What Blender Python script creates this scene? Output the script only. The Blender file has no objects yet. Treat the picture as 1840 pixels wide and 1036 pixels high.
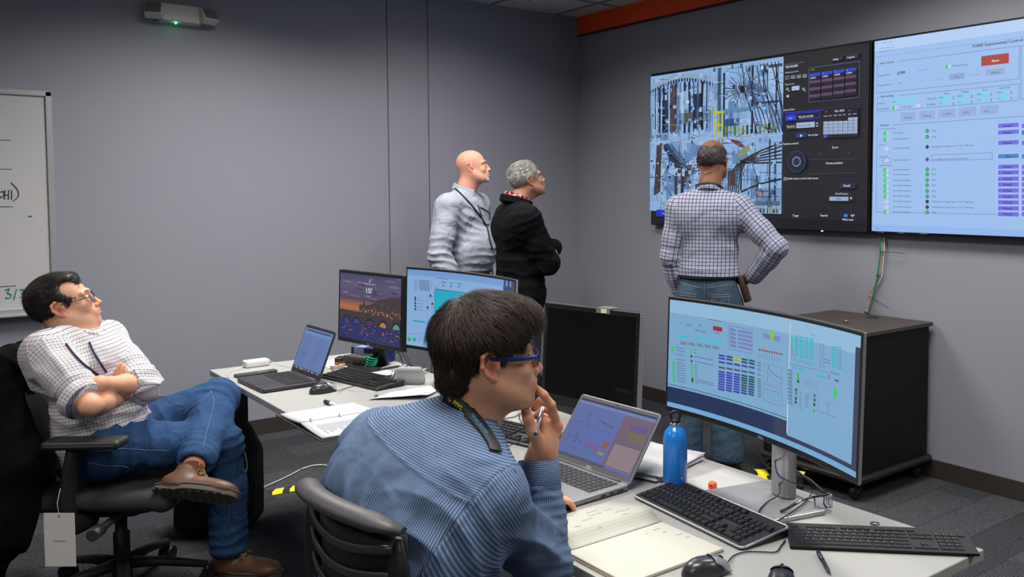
import bpy, bmesh, math, random
import numpy as np
from mathutils import Vector, Matrix
random.seed(7); RNG = np.random.RandomState(11)
PI = math.pi
SC = bpy.context.scene
COL = SC.collection

# ------------------------------------------------------------- camera geometry
H = 1.58; F = 1598.; CX, CY = 1110., 431.
YAW = math.atan(1309/1598.); PIT = math.atan(86/1598.)
_fx, _fy = math.sin(YAW), math.cos(YAW)
FW = Vector((_fx*math.cos(PIT), _fy*math.cos(PIT), -math.sin(PIT)))
RT = Vector((_fy, -_fx, 0)); UP = RT.cross(FW)
EYE = Vector((0, 0, H))
def ray(x, y): return FW + RT*((x-CX)/F) - UP*((y-CY)/F)
def atz(x, y, z):
    r = ray(x, y); return EYE + r*((z-H)/r.z)
def atd(x, y, d): return EYE + ray(x, y)*d
def atX(x, y, X):
    r = ray(x, y); return EYE + r*(X/r.x)
def atY(x, y, Y):
    r = ray(x, y); return EYE + r*(Y/r.y)

# ------------------------------------------------------------- materials
def lin(c):
    return tuple((v/12.92 if v <= .04045 else ((v+.055)/1.055)**2.4) for v in c)
def rgb(r, g, b): return lin((r/255., g/255., b/255.)) + (1.,)
class NT:
    def __init__(s, name):
        s.m = bpy.data.materials.new(name); s.m.use_nodes = True
        s.t = s.m.node_tree; s.t.nodes.clear()
        s.out = s.n('ShaderNodeOutputMaterial')
    def n(s, typ, **kw):
        nd = s.t.nodes.new(typ)
        for k, v in kw.items():
            if k.startswith('i_'):
                key = k[2:].replace('_', ' ')
                nd.inputs[int(key) if key.isdigit() else key].default_value = v
            else: setattr(nd, k, v)
        return nd
    def l(s, a, b): s.t.links.new(a, b)
    def math(s, op, a, b=None, c=None):
        nd = s.n('ShaderNodeMath', operation=op)
        for i, v in enumerate((a, b, c)):
            if v is None: continue
            if isinstance(v, (int, float)): nd.inputs[i].default_value = v
            else: s.l(v, nd.inputs[i])
        return nd.outputs[0]
    def mix(s, fac, a, b, mode='MIX'):
        nd = s.n('ShaderNodeMix', data_type='RGBA', blend_type=mode)
        for sock, v in ((nd.inputs[0], fac), (nd.inputs[6], a), (nd.inputs[7], b)):
            if isinstance(v, (int, float, tuple)): sock.default_value = v
            else: s.l(v, sock)
        return nd.outputs[2]
    def bsdf(s, **kw):
        b = s.n('ShaderNodeBsdfPrincipled')
        for k, v in kw.items(): b.inputs[k.replace('_', ' ')].default_value = v
        s.l(b.outputs[0], s.out.inputs[0]); return b
    def bump(s, h, strength, dist, bsdf):
        b = s.n('ShaderNodeBump', i_Strength=strength, i_Distance=dist)
        s.l(h, b.inputs['Height']); s.l(b.outputs[0], bsdf.inputs['Normal'])
    def coord(s, which='Object', scale=None):
        o = s.n('ShaderNodeTexCoord').outputs[which]
        if scale is not None:
            m = s.n('ShaderNodeMapping'); m.inputs['Scale'].default_value = scale
            s.l(o, m.inputs[0]); o = m.outputs[0]
        return o
_MC = {}
def mat(name, col, rough=.5, metal=0., noise=0., nscale=30., bump=0., bscale=200., spec=.5, trans=0., sheen=0., emit=None, alpha=1.):
    if name in _MC: return _MC[name]
    t = NT(name); b = t.bsdf(Roughness=rough, Metallic=metal)
    b.inputs['Base Color'].default_value = rgb(*col)
    b.inputs['Specular IOR Level'].default_value = spec
    if trans: b.inputs['Transmission Weight'].default_value = trans; b.inputs['IOR'].default_value = 1.45
    if sheen: b.inputs['Sheen Weight'].default_value = sheen
    if emit: b.inputs['Emission Color'].default_value = rgb(*emit[0]); b.inputs['Emission Strength'].default_value = emit[1]
    if noise or bump:
        co = t.coord()
        if noise:
            nz = t.n('ShaderNodeTexNoise', i_Scale=nscale, i_Detail=4.); t.l(co, nz.inputs['Vector'])
            f = t.math('MULTIPLY_ADD', nz.outputs[0], 2*noise, 1-noise)
            hsv = t.n('ShaderNodeHueSaturation'); hsv.inputs['Color'].default_value = rgb(*col)
            t.l(f, hsv.inputs['Value']); t.l(hsv.outputs[0], b.inputs['Base Color'])
        if bump:
            nz = t.n('ShaderNodeTexNoise', i_Scale=bscale, i_Detail=3.); t.l(co, nz.inputs['Vector'])
            t.bump(nz.outputs[0], bump, .002, b)
    _MC[name] = t.m; return t.m

# ------------------------------------------------------------- objects
def link(o, parent=None):
    COL.objects.link(o)
    if parent is not None: o.parent = parent
    return o
def thing(name, label, cat, loc=(0, 0, 0), rotz=0., group=None):
    o = bpy.data.objects.new(name, None); COL.objects.link(o)
    o.location = loc; o.rotation_euler = (0, 0, rotz); o.empty_display_size = .05
    o['label'] = label; o['category'] = cat
    if group: o['group'] = group
    return o
def tag(o, label, cat, group=None, kind=None):
    o['label'] = label; o['category'] = cat
    if group: o['group'] = group
    if kind: o['kind'] = kind
    return o
def struct(o): o['kind'] = 'structure'; return o
class MB:
    """collects geometry for ONE mesh object"""
    def __init__(s): s.v = []; s.f = []; s.mi = []; s.sm = []; s.cur = 0; s.M = None
    def mat(s, i): s.cur = i; return s
    def xf(s, M): s.M = M; return s
    def add(s, vs, fs, smooth=False):
        n = len(s.v)
        if s.M is not None: vs = [s.M @ Vector(v) for v in vs]
        s.v += [tuple(v) for v in vs]; s.f += [tuple(i+n for i in f) for f in fs]
        s.mi += [s.cur]*len(fs); s.sm += [smooth]*len(fs); return s
    def box(s, c, d, rz=0.):
        x, y, z = d[0]/2, d[1]/2, d[2]/2; ca, sa = math.cos(rz), math.sin(rz)
        vs = []
        for k in (-1, 1):
            for a, b in ((-1, -1), (1, -1), (1, 1), (-1, 1)):
                X, Y = a*x, b*y
                vs.append((c[0]+X*ca-Y*sa, c[1]+X*sa+Y*ca, c[2]+k*z))
        return s.add(vs, [(3, 2, 1, 0), (4, 5, 6, 7), (0, 1, 5, 4), (1, 2, 6, 5), (2, 3, 7, 6), (3, 0, 4, 7)])
    def prism(s, pts, z0, z1, smooth=False):
        n = len(pts); vs = [(p[0], p[1], z0) for p in pts]+[(p[0], p[1], z1) for p in pts]
        fs = [tuple(range(n-1, -1, -1)), tuple(range(n, 2*n))]
        s.add(vs, fs)
        n0 = len(s.v)-2*n
        fs2 = [(i+n0, (i+1) % n+n0, (i+1) % n+n+n0, i+n+n0) for i in range(n)]
        s.f += fs2; s.mi += [s.cur]*n; s.sm += [smooth]*n; return s
    def rbox(s, c, d, r, seg=4, rz=0.):
        """box with rounded vertical corners"""
        pts = []
        x, y = d[0]/2-r, d[1]/2-r
        for cx, cy, a0 in ((x, y, 0), (-x, y, PI/2), (-x, -y, PI), (x, -y, 1.5*PI)):
            for i in range(seg+1):
                a = a0+PI/2*i/seg
                X, Y = cx+r*math.cos(a), cy+r*math.sin(a)
                pts.append((c[0]+X*math.cos(rz)-Y*math.sin(rz), c[1]+X*math.sin(rz)+Y*math.cos(rz)))
        return s.prism(pts, c[2]-d[2]/2, c[2]+d[2]/2, True)
    def lathe(s, prof, c=(0, 0, 0), seg=24, ax='z'):
        vs = []; fs = []
        for r, z in prof:
            for i in range(seg):
                a = 2*PI*i/seg; p = (r*math.cos(a), r*math.sin(a), z)
                if ax == 'x': p = (p[2], p[0], p[1])
                if ax == 'y': p = (p[0], p[2], p[1])
                vs.append((p[0]+c[0], p[1]+c[1], p[2]+c[2]))
        for k in range(len(prof)-1):
            for i in range(seg):
                j = (i+1) % seg; fs.append((k*seg+i, k*seg+j, k*seg+seg+j, k*seg+seg+i))
        s.add(vs, fs, True)
        n0 = len(s.v)-len(vs)
        for k in (0, len(prof)-1):
            if prof[k][0] > 1e-5:
                s.f.append(tuple(n0+k*seg+i for i in (range(seg) if k else range(seg-1, -1, -1)))); s.mi.append(s.cur); s.sm.append(False)
        return s
    def cyl(s, a, b, r, seg=16): return s.tube([a, b], r, seg)
    def tube(s, pts, r, seg=8, flat=None):
        pts = [Vector(p) for p in pts]; n = len(pts)
        rs = r if isinstance(r, (list, tuple)) else [r]*n
        ref = None; vs = []; fs = []
        for i, p in enumerate(pts):
            t = (pts[min(i+1, n-1)]-pts[max(i-1, 0)])
            if t.length < 1e-9: t = Vector((0, 0, 1))
            t.normalize()
            if ref is None:
                ref = Vector((0, 0, 1)) if abs(t.z) < .9 else Vector((1, 0, 0))
            u = (ref-t*ref.dot(t)).normalized(); w = t.cross(u); ref = u
            for k in range(seg):
                a = 2*PI*k/seg
                ku = rs[i]*(flat if flat else 1.)
                vs.append(p+u*math.cos(a)*ku+w*math.sin(a)*rs[i])
        for i in range(n-1):
            for k in range(seg):
                j = (k+1) % seg; fs.append((i*seg+k, i*seg+j, (i+1)*seg+j, (i+1)*seg+k))
        s.add(vs, fs, True)
        n0 = len(s.v)-len(vs)
        s.f.append(tuple(n0+k for k in range(seg-1, -1, -1))); s.f.append(tuple(n0+(n-1)*seg+k for k in range(seg)))
        s.mi += [s.cur]*2; s.sm += [False]*2
        return s
    def grid(s, fn, nu, nv, smooth=True):
        vs = [fn(i/nu, j/nv) for j in range(nv+1) for i in range(nu+1)]
        fs = [(j*(nu+1)+i, j*(nu+1)+i+1, (j+1)*(nu+1)+i+1, (j+1)*(nu+1)+i) for j in range(nv) for i in range(nu)]
        return s.add(vs, fs, smooth)
    def build(s, name, mats, parent=None, bevel=0., loc=None, seg=2, solid=0.):
        me = bpy.data.meshes.new(name); me.from_pydata(s.v, [], s.f)
        if not isinstance(mats, (list, tuple)): mats = [mats]
        for m in mats: me.materials.append(m)
        me.polygons.foreach_set('material_index', s.mi); me.polygons.foreach_set('use_smooth', s.sm)
        me.update()
        o = bpy.data.objects.new(name, me); link(o, parent)
        if loc is not None: o.location = loc
        if solid:
            b = o.modifiers.new('s', 'SOLIDIFY'); b.thickness = solid; b.offset = 0
        if bevel:
            b = o.modifiers.new('b', 'BEVEL'); b.width = bevel; b.segments = seg; b.limit_method = 'ANGLE'; b.angle_limit = .6
            b.harden_normals = False
        return o
def spline(pts, n=8):
    """Catmull-Rom through pts"""
    P = [Vector(p) for p in pts]; P = [2*P[0]-P[1]]+P+[2*P[-1]-P[-2]]; out = []
    for i in range(1, len(P)-2):
        a, b, c, d = P[i-1:i+3]
        for k in range(n):
            t = k/n
            out.append(.5*((2*b)+(c-a)*t+(2*a-5*b+4*c-d)*t*t+(3*b-a-3*c+d)*t**3))
    out.append(P[-2]); return out
def Mat(loc, X, Y, Z):
    M = Matrix.Identity(4)
    for i, c in enumerate((X, Y, Z)):
        for k in range(3): M[k][i] = c[k]
    for k in range(3): M[k][3] = loc[k]
    return M
def copy_tree(o, parent=None):
    c = o.copy(); COL.objects.link(c); c.parent = parent
    for ch in list(o.children): copy_tree(ch, c)
    return c

# ------------------------------------------------------------- writing as mesh
_TX = {}
def text_mesh(s):
    """2D verts (cap height about .7 of size 1) and polygons of a string"""
    if s in _TX: return _TX[s]
    cu = bpy.data.curves.new('t', 'FONT'); cu.body = s; cu.resolution_u = 2; cu.fill_mode = 'FRONT'
    ob = bpy.data.objects.new('t', cu)
    me = bpy.data.meshes.new_from_object(ob)
    v = [(p.co.x, p.co.y) for p in me.vertices]; f = [tuple(p.vertices) for p in me.polygons]
    w = max([p[0] for p in v] or [0])
    bpy.data.objects.remove(ob); bpy.data.curves.remove(cu); bpy.data.meshes.remove(me)
    _TX[s] = (v, f, w); return _TX[s]
def text_on(mb, s, M, size, z=.0006):
    """flat raised lettering: M maps (x,y,z) local plane to space; origin left baseline"""
    v, f, w = text_mesh(s)
    old = mb.M; mb.M = None
    mb.add([M @ Vector((p[0]*size, p[1]*size, z)) for p in v], f); mb.M = old
    return w*size

# ------------------------------------------------------------- pictures on screens
def homog(src, dst):
    A = []; B = []
    for (x, y), (u, v) in zip(src, dst):
        A.append([x, y, 1, 0, 0, 0, -u*x, -u*y]); B.append(u)
        A.append([0, 0, 0, x, y, 1, -v*x, -v*y]); B.append(v)
    h = np.linalg.solve(np.array(A, float), np.array(B, float)); return np.append(h, 1).reshape(3, 3)
class Canvas:
    """what a display shows, drawn as flat coloured shapes in layers on the panel (x right, y down, metres)"""
    def __init__(s, W, Hh, corners=None):
        s.W, s.H = W, Hh; s.v = []; s.f = []; s.c = []; s.layer = 0; s.o = (0, 0, 1)
        s.h = homog(corners, [(0, 0), (W, 0), (W, Hh), (0, Hh)]) if corners else None
    def frame(s, ox, oy, sc): s.o = (ox, oy, sc); return s
    def P(s, x, y):
        if s.h is None: return (x, y)
        x = s.o[0]+x/s.o[2]; y = s.o[1]+y/s.o[2]
        q = s.h @ np.array([x, y, 1.]); return (q[0]/q[2], q[1]/q[2])
    def up(s): s.layer += 1; return s
    def cl(s, p): return (min(max(p[0], 0), s.W), min(max(p[1], 0), s.H))
    def poly(s, pts, col, raw=False, cols=None):
        pts = [s.cl(p if raw else s.P(*p)) for p in pts]; n = len(s.v)
        s.v += [(p[0], p[1], s.layer) for p in pts]; s.f.append(tuple(range(n, n+len(pts))))
        s.c.append([lin([q/255. for q in c]) for c in cols] if cols else [lin([q/255. for q in col])]*len(pts)); return s
    def rect(s, x0, y0, x1, y1, col, raw=False, cols=None):
        if raw: a = (x0, y0); b = (x1, y1)
        else: a = s.P(x0, y0); b = (s.P(x1, y0)[0], s.P(x0, y1)[1])
        x0, y0, x1, y1 = a[0], a[1], b[0], b[1]
        n = max(1, int(abs(x1-x0)/.03)) if s.W > .3 and s.W < 1 and cols is None else 1
        for i in range(n):
            xa = x0+(x1-x0)*i/n; xb = x0+(x1-x0)*(i+1)/n
            s.poly([(xa, y0), (xb, y0), (xb, y1), (xa, y1)], col, True, cols)
        return s
    def box(s, x0, y0, x1, y1, col, t=.0012):
        a = s.P(x0, y0); b = (s.P(x1, y0)[0], s.P(x0, y1)[1])
        s.rect(a[0], a[1], b[0], a[1]+t, col, True); s.rect(a[0], b[1]-t, b[0], b[1], col, True)
        s.rect(a[0], a[1], a[0]+t, b[1], col, True); s.rect(b[0]-t, a[1], b[0], b[1], col, True); return s
    def line(s, pts, col, t=.0012, raw=False):
        pts = [p if raw else s.P(*p) for p in pts]
        for a, b in zip(pts, pts[1:]):
            dx, dy = b[0]-a[0], b[1]-a[1]; L = math.hypot(dx, dy) or 1; nx, ny = -dy/L*t/2, dx/L*t/2
            s.poly([(a[0]+nx, a[1]+ny), (b[0]+nx, b[1]+ny), (b[0]-nx, b[1]-ny), (a[0]-nx, a[1]-ny)], col, True)
        return s
    def disc(s, x, y, r, col, n=12, ry=None):
        c = s.P(x, y); e = s.P(x+r, y); r0 = abs(e[0]-c[0]) ; ry = r0 if ry is None else ry
        s.poly([(c[0]+r0*math.cos(2*PI*i/n), c[1]+ry*math.sin(2*PI*i/n)) for i in range(n)], col, True); return s
    def text(s, st, x, y, h, col, bold=False):
        """h: cap height in the same units as x,y (or metres when no corners)"""
        a = s.P(x, y); b = s.P(x, y-h); size = abs(a[1]-b[1])/.7
        v, f, w = text_mesh(st); n = len(s.v); c = lin([q/255. for q in col])
        for dx in ((0, size*.05) if bold else (0,)):
            n = len(s.v)
            pv = [s.cl((a[0]+p[0]*size+dx, a[1]-p[1]*size)) for p in v]
            s.v += [(p[0], p[1], s.layer+.5) for p in pv]
            for q in f: s.f.append(tuple(i+n for i in q)); s.c.append([c]*len(q))
        return s
    def build(s, name, fn, parent, strength, dz=.00012, loc=None):
        """fn(x,y,off)->local 3D point"""
        me = bpy.data.meshes.new(name)
        me.from_pydata([tuple(fn(p[0], p[1], p[2]*dz)) for p in s.v], [], s.f)
        ca = me.color_attributes.new('Col', 'FLOAT_COLOR', 'CORNER')
        arr = np.ones((len(me.loops), 4), np.float32); k = 0
        for c in s.c:
            for q in c: arr[k, :3] = q; k += 1
        ca.data.foreach_set('color', arr.ravel())
        me.materials.append(screen_mat(strength)); me.update()
        o = bpy.data.objects.new(name, me); link(o, parent); return o
_SM = {}
def screen_mat(k):
    if k in _SM: return _SM[k]
    t = NT('lit_screen'); b = t.bsdf(Roughness=.35); b.inputs['Base Color'].default_value = (.01, .01, .012, 1)
    a = t.n('ShaderNodeVertexColor', layer_name='Col'); t.l(a.outputs[0], b.inputs['Emission Color'])
    b.inputs['Emission Strength'].default_value = k; _SM[k] = t.m; return t.m
# ------------------------------------------------------------- organic surfaces from blended solids
def V3(p): return np.array([p[0], p[1], p[2]], np.float64)
def nrm(v): v = V3(v); return v/(np.linalg.norm(v) or 1)
class Cone:
    """tapered round limb from a to b"""
    def __init__(s, a, b, ra, rb, k=.02, tag=None, sub=False, sq=None):
        s.a, s.b, s.ra, s.rb, s.k, s.tag, s.sub, s.sq = V3(a), V3(b), ra, rb, k, tag, sub, sq
    def box(s): r = max(s.ra, s.rb)*(max(s.sq[1], 1) if s.sq else 1); return np.minimum(s.a, s.b)-r, np.maximum(s.a, s.b)+r
    def d(s, X, Y, Z):
        ba = s.b-s.a; L2 = ba@ba or 1e-9
        px, py, pz = X-s.a[0], Y-s.a[1], Z-s.a[2]
        h = np.clip((px*ba[0]+py*ba[1]+pz*ba[2])/L2, 0, 1)
        qx, qy, qz = px-ba[0]*h, py-ba[1]*h, pz-ba[2]*h
        if s.sq:                       # sq=(axis, factor): limb wider along axis
            ax, f = V3(s.sq[0]), s.sq[1]; t = (qx*ax[0]+qy*ax[1]+qz*ax[2])*(1-1/f)
            qx, qy, qz = qx-ax[0]*t, qy-ax[1]*t, qz-ax[2]*t
        return np.sqrt(qx*qx+qy*qy+qz*qz)-(s.ra+(s.rb-s.ra)*h)
class Ell:
    def __init__(s, c, r, R=None, k=.02, tag=None, sub=False):
        s.c, s.r, s.k, s.tag, s.sub = V3(c), np.array(r, float), k, tag, sub
        s.R = np.eye(3) if R is None else np.array(R, float)      # rows = axes
    def box(s):
        e = np.sqrt(((s.R*s.r[:, None])**2).sum(0)); return s.c-e, s.c+e
    def d(s, X, Y, Z):
        px, py, pz = X-s.c[0], Y-s.c[1], Z-s.c[2]; R = s.R
        a = (px*R[0, 0]+py*R[0, 1]+pz*R[0, 2]); b = (px*R[1, 0]+py*R[1, 1]+pz*R[1, 2]); c = (px*R[2, 0]+py*R[2, 1]+pz*R[2, 2])
        k0 = np.sqrt((a/s.r[0])**2+(b/s.r[1])**2+(c/s.r[2])**2); k1 = np.sqrt((a/s.r[0]**2)**2+(b/s.r[1]**2)**2+(c/s.r[2]**2)**2)
        return k0*(k0-1)/np.maximum(k1, 1e-6)
class RBox:
    def __init__(s, c, h, rr, R=None, k=.01, tag=None, sub=False):
        s.c, s.h, s.rr, s.k, s.tag, s.sub = V3(c), np.array(h, float), rr, k, tag, sub
        s.R = np.eye(3) if R is None else np.array(R, float)
    def box(s):
        e = np.abs(s.R*s.h[:, None]).sum(0); return s.c-e, s.c+e
    def d(s, X, Y, Z):
        px, py, pz = X-s.c[0], Y-s.c[1], Z-s.c[2]; R = s.R; q = []
        for i in range(3): q.append(np.abs(px*R[i, 0]+py*R[i, 1]+pz*R[i, 2])-s.h[i]+s.rr)
        return np.sqrt(sum(np.maximum(t, 0)**2 for t in q))+np.minimum(np.maximum(np.maximum(q[0], q[1]), q[2]), 0)-s.rr
class Half:
    """cut away the side the normal points to"""
    def __init__(s, p, n, k=.004): s.p, s.n, s.k, s.tag, s.sub = V3(p), nrm(n), k, None, True
    def box(s): return None
    def d(s, X, Y, Z): return -((X-s.p[0])*s.n[0]+(Y-s.p[1])*s.n[1]+(Z-s.p[2])*s.n[2])
def sdf_mesh(prims, res):
    """prims -> (verts, quads) by surface nets"""
    lo = np.array([1e9]*3); hi = -lo
    for p in prims:
        if p.sub: continue
        a, b = p.box(); lo = np.minimum(lo, a); hi = np.maximum(hi, b)
    lo -= res*4; hi += res*4
    n = np.ceil((hi-lo)/res).astype(int)+1
    D = np.full(n, .5, np.float32)
    ax = [lo[i]+res*np.arange(n[i]) for i in range(3)]
    for p in prims:
        bx = p.box()
        if bx is None: sl = [slice(0, n[i]) for i in range(3)]
        else:
            m = p.k*1.2+res*4
            sl = [slice(max(0, int((bx[0][i]-m-lo[i])/res)), min(n[i], int((bx[1][i]+m-lo[i])/res)+2)) for i in range(3)]
        X = ax[0][sl[0]][:, None, None]; Y = ax[1][sl[1]][None, :, None]; Z = ax[2][sl[2]][None, None, :]
        d = p.d(X, Y, Z); c = D[sl[0], sl[1], sl[2]]; k = max(p.k, 1e-5)
        if p.sub:
            h = np.maximum(k-np.abs(c+d), 0)/k; D[sl[0], sl[1], sl[2]] = np.maximum(c, -d)+h*h*k*.25
        else:
            h = np.maximum(k-np.abs(c-d), 0)/k; D[sl[0], sl[1], sl[2]] = np.minimum(c, d)-h*h*k*.25
    S = D < 0
    cnt = np.zeros(n-1, np.int8)
    for i in (0, 1):
        for j in (0, 1):
            for k in (0, 1):
                cnt += S[i:n[0]-1+i, j:n[1]-1+j, k:n[2]-1+k]
    act = (cnt > 0) & (cnt < 8); idx = np.argwhere(act)
    num = np.full(act.shape, -1, np.int64); num[act] = np.arange(len(idx))
    I, J, K = idx.T; cs = np.array([(i, j, k) for i in (0, 1) for j in (0, 1) for k in (0, 1)])
    dv = np.stack([D[I+c[0], J+c[1], K+c[2]] for c in cs], 1).astype(float)
    acc = np.zeros((len(idx), 3)); w = np.zeros(len(idx))
    for a in range(8):
        for b in range(a+1, 8):
            if np.abs(cs[a]-cs[b]).sum() != 1: continue
            m = (dv[:, a] < 0) != (dv[:, b] < 0)
            t = dv[m, a]/(dv[m, a]-dv[m, b])
            acc[m] += cs[a]+(cs[b]-cs[a])*t[:, None]; w[m] += 1
    Vt = lo+res*(idx+acc/w[:, None])
    quads = []
    for axis in range(3):
        u, v = (axis+1) % 3, (axis+2) % 3
        s0 = [slice(None)]*3; s1 = [slice(None)]*3; s0[axis] = slice(0, n[axis]-1); s1[axis] = slice(1, n[axis])
        A, B = S[tuple(s0)], S[tuple(s1)]; e = np.argwhere(A != B)
        e = e[(e[:, u] > 0) & (e[:, v] > 0) & (e[:, u] < n[u]-1) & (e[:, v] < n[v]-1)]
        q = []
        for du, dv_ in ((-1, -1), (0, -1), (0, 0), (-1, 0)):
            c = e.copy(); c[:, u] += du; c[:, v] += dv_; q.append(num[c[:, 0], c[:, 1], c[:, 2]])
        q = np.stack(q, 1); fl = ~A[e[:, 0], e[:, 1], e[:, 2]]
        q[fl] = q[fl][:, ::-1]; quads.append(q)
    return Vt, np.concatenate(quads)
def vnormals(v, q):
    a = v[q[:, 2]]-v[q[:, 0]]; b = v[q[:, 3]]-v[q[:, 1]]; fn = np.cross(a, b); N = np.zeros_like(v)
    for i in range(4): np.add.at(N, q[:, i], fn)
    return N/np.maximum(np.linalg.norm(N, axis=1, keepdims=True), 1e-12)
def smooth(v, q, it=1, f=.5):
    for _ in range(it):
        s = np.zeros_like(v); c = np.zeros(len(v))
        for i in range(4):
            a, b = q[:, i], q[:, (i+1) % 4]
            np.add.at(s, a, v[b]); np.add.at(c, a, 1); np.add.at(s, b, v[a]); np.add.at(c, b, 1)
        v = v+(s/np.maximum(c, 1)[:, None]-v)*f
    return v
_HT = np.random.RandomState(3).rand(4096)*2-1
def vnoise(P):
    i = np.floor(P).astype(np.int64); f = P-i; f = f*f*(3-2*f); r = 0
    for a in (0, 1):
        for b in (0, 1):
            for c in (0, 1):
                h = _HT[((i[:, 0]+a)*73856093 ^ (i[:, 1]+b)*19349663 ^ (i[:, 2]+c)*83492791) & 4095]
                r = r+h*(f[:, 0] if a else 1-f[:, 0])*(f[:, 1] if b else 1-f[:, 1])*(f[:, 2] if c else 1-f[:, 2])
    return r
def to_obj(name, v, q, mats, parent=None, base=None, cols=None, uvs=None, mi=None, sub=0):
    me = bpy.data.meshes.new(name)
    if base is not None: v = v-V3(base)
    me.vertices.add(len(v)); me.vertices.foreach_set('co', v.astype(np.float32).ravel())
    nq = len(q); me.loops.add(nq*4); me.loops.foreach_set('vertex_index', q.astype(np.int32).ravel())
    me.polygons.add(nq); me.polygons.foreach_set('loop_start', np.arange(0, nq*4, 4, dtype=np.int32))
    me.polygons.foreach_set('use_smooth', np.ones(nq, bool))
    if not isinstance(mats, (list, tuple)): mats = [mats]
    for m in mats: me.materials.append(m)
    if mi is not None: me.polygons.foreach_set('material_index', mi.astype(np.int32))
    me.update(calc_edges=True); me.validate()
    if cols is not None:
        ca = me.color_attributes.new('Col', 'FLOAT_COLOR', 'POINT')
        arr = np.ones((len(v), 4), np.float32); arr[:, :3] = cols; ca.data.foreach_set('color', arr.ravel())
    if uvs is not None:
        uv = me.uv_layers.new(name='UVMap'); uv.data.foreach_set('uv', uvs.astype(np.float32).ravel())
    o = bpy.data.objects.new(name, me); link(o, parent)
    return o
def cloth_uv(v, q, prims, frames, move=None):
    """frames: tag -> (origin, axis_up, ref) ; metres along and around each limb, unwrapped per face"""
    fc = v[q].mean(1); best = np.full(len(fc), 1e9); which = np.full(len(fc), -1); tags = list(frames)
    for p in prims:
        if p.tag is None or p.sub or p.tag not in frames: continue
        d = p.d(fc[:, 0], fc[:, 1], fc[:, 2]); m = d < best; best[m] = d[m]; which[m] = tags.index(p.tag)
    if move: which = move(fc, which, tags)
    uv = np.zeros((len(q), 4, 2))
    for i, tg in enumerate(tags):
        m = which == i
        if not m.any(): continue
        o, up, ref, R = frames[tg][:4]; v0 = frames[tg][4] if len(frames[tg]) > 4 else 0
        up = nrm(up); ref = nrm(V3(ref)-up*(V3(ref)@up)); sd = np.cross(up, ref)
        P = v[q[m]]-V3(o); h = P@up; a = np.arctan2(P@sd, P@ref)
        c = fc[m]-V3(o); ac = np.arctan2(c@sd, c@ref)[:, None]
        a = ac+(a-ac+PI) % (2*PI)-PI
        uv[m, :, 0] = a*R if len(frames[tg]) < 6 else P@nrm(frames[tg][5]); uv[m, :, 1] = h+v0
    return uv, which, tags
# ------------------------------------------------------------- room shell
XR, YB, XL, YF, ZC = 4.44, 5.92, -3.6, -2.6, 3.01
def wall_mat():
    t = NT('grey_wall_paint'); b = t.bsdf(Roughness=.62); b.inputs['Specular IOR Level'].default_value = .3
    co = t.coord(); nz = t.n('ShaderNodeTexNoise', i_Scale=1.3, i_Detail=3.); t.l(co, nz.inputs[0])
    c = t.mix(nz.outputs[0], rgb(134, 136, 148), rgb(140, 142, 153)); t.l(c, b.inputs[0])
    n2 = t.n('ShaderNodeTexNoise', i_Scale=260., i_Detail=2.); t.l(co, n2.inputs[0]); t.bump(n2.outputs[0], .12, .002, b)
    return t.m
WALL = wall_mat()
def carpet_mat():
    t = NT('carpet_planks'); b = t.bsdf(Roughness=.95); b.inputs['Specular IOR Level'].default_value = .1
    co = t.coord()
    br = t.n('ShaderNodeTexBrick', offset=.37); t.l(co, br.inputs['Vector'])
    br.inputs['Scale'].default_value = 1.; br.inputs['Brick Width'].default_value = .92; br.inputs['Row Height'].default_value = .23
    br.inputs['Mortar Size'].default_value = .0015; br.inputs['Bias'].default_value = 0.
    br.inputs['Color1'].default_value = rgb(52, 52, 54); br.inputs['Color2'].default_value = rgb(70, 70, 73); br.inputs['Mortar'].default_value = rgb(30, 31, 34)
    w = t.n('ShaderNodeTexWave', bands_direction='Y', i_Scale=30., i_Distortion=3.5, i_Detail=3.); w.inputs['Detail Scale'].default_value = 6.; t.l(co, w.inputs['Vector'])
    nz = t.n('ShaderNodeTexNoise', i_Scale=230., i_Detail=2.); t.l(co, nz.inputs[0])
    n2 = t.n('ShaderNodeTexNoise', i_Scale=3., i_Detail=2.); t.l(co, n2.inputs[0])
    f = t.math('MULTIPLY', w.outputs['Fac'], nz.outputs[0]); f = t.math('MULTIPLY_ADD', t.math('POWER', f, 1.6), 5.5, .25)
    hsv = t.n('ShaderNodeHueSaturation'); t.l(br.outputs[0], hsv.inputs['Color']); t.l(f, hsv.inputs['Value'])
    c = t.mix(t.math('MULTIPLY', n2.outputs[0], .5), hsv.outputs[0], rgb(48, 56, 64)); t.l(c, b.inputs[0])
    t.bump(nz.outputs[0], .5, .004, b); return t.m
def ceil_mat():
    t = NT('ceiling_tile'); b = t.bsdf(Roughness=.9); co = t.coord()
    nz = t.n('ShaderNodeTexNoise', i_Scale=320., i_Detail=2.); t.l(co, nz.inputs[0])
    r = t.n('ShaderNodeValToRGB'); r.color_ramp.elements[0].position = .35; r.color_ramp.elements[1].position = .5
    r.color_ramp.elements[0].color = rgb(150, 149, 147); r.color_ramp.elements[1].color = rgb(205, 204, 202)
    t.l(nz.outputs[0], r.inputs[0]); t.l(r.outputs[0], b.inputs[0]); return t.m
def slab(name, x0, x1, y0, y1, z0, z1, m):
    return struct(MB().box(((x0+x1)/2, (y0+y1)/2, (z0+z1)/2), (x1-x0, y1-y0, z1-z0)).build(name, m))
slab('floor', XL-.1, XR+.1, YF-.1, YB+.1, -.1, 0, carpet_mat())
slab('ceiling', XL-.1, XR+.1, YF-.1, YB+.1, ZC, ZC+.1, ceil_mat())
slab('wall_back', XL-.1, XR, YB, YB+.12, 0, ZC, WALL)
slab('wall_right', XR, XR+.12, YF-.1, YB+.12, 0, ZC, WALL)
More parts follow.
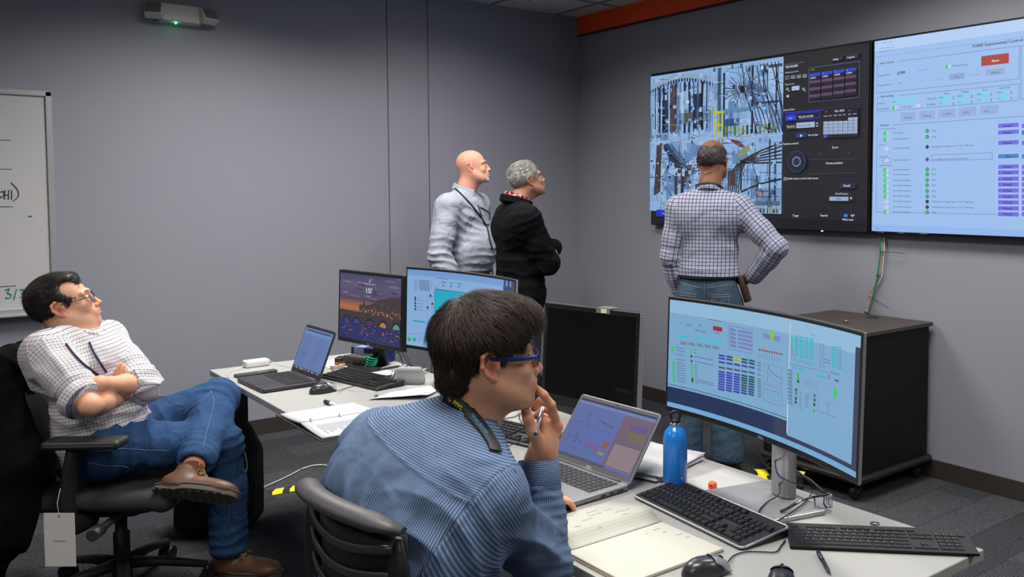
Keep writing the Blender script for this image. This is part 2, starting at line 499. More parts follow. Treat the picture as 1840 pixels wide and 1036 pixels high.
slab('wall_left', XL-.12, XL, YF-.1, YB+.12, 0, ZC, WALL)
slab('wall_front', XL, XR, YF-.12, YF, 0, ZC, WALL)
BASE = mat('baseboard_vinyl', (52, 46, 43), .5)
slab('baseboard_back', XL, XR, YB-.012, YB, 0, .1, BASE)
slab('baseboard_right', XR-.012, XR, YF, YB-.012, 0, .1, BASE)
ORG = mat('orange_paint', (236, 84, 22), .55)
slab('trim_1', XR-.02, XR, YF, YB, 2.865, ZC, ORG)
slab('trim_2', XR-.026, XR, YF, YB, 2.852, 2.865, mat('painted_shadow_gap', (70, 30, 18), .6))  # shadow gap under the orange band, painted as a dark strip
# the two vertical joints of the boxed column in the far wall
slab('trim_3', 2.748, 2.754, YB-.004, YB, .1, ZC, mat('joint_grey', (84, 85, 93), .7))  # thin strips in a darker grey than the wall
slab('trim_4', 3.063, 3.069, YB-.004, YB, .1, ZC, _MC['joint_grey'])
tb = MB()
for i in range(-6, 8):
    x = i*.61+.55
    if XL < x < XR: tb.box((x, (YF+YB)/2, ZC-.003), (.022, YB-YF, .006))
for j in range(-5, 11):
    y = j*.61-.12
    if YF < y < YB: tb.box(((XL+XR)/2, y, ZC-.003), (XR-XL, .022, .0062))
struct(tb.build('trim_5', mat('ceiling_grid', (120, 119, 118), .6)))

# ------------------------------------------------------------- lights of the room
LAMP = mat('lamp_diffuser', (240, 240, 238), .6, emit=((255, 250, 242), 1.5))
WHT = mat('white_enamel', (205, 204, 200), .4)
def troffer(x, y, power, label, col=(1, .96, .9)):
    t = thing('ceiling_light', label, 'ceiling light', (x, y, ZC-.012), 0, 'ceiling lights')
    MB().box((0, .0, 0), (.62, .03, .02)).build('x', WHT) if 0 else None
    f = MB()
    for sx in (-1, 1): f.box((sx*.295, 0, 0), (.02, 1.21, .02))
    for sy in (-1, 1): f.box((0, sy*.595, 0), (.57, .02, .02))
    f.build('frame', WHT, t); MB().box((0, 0, .003), (.57, 1.17, .006)).build('diffuser', LAMP, t)
    L = bpy.data.lights.new('troffer_lamp', 'AREA'); L.shape = 'RECTANGLE'; L.size = .55; L.size_y = 1.15; L.energy = power; L.color = col
    L.spread = math.radians(150)
    o = bpy.data.objects.new('troffer_lamp', L); o.location = (0, 0, -.012); link(o, t)
P0 = 62
troffer(3.35, 2.2, P0*.8, 'recessed ceiling light nearest the wall screens')
troffer(3.0, 4.5, P0*.38, 'recessed ceiling light near the far corner over the standing people')
troffer(3.0, -.6, P0*.8, 'recessed ceiling light over the near right corner')
troffer(1.55, 4.25, P0*1.15, 'recessed ceiling light over the far end of the tables')
troffer(.9, 1.5, P0*.66, 'recessed ceiling light over the near end of the tables')
troffer(-1.3, 3.3, P0*.42, 'recessed ceiling light in front of the whiteboard')
troffer(-1.5, .2, P0*.7, 'recessed ceiling light left of the viewer')
w = bpy.data.worlds.new('w'); SC.world = w; w.use_nodes = True
w.node_tree.nodes['Background'].inputs[0].default_value = (.5, .53, .6, 1); w.node_tree.nodes['Background'].inputs[1].default_value = .02

# ------------------------------------------------------------- camera
cd = bpy.data.cameras.new('camera'); cam = bpy.data.objects.new('camera', cd); COL.objects.link(cam)
cd.sensor_width = 36; cd.lens = F/1840*36; cd.shift_x = -(CX-920)/1840; cd.shift_y = -(518-CY)/1840; cd.clip_start = .05
M3 = Matrix((RT, UP, -FW)).transposed().to_4x4(); M3.translation = EYE; cam.matrix_world = M3; SC.camera = cam
SC.view_settings.view_transform = 'Standard'; SC.view_settings.look = 'None'; SC.view_settings.exposure = 0; SC.view_settings.gamma = 1

# ------------------------------------------------------------- whiteboard, emergency light
ALU = mat('satin_aluminium', (178, 178, 182), .38, .6)
t = thing('whiteboard', 'white dry erase board with handwritten rows on the far wall behind the seated man', 'whiteboard', (-.35, YB-.012, 1.525))
MB().box((0, 0, 0), (2.1, .014, 1.19)).build('board', mat('board_white', (182, 182, 184), .22), t)
fr = MB()
for s_ in (-1, 1):
    fr.box((s_*1.06, -.006, 0), (.03, .026, 1.232)); fr.box((0, -.006, s_*.603), (2.15, .026, .03))
fr.build('frame', ALU, t, .003)
MB().box((0, -.04, -.622), (2.15, .07, .012)).build('marker_tray', ALU, t, .002)
wr = MB(); ink = MB()
for z in [atY(20, q_, YB).z-1.525 for q_ in (252, 304, 371, 513)]: 
    wr.box((.35, -.0085, z+.0), (1.06, .001, .0028))
M = Mat((0, -.0085, 0), (1, 0, 0), (0, 0, 1), (0, -1, 0))
def stroke(mb, pts, r=.003): mb.tube([(p[0], -.009, p[1]) for p in spline([Vector((a, 0, b)) for a, b in pts], 6)] if 0 else [(q.x, -.009, q.z) for q in spline([Vector((a, 0, b)) for a, b in pts], 6)], r, 5)
# "(pH1)" and the green date, drawn where they stand
def bx_(px, py):
    p = atY(px, py, YB-.02); return (p.x+.35, p.z-1.525)
for pts in ([(0, 345), (6, 344), (7, 350), (2, 355), (-1, 350)], [(9, 341), (8, 358)], [(16, 341), (15, 358)], [(9, 350), (16, 350)], [(21, 341), (21, 358)], [(20, 328), (31, 340), (33, 352), (24, 361)],
            [(-9, 341), (-11, 362)], [(-9, 343), (-3, 347), (-9, 352)]):
    stroke(wr, [bx_(*p) for p in pts], .0025)
for pts in ([(10, 521), (17, 518), (14, 526), (20, 529), (17, 535), (10, 534)], [(30, 519), (25, 537)], [(36, 520), (44, 520), (39, 526), (44, 530), (36, 534)], [(51, 388), (58, 388)]):
    ink = MB(); stroke(ink, [bx_(*p) for p in pts], .003); ink.build('green_writing', mat('marker_green', (38, 132, 110), .6), t)
wr.build('black_writing', mat('marker_black', (60, 58, 60), .6), t)

t = thing('emergency_light', 'white twin-head emergency light with green indicator high on the far wall', 'emergency light', (1.4, YB-.041, 2.655))
hb = MB(); hb.add([(-.125, .04, .058), (.125, .04, .058), (.125, .04, -.062), (-.125, .04, -.062), (-.12, -.03, .05), (.12, -.03, .05), (.105, -.04, -.055), (-.105, -.04, -.055)],
    [(0, 3, 2, 1), (4, 5, 6, 7), (0, 1, 5, 4), (1, 2, 6, 5), (2, 3, 7, 6), (3, 0, 4, 7)])
PLA = mat('offwhite_plastic', (188, 186, 184), .45)
hb.build('housing', PLA, t, .008, seg=3)
for s_ in (-1, 1):
    h = MB(); h.xf(Matrix.Translation((s_*.15, -.035, -.005)) @ Matrix.Rotation(s_*.35, 4, 'Z') @ Matrix.Rotation(-.5, 4, 'X'))
    h.rbox((0, 0, 0), (.1, .055, .085), .012); hd = h.build('lamp_head', PLA, t, .006)
    l = MB(); l.xf(Matrix.Translation((s_*.15, -.035, -.005)) @ Matrix.Rotation(s_*.35, 4, 'Z') @ Matrix.Rotation(-.5, 4, 'X'))
    l.box((0, -.029, 0), (.082, .004, .066))
    for i in range(6):
        for j in range(4): l.lathe([(.006, -.031), (.004, -.033), (.0001, -.034)], (-.034+i*.0136, 0, -.024+j*.016), 6, 'y')
    l.build('lens', mat('prism_lens', (120, 122, 126), .12, .4), hd)
MB().lathe([(.004, -.064), (.004, -.066), (.001, -.068)], (-.03, -.02, 0), 8).build('indicator', mat('green_led', (60, 255, 150), .3, emit=((60, 255, 150), 60)), t)
t = thing('ceiling_speaker', 'round white fitting recessed in a ceiling tile near the orange band', 'ceiling fitting')
p = atz(948, -4, ZC); t.location = (p.x, p.y, ZC)
MB().lathe([(.115, 0), (.11, -.012), (.09, -.016)], seg=32).build('trim_ring', WHT, t); MB().lathe([(.09, -.015), (.088, -.011), (.0001, -.02)], seg=32).build('grille', mat('grille_white', (150, 150, 150), .7), t)
# ------------------------------------------------------------- tables
TZ = .74
TOPM = mat('laminate_top', (154, 154, 153), .42, noise=.03, nscale=9.)
EDGE = mat('laminate_edge', (158, 156, 151), .5)
BLK = mat('black_plastic', (22, 22, 24), .42)
BLK2 = mat('matte_black', (17, 17, 19), .7)
DGR = mat('dark_grey_plastic', (52, 52, 56), .45)
SIL = mat('silver_plastic', (160, 160, 164), .35, .5)
CHR = mat('chrome', (200, 200, 205), .15, 1.)
def table(pts, legs, label, loc):
    t = thing('table', label, 'table', loc)
    P = [(p[0]-loc[0], p[1]-loc[1]) for p in pts]
    MB().prism(P, TZ-.028, TZ-.001).build('tabletop', [TOPM], t, .003)
    for x, y in legs:
        x -= loc[0]; y -= loc[1]
        MB().box((x, y, .37), (.05, .05, .68)).build('leg', BLK, t, .004)
        MB().box((x, y, .014), (.07, .07, .028)).build('foot', BLK2, t, .006)
    xs = [p[0] for p in P]; ys = [p[1] for p in P]
    b = MB(); b.box((max(xs)-.10, (min(ys)+max(ys))/2, .695), (.04, max(ys)-min(ys)-.2, .034)); b.box((max(xs)-.35, (min(ys)+max(ys))/2, .695), (.04, max(ys)-min(ys)-.3, .034)); b.build('apron_rail', BLK, t)
    return t
table([(1.15, 3.40), (1.42, 2.895), (1.93, 2.895), (1.93, 4.46), (1.15, 4.46)], [(1.262, 4.362), (1.84, 4.15), (1.84, 3.25), (1.55, 3.05)], 'white-topped table at the far end of the row by the grey wall', (1.5, 3.8, 0))
table([(1.172, 1.043), (1.972, 1.043), (1.972, 2.888), (1.172, 2.888)], [(1.25, 1.13), (1.25, 2.78), (1.89, 1.13), (1.89, 2.78)], 'white-topped table at the near end with the big curved monitor', (1.57, 1.95, 0))
g = MB(); g.lathe([(.012, 0), (.012, .0012), (.0001, .0012)], (0, 0, 0), 16)
p = atz(1572, 940, TZ); tag(g.build('table_screw_cap', mat('screw_grey', (120, 120, 122), .3, .7), loc=(p.x, p.y, TZ)), 'small round metal cap set in the near table top beside the slim keyboard', 'cap')

# ------------------------------------------------------------- displays
BEZ = mat('monitor_bezel', (20, 20, 22), .38); PANEL = mat('dark_panel', (12, 12, 14), .16)
def wframe(t):
    return Matrix.Translation(t.location) @ Matrix.Rotation(t.rotation_euler.z, 4, 'Z')
def monitor(label, foot, L, R, bottom, top, canvas, strength, curve=0., pole_w=.045, pole_y=.1, silver=False, thick=.03, base=(.24, .2), base_y=.0, side=None, bez=.009, chin=.016, tilt=.05, port=None, pole_m=None, baseyaw=0.):
    d = Vector((R[0]-L[0], R[1]-L[1])); W = d.length; yaw = math.atan2(d.y, d.x)
    t = thing('monitor', label, 'monitor', (foot[0], foot[1], TZ), yaw)
    inv = wframe(t).inverted(); a = inv @ Vector((L[0], L[1], bottom)); cx = a.x+W/2; y0 = a.y
    Hh = top-bottom; z0 = bottom-TZ
    sag = lambda x: curve and (x*x-(W/2)**2)/(2*curve)
    sag = (lambda x: ((W/2)**2-x*x)/(2*curve)) if curve else (lambda x: 0.)
    def P(x, v, off):  # x from left 0..W, v from bottom 0..Hh, off out of the face
        xx = x-W/2; return (cx+xx, y0+sag(xx)-off+v*tilt, z0+v)
    nx = 24 if curve else 1
    hs = MB(); ys = []
    for k, (dz0, dz1, th) in enumerate([(0, Hh, 0.)]):
        fr = [P(W*i/nx, 0, 0) for i in range(nx+1)]; ft = [P(W*i/nx, Hh, 0) for i in range(nx+1)]
        def bk(p, i, f=1.): return (p[0]*1.0, p[1]+thick*(1+ (1.2*math.sin(PI*i/nx) if nx > 1 else 0)), p[2])
        br = [bk(p, i) for i, p in enumerate(fr)]; bt = [bk(p, i) for i, p in enumerate(ft)]
        n = nx+1; vs = fr+ft+br+bt; fs = []
        for i in range(nx):
            fs += [(i, i+1, n+i+1, n+i), (2*n+i+1, 2*n+i, 3*n+i, 3*n+i+1), (n+i, n+i+1, 3*n+i+1, 3*n+i), (i+1, i, 2*n+i, 2*n+i+1)]
        fs += [(0, n, 3*n, 2*n), (nx, 2*n+nx, 3*n+nx, n+nx)]
        hs.add(vs, fs)
    bm = [BEZ, SIL] if silver else [BEZ]
    if silver:
        for i, f in enumerate(hs.f):
            hs.mi[i] = 0 if i % 4 in (0, 2) and i < 4*nx else 1
    hs.build('housing', bm, t, .002)
    # dark glass inside the bezel
    pn = MB(); pn.grid(lambda u, v: P(bez+(W-2*bez)*u, chin+(Hh-chin-bez)*v, .0006), max(nx, 1), 1); pn.build('panel', PANEL, t)
    if canvas:
        sx = (W-2*bez)/canvas.W; sy = (Hh-chin-bez)/canvas.H
        canvas.build('screen_picture', lambda x, y, o: P(bez+x*sx, chin+(canvas.H-y)*sy, .0009+o), t, strength)
    lg = MB(); M = Mat(P(W/2-.012, chin*.25, .0008), (1, 0, 0), (0, 0, 1), (0, -1, 0)); text_on(lg, 'DELL', M, .011)
    lg.build('badge', mat('badge_grey', (170, 170, 172), .4), t)
    ym = y0+sag(0)+thick*(2.0 if curve else 1)
    vz = z0+Hh*.45
    py = pole_y
    pm = pole_m or (SIL if silver else BEZ)
    MB().box((0, (ym+py)/2, vz), (.11, max(abs(py-ym), .02), .11)).build('mount', BEZ, t, .006)
    MB().rbox((0, py, (vz+.05)/2+.01), (pole_w*1.7, pole_w, vz+.04), pole_w*.45).build('pole', pm, t)
    bs = MB(); bs.rbox((0, base_y, .006), (base[0], base[1], .012), .012, rz=baseyaw); bs.build('base', pm, t, .002)
    return t
# what the displays show is written in the 2x screens file
def laptop(label, fl, fr, depth, lid_top, lid_len, canvas, strength, col, keycol, hole=None, thick=.015, dell=False):
    """fl, fr: front corners of the base on the table (left/right of the user)"""
    d = Vector((fr[0]-fl[0], fr[1]-fl[1])); W = d.length; yaw = math.atan2(d.y, d.x)
    t = thing('laptop', label, 'laptop', ((fl[0]+fr[0])/2, (fl[1]+fr[1])/2, TZ), yaw)
    b = MB().rbox((0, depth/2, thick/2+.002), (W, depth, thick), .012); b.build('base', col, t, .003)
    MB().rbox((0, depth*.2, thick+.0024), (W*.3, depth*.34, .0008), .003).build('touchpad', mat(col.name+'_pad', tuple(int(c*.82) for c in hole), .3), t)
    kw = W*.86; nk = 14; rows = 6; kh = depth*.46/rows; y0 = depth*.46
    proto = None
    for r in range(rows):
        n = nk
        for k in range(n):
            if r == 0 and 4 <= k <= 8:
                if k != 4: continue
                w_ = kw/n*5
                m = MB().box((0, 0, .0012), (w_*.94, kh*.8, .0024)).build('key', keycol, t, .0008, loc=(-kw/2+kw/n*6.5, y0+kh*.5, thick+.002)); continue
            if proto is None:
                proto = MB().box((0, 0, .0012), (kw/n*.86, kh*.82, .0024)).build('key', keycol, t, .0008)
                o = proto
            else:
                o = proto.copy(); COL.objects.link(o)
            o.location = (-kw/2+kw/n*(k+.5), y0+kh*(r+.5), thick+.002)
    # lid
    hy = depth*.985; a = lid_top  # angle from vertical
    up = Vector((0, math.sin(a), math.cos(a))); nr = Vector((0, -math.cos(a), math.sin(a)))
    M = Mat((0, hy, thick+.001), (1, 0, 0), up, -nr)     # x right, y up along lid, z to the back
    l = MB(); l.xf(M); l.rbox((0, lid_len/2, .0035), (W, lid_len, .006), .01); ld = l.build('lid', col, t, .0015)
    g = MB(); g.xf(M); g.box((0, lid_len/2+.002, .0003), (W-.008, lid_len-.012, .0006)); g.build('screen_bezel', mat('laptop_bezel', (26, 24, 28), .3) if not dell else mat('laptop_bezel_grey', (88, 88, 92), .4), ld)
    cv = MB(); cv.xf(M); cv.cyl((-.006, lid_len-.008, -.0002), (-.006, lid_len-.008, -.001), .0025, 10).cyl((.004, lid_len-.008, -.0002), (.004, lid_len-.008, -.001), .0015, 10)
    cv.build('camera_lens', BLK, ld)
    cw, ch = W-.018, lid_len-.035
    canvas.build('screen_picture', lambda x, y, o: M @ Vector((-cw/2+x*cw/canvas.W, .022+(canvas.H-y)*ch/canvas.H, -.0006-o)), ld, strength)
    if dell:
        lg = MB(); text_on(lg, 'DELL', M @ Mat((-.014, .006, -.0006), (1, 0, 0), (0, 1, 0), (0, 0, -1)), .012, 0); lg.build('badge', mat('badge_light', (215, 215, 218), .4), ld)
    MB().cyl((-W*.4, hy, thick+.001), (W*.4, hy, thick+.001), .0045, 12).build('hinge', mat('hinge_grey', (70, 70, 74), .4), t)
    pt = MB()
    for yy in ((.55, .62), (.68, .75), (.8, .9)): pt.box((W/2+.0001, depth*(yy[0]+yy[1])/2, thick*.55), (.0012, depth*(yy[1]-yy[0]), .0045))
    pt.build('ports', BLK, t)
    return t
def keyboard(label, c, yaw, W=.44, D=.145, rim=None, kc=None, body=None, low=False, tilt=.05, hh=.022):
    t = thing('keyboard', label, 'keyboard', (c[0], c[1], TZ+.001), yaw)
    body = body or BLK; kc = kc or mat('key_black', (24, 24, 27), .38)
    zf = .009; zb = hh
    z = lambda y: zf+(zb-zf)*(y+D/2)/D
    b = MB(); pr = []
    r = .012 if not low else .004
    n0 = []
    for cx, cy, a0 in ((W/2-r, D/2-r, 0), (-W/2+r, D/2-r, PI/2), (-W/2+r, -D/2+r, PI), (W/2-r, -D/2+r, 1.5*PI)):
        for i in range(5):
            a = a0+PI/2*i/4; n0.append((cx+r*math.cos(a), cy+r*math.sin(a)))
    n = len(n0); b.add([(x, y, 0) for x, y in n0]+[(x, y, z(y)-.002) for x, y in n0], [tuple(range(n-1, -1, -1)), tuple(range(n, 2*n))]+[(i, (i+1) % n, n+(i+1) % n, n+i) for i in range(n)])
    b.build('case', body, t, .0015)
    if rim:
        q = MB(); q.tube([(x, y, z(y)-.004) for x, y in n0]+[(n0[0][0], n0[0][1], z(n0[0][1])-.004)], .0034, 6); q.build('rim', rim, t)
    # rows: widths in key units; None is a gap
    rows = [[1.25, 1.25, 1.25, 6.25, 1.25, 1.25, 1.25, 1.25, .25, 'a', 'a', 'a', .25, 2, 1],
            [2.25]+[1]*10+[2.75, .25, 'g', 'a', 'g', .25, 1, 1, 1],
            [1.75]+[1]*11+[2.25, .25, 'g', 'g', 'g', .25, 1, 1, 1],
            [1.5]+[1]*12+[1.5, .25, 'a', 'a', 'a', .25, 1, 1, 1],
            [1]*13+[2, .25, 'a', 'a', 'a', .25, 1, 1, 1, 1],
            [1, 'g', 1, 1, 1, 1, 'h', 1, 1, 1, 1, 'h', 1, 1, 1, 1, .25, 'a', 'a', 'a', .25, 'g', 'g', 'g', 'g']]
    U = (W-.022)/22.5; kd = (D-.022)/6.1; hk = .0065 if not low else .0022
    protos = {}; cnt = 0
    for ri, row in enumerate(rows):
        x = -W/2+.011; y = -D/2+.011+kd*(ri+.5)+(kd*.12 if ri == 5 else 0)
        for k in row:
            if k == 'g': x += U; continue
            if k == 'h': x += U*.5; continue
            if k == .25: x += U*.25; continue
            w = 1 if k == 'a' else k
            if cnt < 100:
                if w not in protos:
                    m = MB(); a, b_ = U*w*.5-.0008, kd*.5-.0008; ta, tb = (a-.0022, b_-.0028) if not low else (a-.0008, b_-.0008)
                    m.add([(-a, -b_, 0), (a, -b_, 0), (a, b_, 0), (-a, b_, 0), (-ta, -tb+.0006, hk), (ta, -tb+.0006, hk), (ta, tb+.0006, hk), (-ta, tb+.0006, hk)],
                          [(4, 5, 6, 7), (0, 1, 5, 4), (1, 2, 6, 5), (2, 3, 7, 6), (3, 0, 4, 7)])
                    o = m.build('key', kc, t, .0007 if not low else 0.); protos[w] = o
                else: o = protos[w].copy(); COL.objects.link(o)
                o.location = (x+U*w/2, y, z(y)-.0022); cnt += 1
            x += U*w
    lg = MB()
    for ri in range(1, 5):
        for k in range(12): lg.box((-W/2+.011+U*(k+1.4+.25*ri), -D/2+.014+kd*(ri+.5), z(-D/2+kd*(ri+.5))+hk-.0012), (.0022, .003, .0004))
    for k in range(3):
        for ri in range(1, 5): lg.box((W/2-.011-U*(k+1.65), -D/2+.014+kd*(ri+.5), z(-D/2+kd*(ri+.5))+hk-.0012), (.0018, .003, .0004))
    lg.build('key_legends', mat('legend_white', (150, 150, 155), .5), t)
    return t
def mouse(label, c, yaw, top=None, btn=None, sc=1.):
    t = thing('mouse', label, 'mouse', (c[0], c[1], TZ+.001), yaw)
    # points along +y, length .12
    L, Wd, Hh = .118*sc, .062*sc, .037*sc
    def S(u, v):
        a = u*2*PI; q = v
        y = math.sin(a); x = math.cos(a)
        w = (abs(x)**.85)*math.copysign(1, x)*Wd/2*(1-.12*max(0, y)); l = (abs(y)**.9)*math.copysign(1, y)*L/2
        k = math.sin(q*PI/2); s = math.cos(q*PI/2)**.55 if q < 1 else 0
        zz = Hh*k*(1-.28*((y*s+.25)**2))
        return (w*s*(1+.0*k), l*s, .002+zz*.96)
    b = MB(); b.grid(lambda u, v: S(u, v), 32, 12)
    b.add([S(i/32, 0) for i in range(32)], [tuple(range(31, -1, -1))])
    b.build('shell', top or mat('mouse_dark', (42, 42, 46), .3), t)
    bb = MB()
    for sx in (-1, 1):
        def Q(u, v, sx=sx):
            x = sx*(.0025+u*(Wd/2-.009)); y = .012+v*(L/2-.02)
            r = math.hypot(x/(Wd/2), y/(L/2)); 
            zz = Hh*math.sin(math.acos(min(1, r**1.82)))*(1-.28*((y/(L/2)*min(1, 1)+.25)**2)) if r < 1 else 0
            return (x, y, .0040+max(zz, .004))
        bb.grid(Q, 8, 10)
    bb.build('buttons', btn or mat('mouse_button_grey', (120, 124, 132), .35), t, solid=.002)
    MB().cyl((-.0035, .034*sc, .028*sc), (.0035, .034*sc, .028*sc), .008, 14).build('wheel', BLK2, t)
    return t
def cable(name, label, pts, r, m, group=None, cat='cable', n=8, seg=6):
    P = spline(pts, n); base = P[0].copy()
    o = MB().tube([p-base for p in P], r, seg).build(name, m); o.location = base
    tag(o, label, cat, group); return o
# ------------------------------------------------------------- what the displays show
def jig(a, s): return a+random.uniform(-s, s)
def feed(C, x0, y0, x1, y1, kind):
    """one camera picture: machine hall with vessels, pipes and cable looms (crop coords)"""
    R = lambda u, v: (x0+(x1-x0)*u, y0+(y1-y0)*v)
    def q(u0, v0, u1, v1, c): C.rect(*R(u0, v0), *R(u1, v1), c)
    def L(pts, c, t): C.line([R(min(max(u, .002), .998), min(max(v, .002), .998)) for u, v in pts], c, t)
    sky = [(138, 178, 226), (150, 190, 238), (120, 160, 212), (168, 204, 244), (104, 142, 190)]
    q(0, 0, 1, 1, sky[1]); C.up()
    for i in range(26):
        u, v = random.random()*.9, random.random()*.9; q(u, v, min(1, u+random.uniform(.05, .25)), min(1, v+random.uniform(.06, .3)), random.choice(sky))
        C.layer += .12
    C.up()
    dk = [(22, 30, 52), (34, 46, 74), (14, 18, 30), (48, 66, 100), (60, 54, 60)]
    md = [(70, 96, 134), (88, 112, 150), (110, 128, 150), (84, 84, 96)]
    if kind == 0:
        C.poly([R(u, v) for u, v in ((0, .16), (.2, .06), (.5, .02), (.8, .05), (1, .14), (1, .2), (.5, .1), (.2, .14), (0, .26))], (150, 180, 214)); C.layer += .5
        for i in range(24):
            a = i/23; u = a; v = .24-.12*math.sin(PI*a); q(u-.012, v-.03, u+.012, v+.02, dk[1])
        C.layer += .5
        for i in range(13):
            a = (i+.5)/13; u = .05+.9*a; bow = .05*math.sin(PI*a)
            w = .012+.014*abs(math.sin(i*2.1)); L([(u, .2-bow), (u+.012*math.sin(i), .55), (u, .9-.1*abs(a-.5))], random.choice(dk+md), w*(.9))
        q(.33, .18, .44, .86, (84, 70, 78)); q(.49, .28, .6, .6, (176, 210, 240)); q(.7, .34, .84, .84, (36, 48, 76)); q(.2, .38, .29, .86, (40, 54, 84)); C.layer += .5
        q(.56, .6, .7, .74, (92, 92, 84)); q(.27, .68, .3, .72, (220, 226, 200)); q(.6, .42, .64, .46, (226, 238, 250)); q(.0, .6, .02, .9, (70, 140, 170)); C.layer += .5
        L([(0, .72), (.4, .76), (1, .7)], (120, 150, 170), .004); L([(.08, .88), (.4, 1), (.7, .98), (.95, .9)], (150, 160, 120), .005)
    elif kind == 1:
        cx, cy = .44, .36
        for i in range(26):
            a = 2*PI*i/26; r0, r1 = .06, .19+.05*(i % 3); L([(cx+r0*math.cos(a), cy+r0*.8*math.sin(a)), (cx+r1*math.cos(a), cy+r1*.8*math.sin(a))], random.choice(dk), .006)
        C.layer += .5; q(cx-.035, cy-.05, cx+.035, cy+.05, (20, 16, 22)); q(.08, .02, .13, .9, (64, 92, 116)); q(.16, .1, .19, .98, (24, 34, 56)); q(.57, .05, .6, .95, (28, 40, 66)); C.layer += .5
        q(.17, .6, .62, .66, (96, 150, 190)); q(.7, .08, .99, .12, (60, 76, 104)); q(.9, .1, .92, .75, (30, 42, 70)); q(.62, .55, .95, .58, (44, 60, 92)); q(.18, .74, .4, .84, (54, 94, 150)); C.layer += .5
        for i in range(11):
            u = .48+.05*i; L([(u-.04, .05), (u+.06*math.sin(i*1.7), .4), (u+.1, .7), (u+.18, .97)], random.choice(dk), .008)
        C.layer += .5
        for u in (.03, .09, .15): q(u, .62, u+.018, .98, (196, 206, 60))
        q(.02, .62, .17, .65, (196, 206, 60)); q(.02, .8, .17, .825, (196, 206, 60)); q(.0, .55, .03, .66, (170, 180, 50)); C.layer += .5
        for i in range(12): q(jig(.4, .3), jig(.87, .07), jig(.5, .3)*.2+.45, jig(.9, .06), random.choice([(40, 70, 50), (90, 150, 80), (30, 40, 50), (180, 196, 90)])) if 0 else q(.2+.06*i, .84, .235+.06*i, .97, random.choice([(40, 70, 50), (90, 130, 80), (30, 40, 50), (150, 176, 90)]))
    elif kind == 2:
        C.poly([R(u, v) for u, v in ((.12, .02), (.21, .01), (.18, .72), (.07, .78))], (74, 58, 54)); C.layer += .5
        C.poly([R(u, v) for u, v in ((.2, .05), (.3, .02), (.66, .5), (.58, .6))], (44, 58, 88)); C.layer += .5
        for i in range(9): L([(.2+.02*i, .04), (.34+.05*i, .22+.03*i), (.5+.06*i, .3+.04*(i % 4))], random.choice(dk+md), .006)
        C.layer += .5
        for i in range(60):
            u = random.gauss(.55, .13); v = random.gauss(.48, .12); u = min(max(u, .25), .92); v = min(max(v, .2), .78); s = random.uniform(.012, .04)
            q(u, v, u+s, v+s*1.2, random.choice([(150, 40, 60), (90, 60, 60), (30, 36, 50), (200, 214, 230), (70, 100, 90), (40, 50, 90), (110, 96, 70)])); C.layer += .1
        q(.42, .5, .47, .8, (60, 62, 60)); q(.52, .5, .57, .84, (34, 38, 50)); C.layer += .5
        L([(.2, .56), (.32, .7), (.42, .84), (.44, .98)], (70, 80, 60), .007); L([(.2, .7), (.25, .98)], (180, 200, 70), .007)
        for i in range(5): L([(.3+.03*i, .1), (.34, .3), (.3-.02*i, .5)], dk[2], .004)
    else:
        q(.1, .0, .18, .55, (130, 150, 176)); C.poly([R(u, v) for u, v in ((.22, .0), (.42, .05), (.52, .16), (.4, .12))], (110, 66, 60)); C.layer += .5
        C.poly([R(u, v) for u, v in ((.38, .2), (.56, .1), (.57, .18), (.4, .28))], (140, 156, 120)); C.poly([R(u, v) for u, v in ((.4, .3), (.66, .2), (.7, .24), (.46, .35))], (120, 140, 116)); C.layer += .5
        q(.43, .3, .455, .8, (24, 34, 60)); q(.83, .05, .85, .95, (24, 34, 60)); q(.9, .1, .93, .88, (52, 74, 120)); q(.66, .5, .675, .8, (40, 54, 84)); C.layer += .5
        for i in range(6): L([(.24+.03*i, .95), (.27+.03*i, .5), (.4+.02*i, .34), (.7, .2+.03*i), (1, .1+.05*i)], random.choice(dk), .010)
        L([(.45, .72), (.7, .62), (1, .56)], dk[2], .012); L([(.6, .35), (.78, .85)], dk[0], .006)
        C.layer += .5; q(.25, .44, .37, .64, (70, 56, 50)); q(.7, .72, .72, .78, (190, 140, 70)); q(.74, .71, .76, .78, (170, 60, 50)); C.layer += .5
        q(.62, .84, .98, .9, (90, 110, 130)); q(.6, .92, 1, .95, (150, 170, 190))
        for i in range(7): q(.66+.045*i, .93, .69+.045*i, .99, random.choice([(60, 90, 120), (140, 160, 80), (40, 50, 70), (60, 110, 110)]))
    C.up()
    for i in range(70):
        u, v = random.random()*.96, random.random()*.96; q(u, v, min(1, u+random.uniform(.01, .05)), min(1, v+random.uniform(.01, .06)), random.choice(dk[:2]+md[:2]+sky+sky+[(206, 228, 250), (70, 96, 134), (178, 208, 244)])); C.layer += .02
    for i in range(95):
        u, v = random.random(), random.random(); a = random.choice((0, PI/2, PI/2, random.uniform(0, PI))); l = random.uniform(.05, .3)
        L([(u, v), (u+l*math.cos(a), v+l*math.sin(a))], random.choice(dk+md+[(206, 228, 250)]), random.uniform(.0015, .005)); C.layer += .03
    C.up()

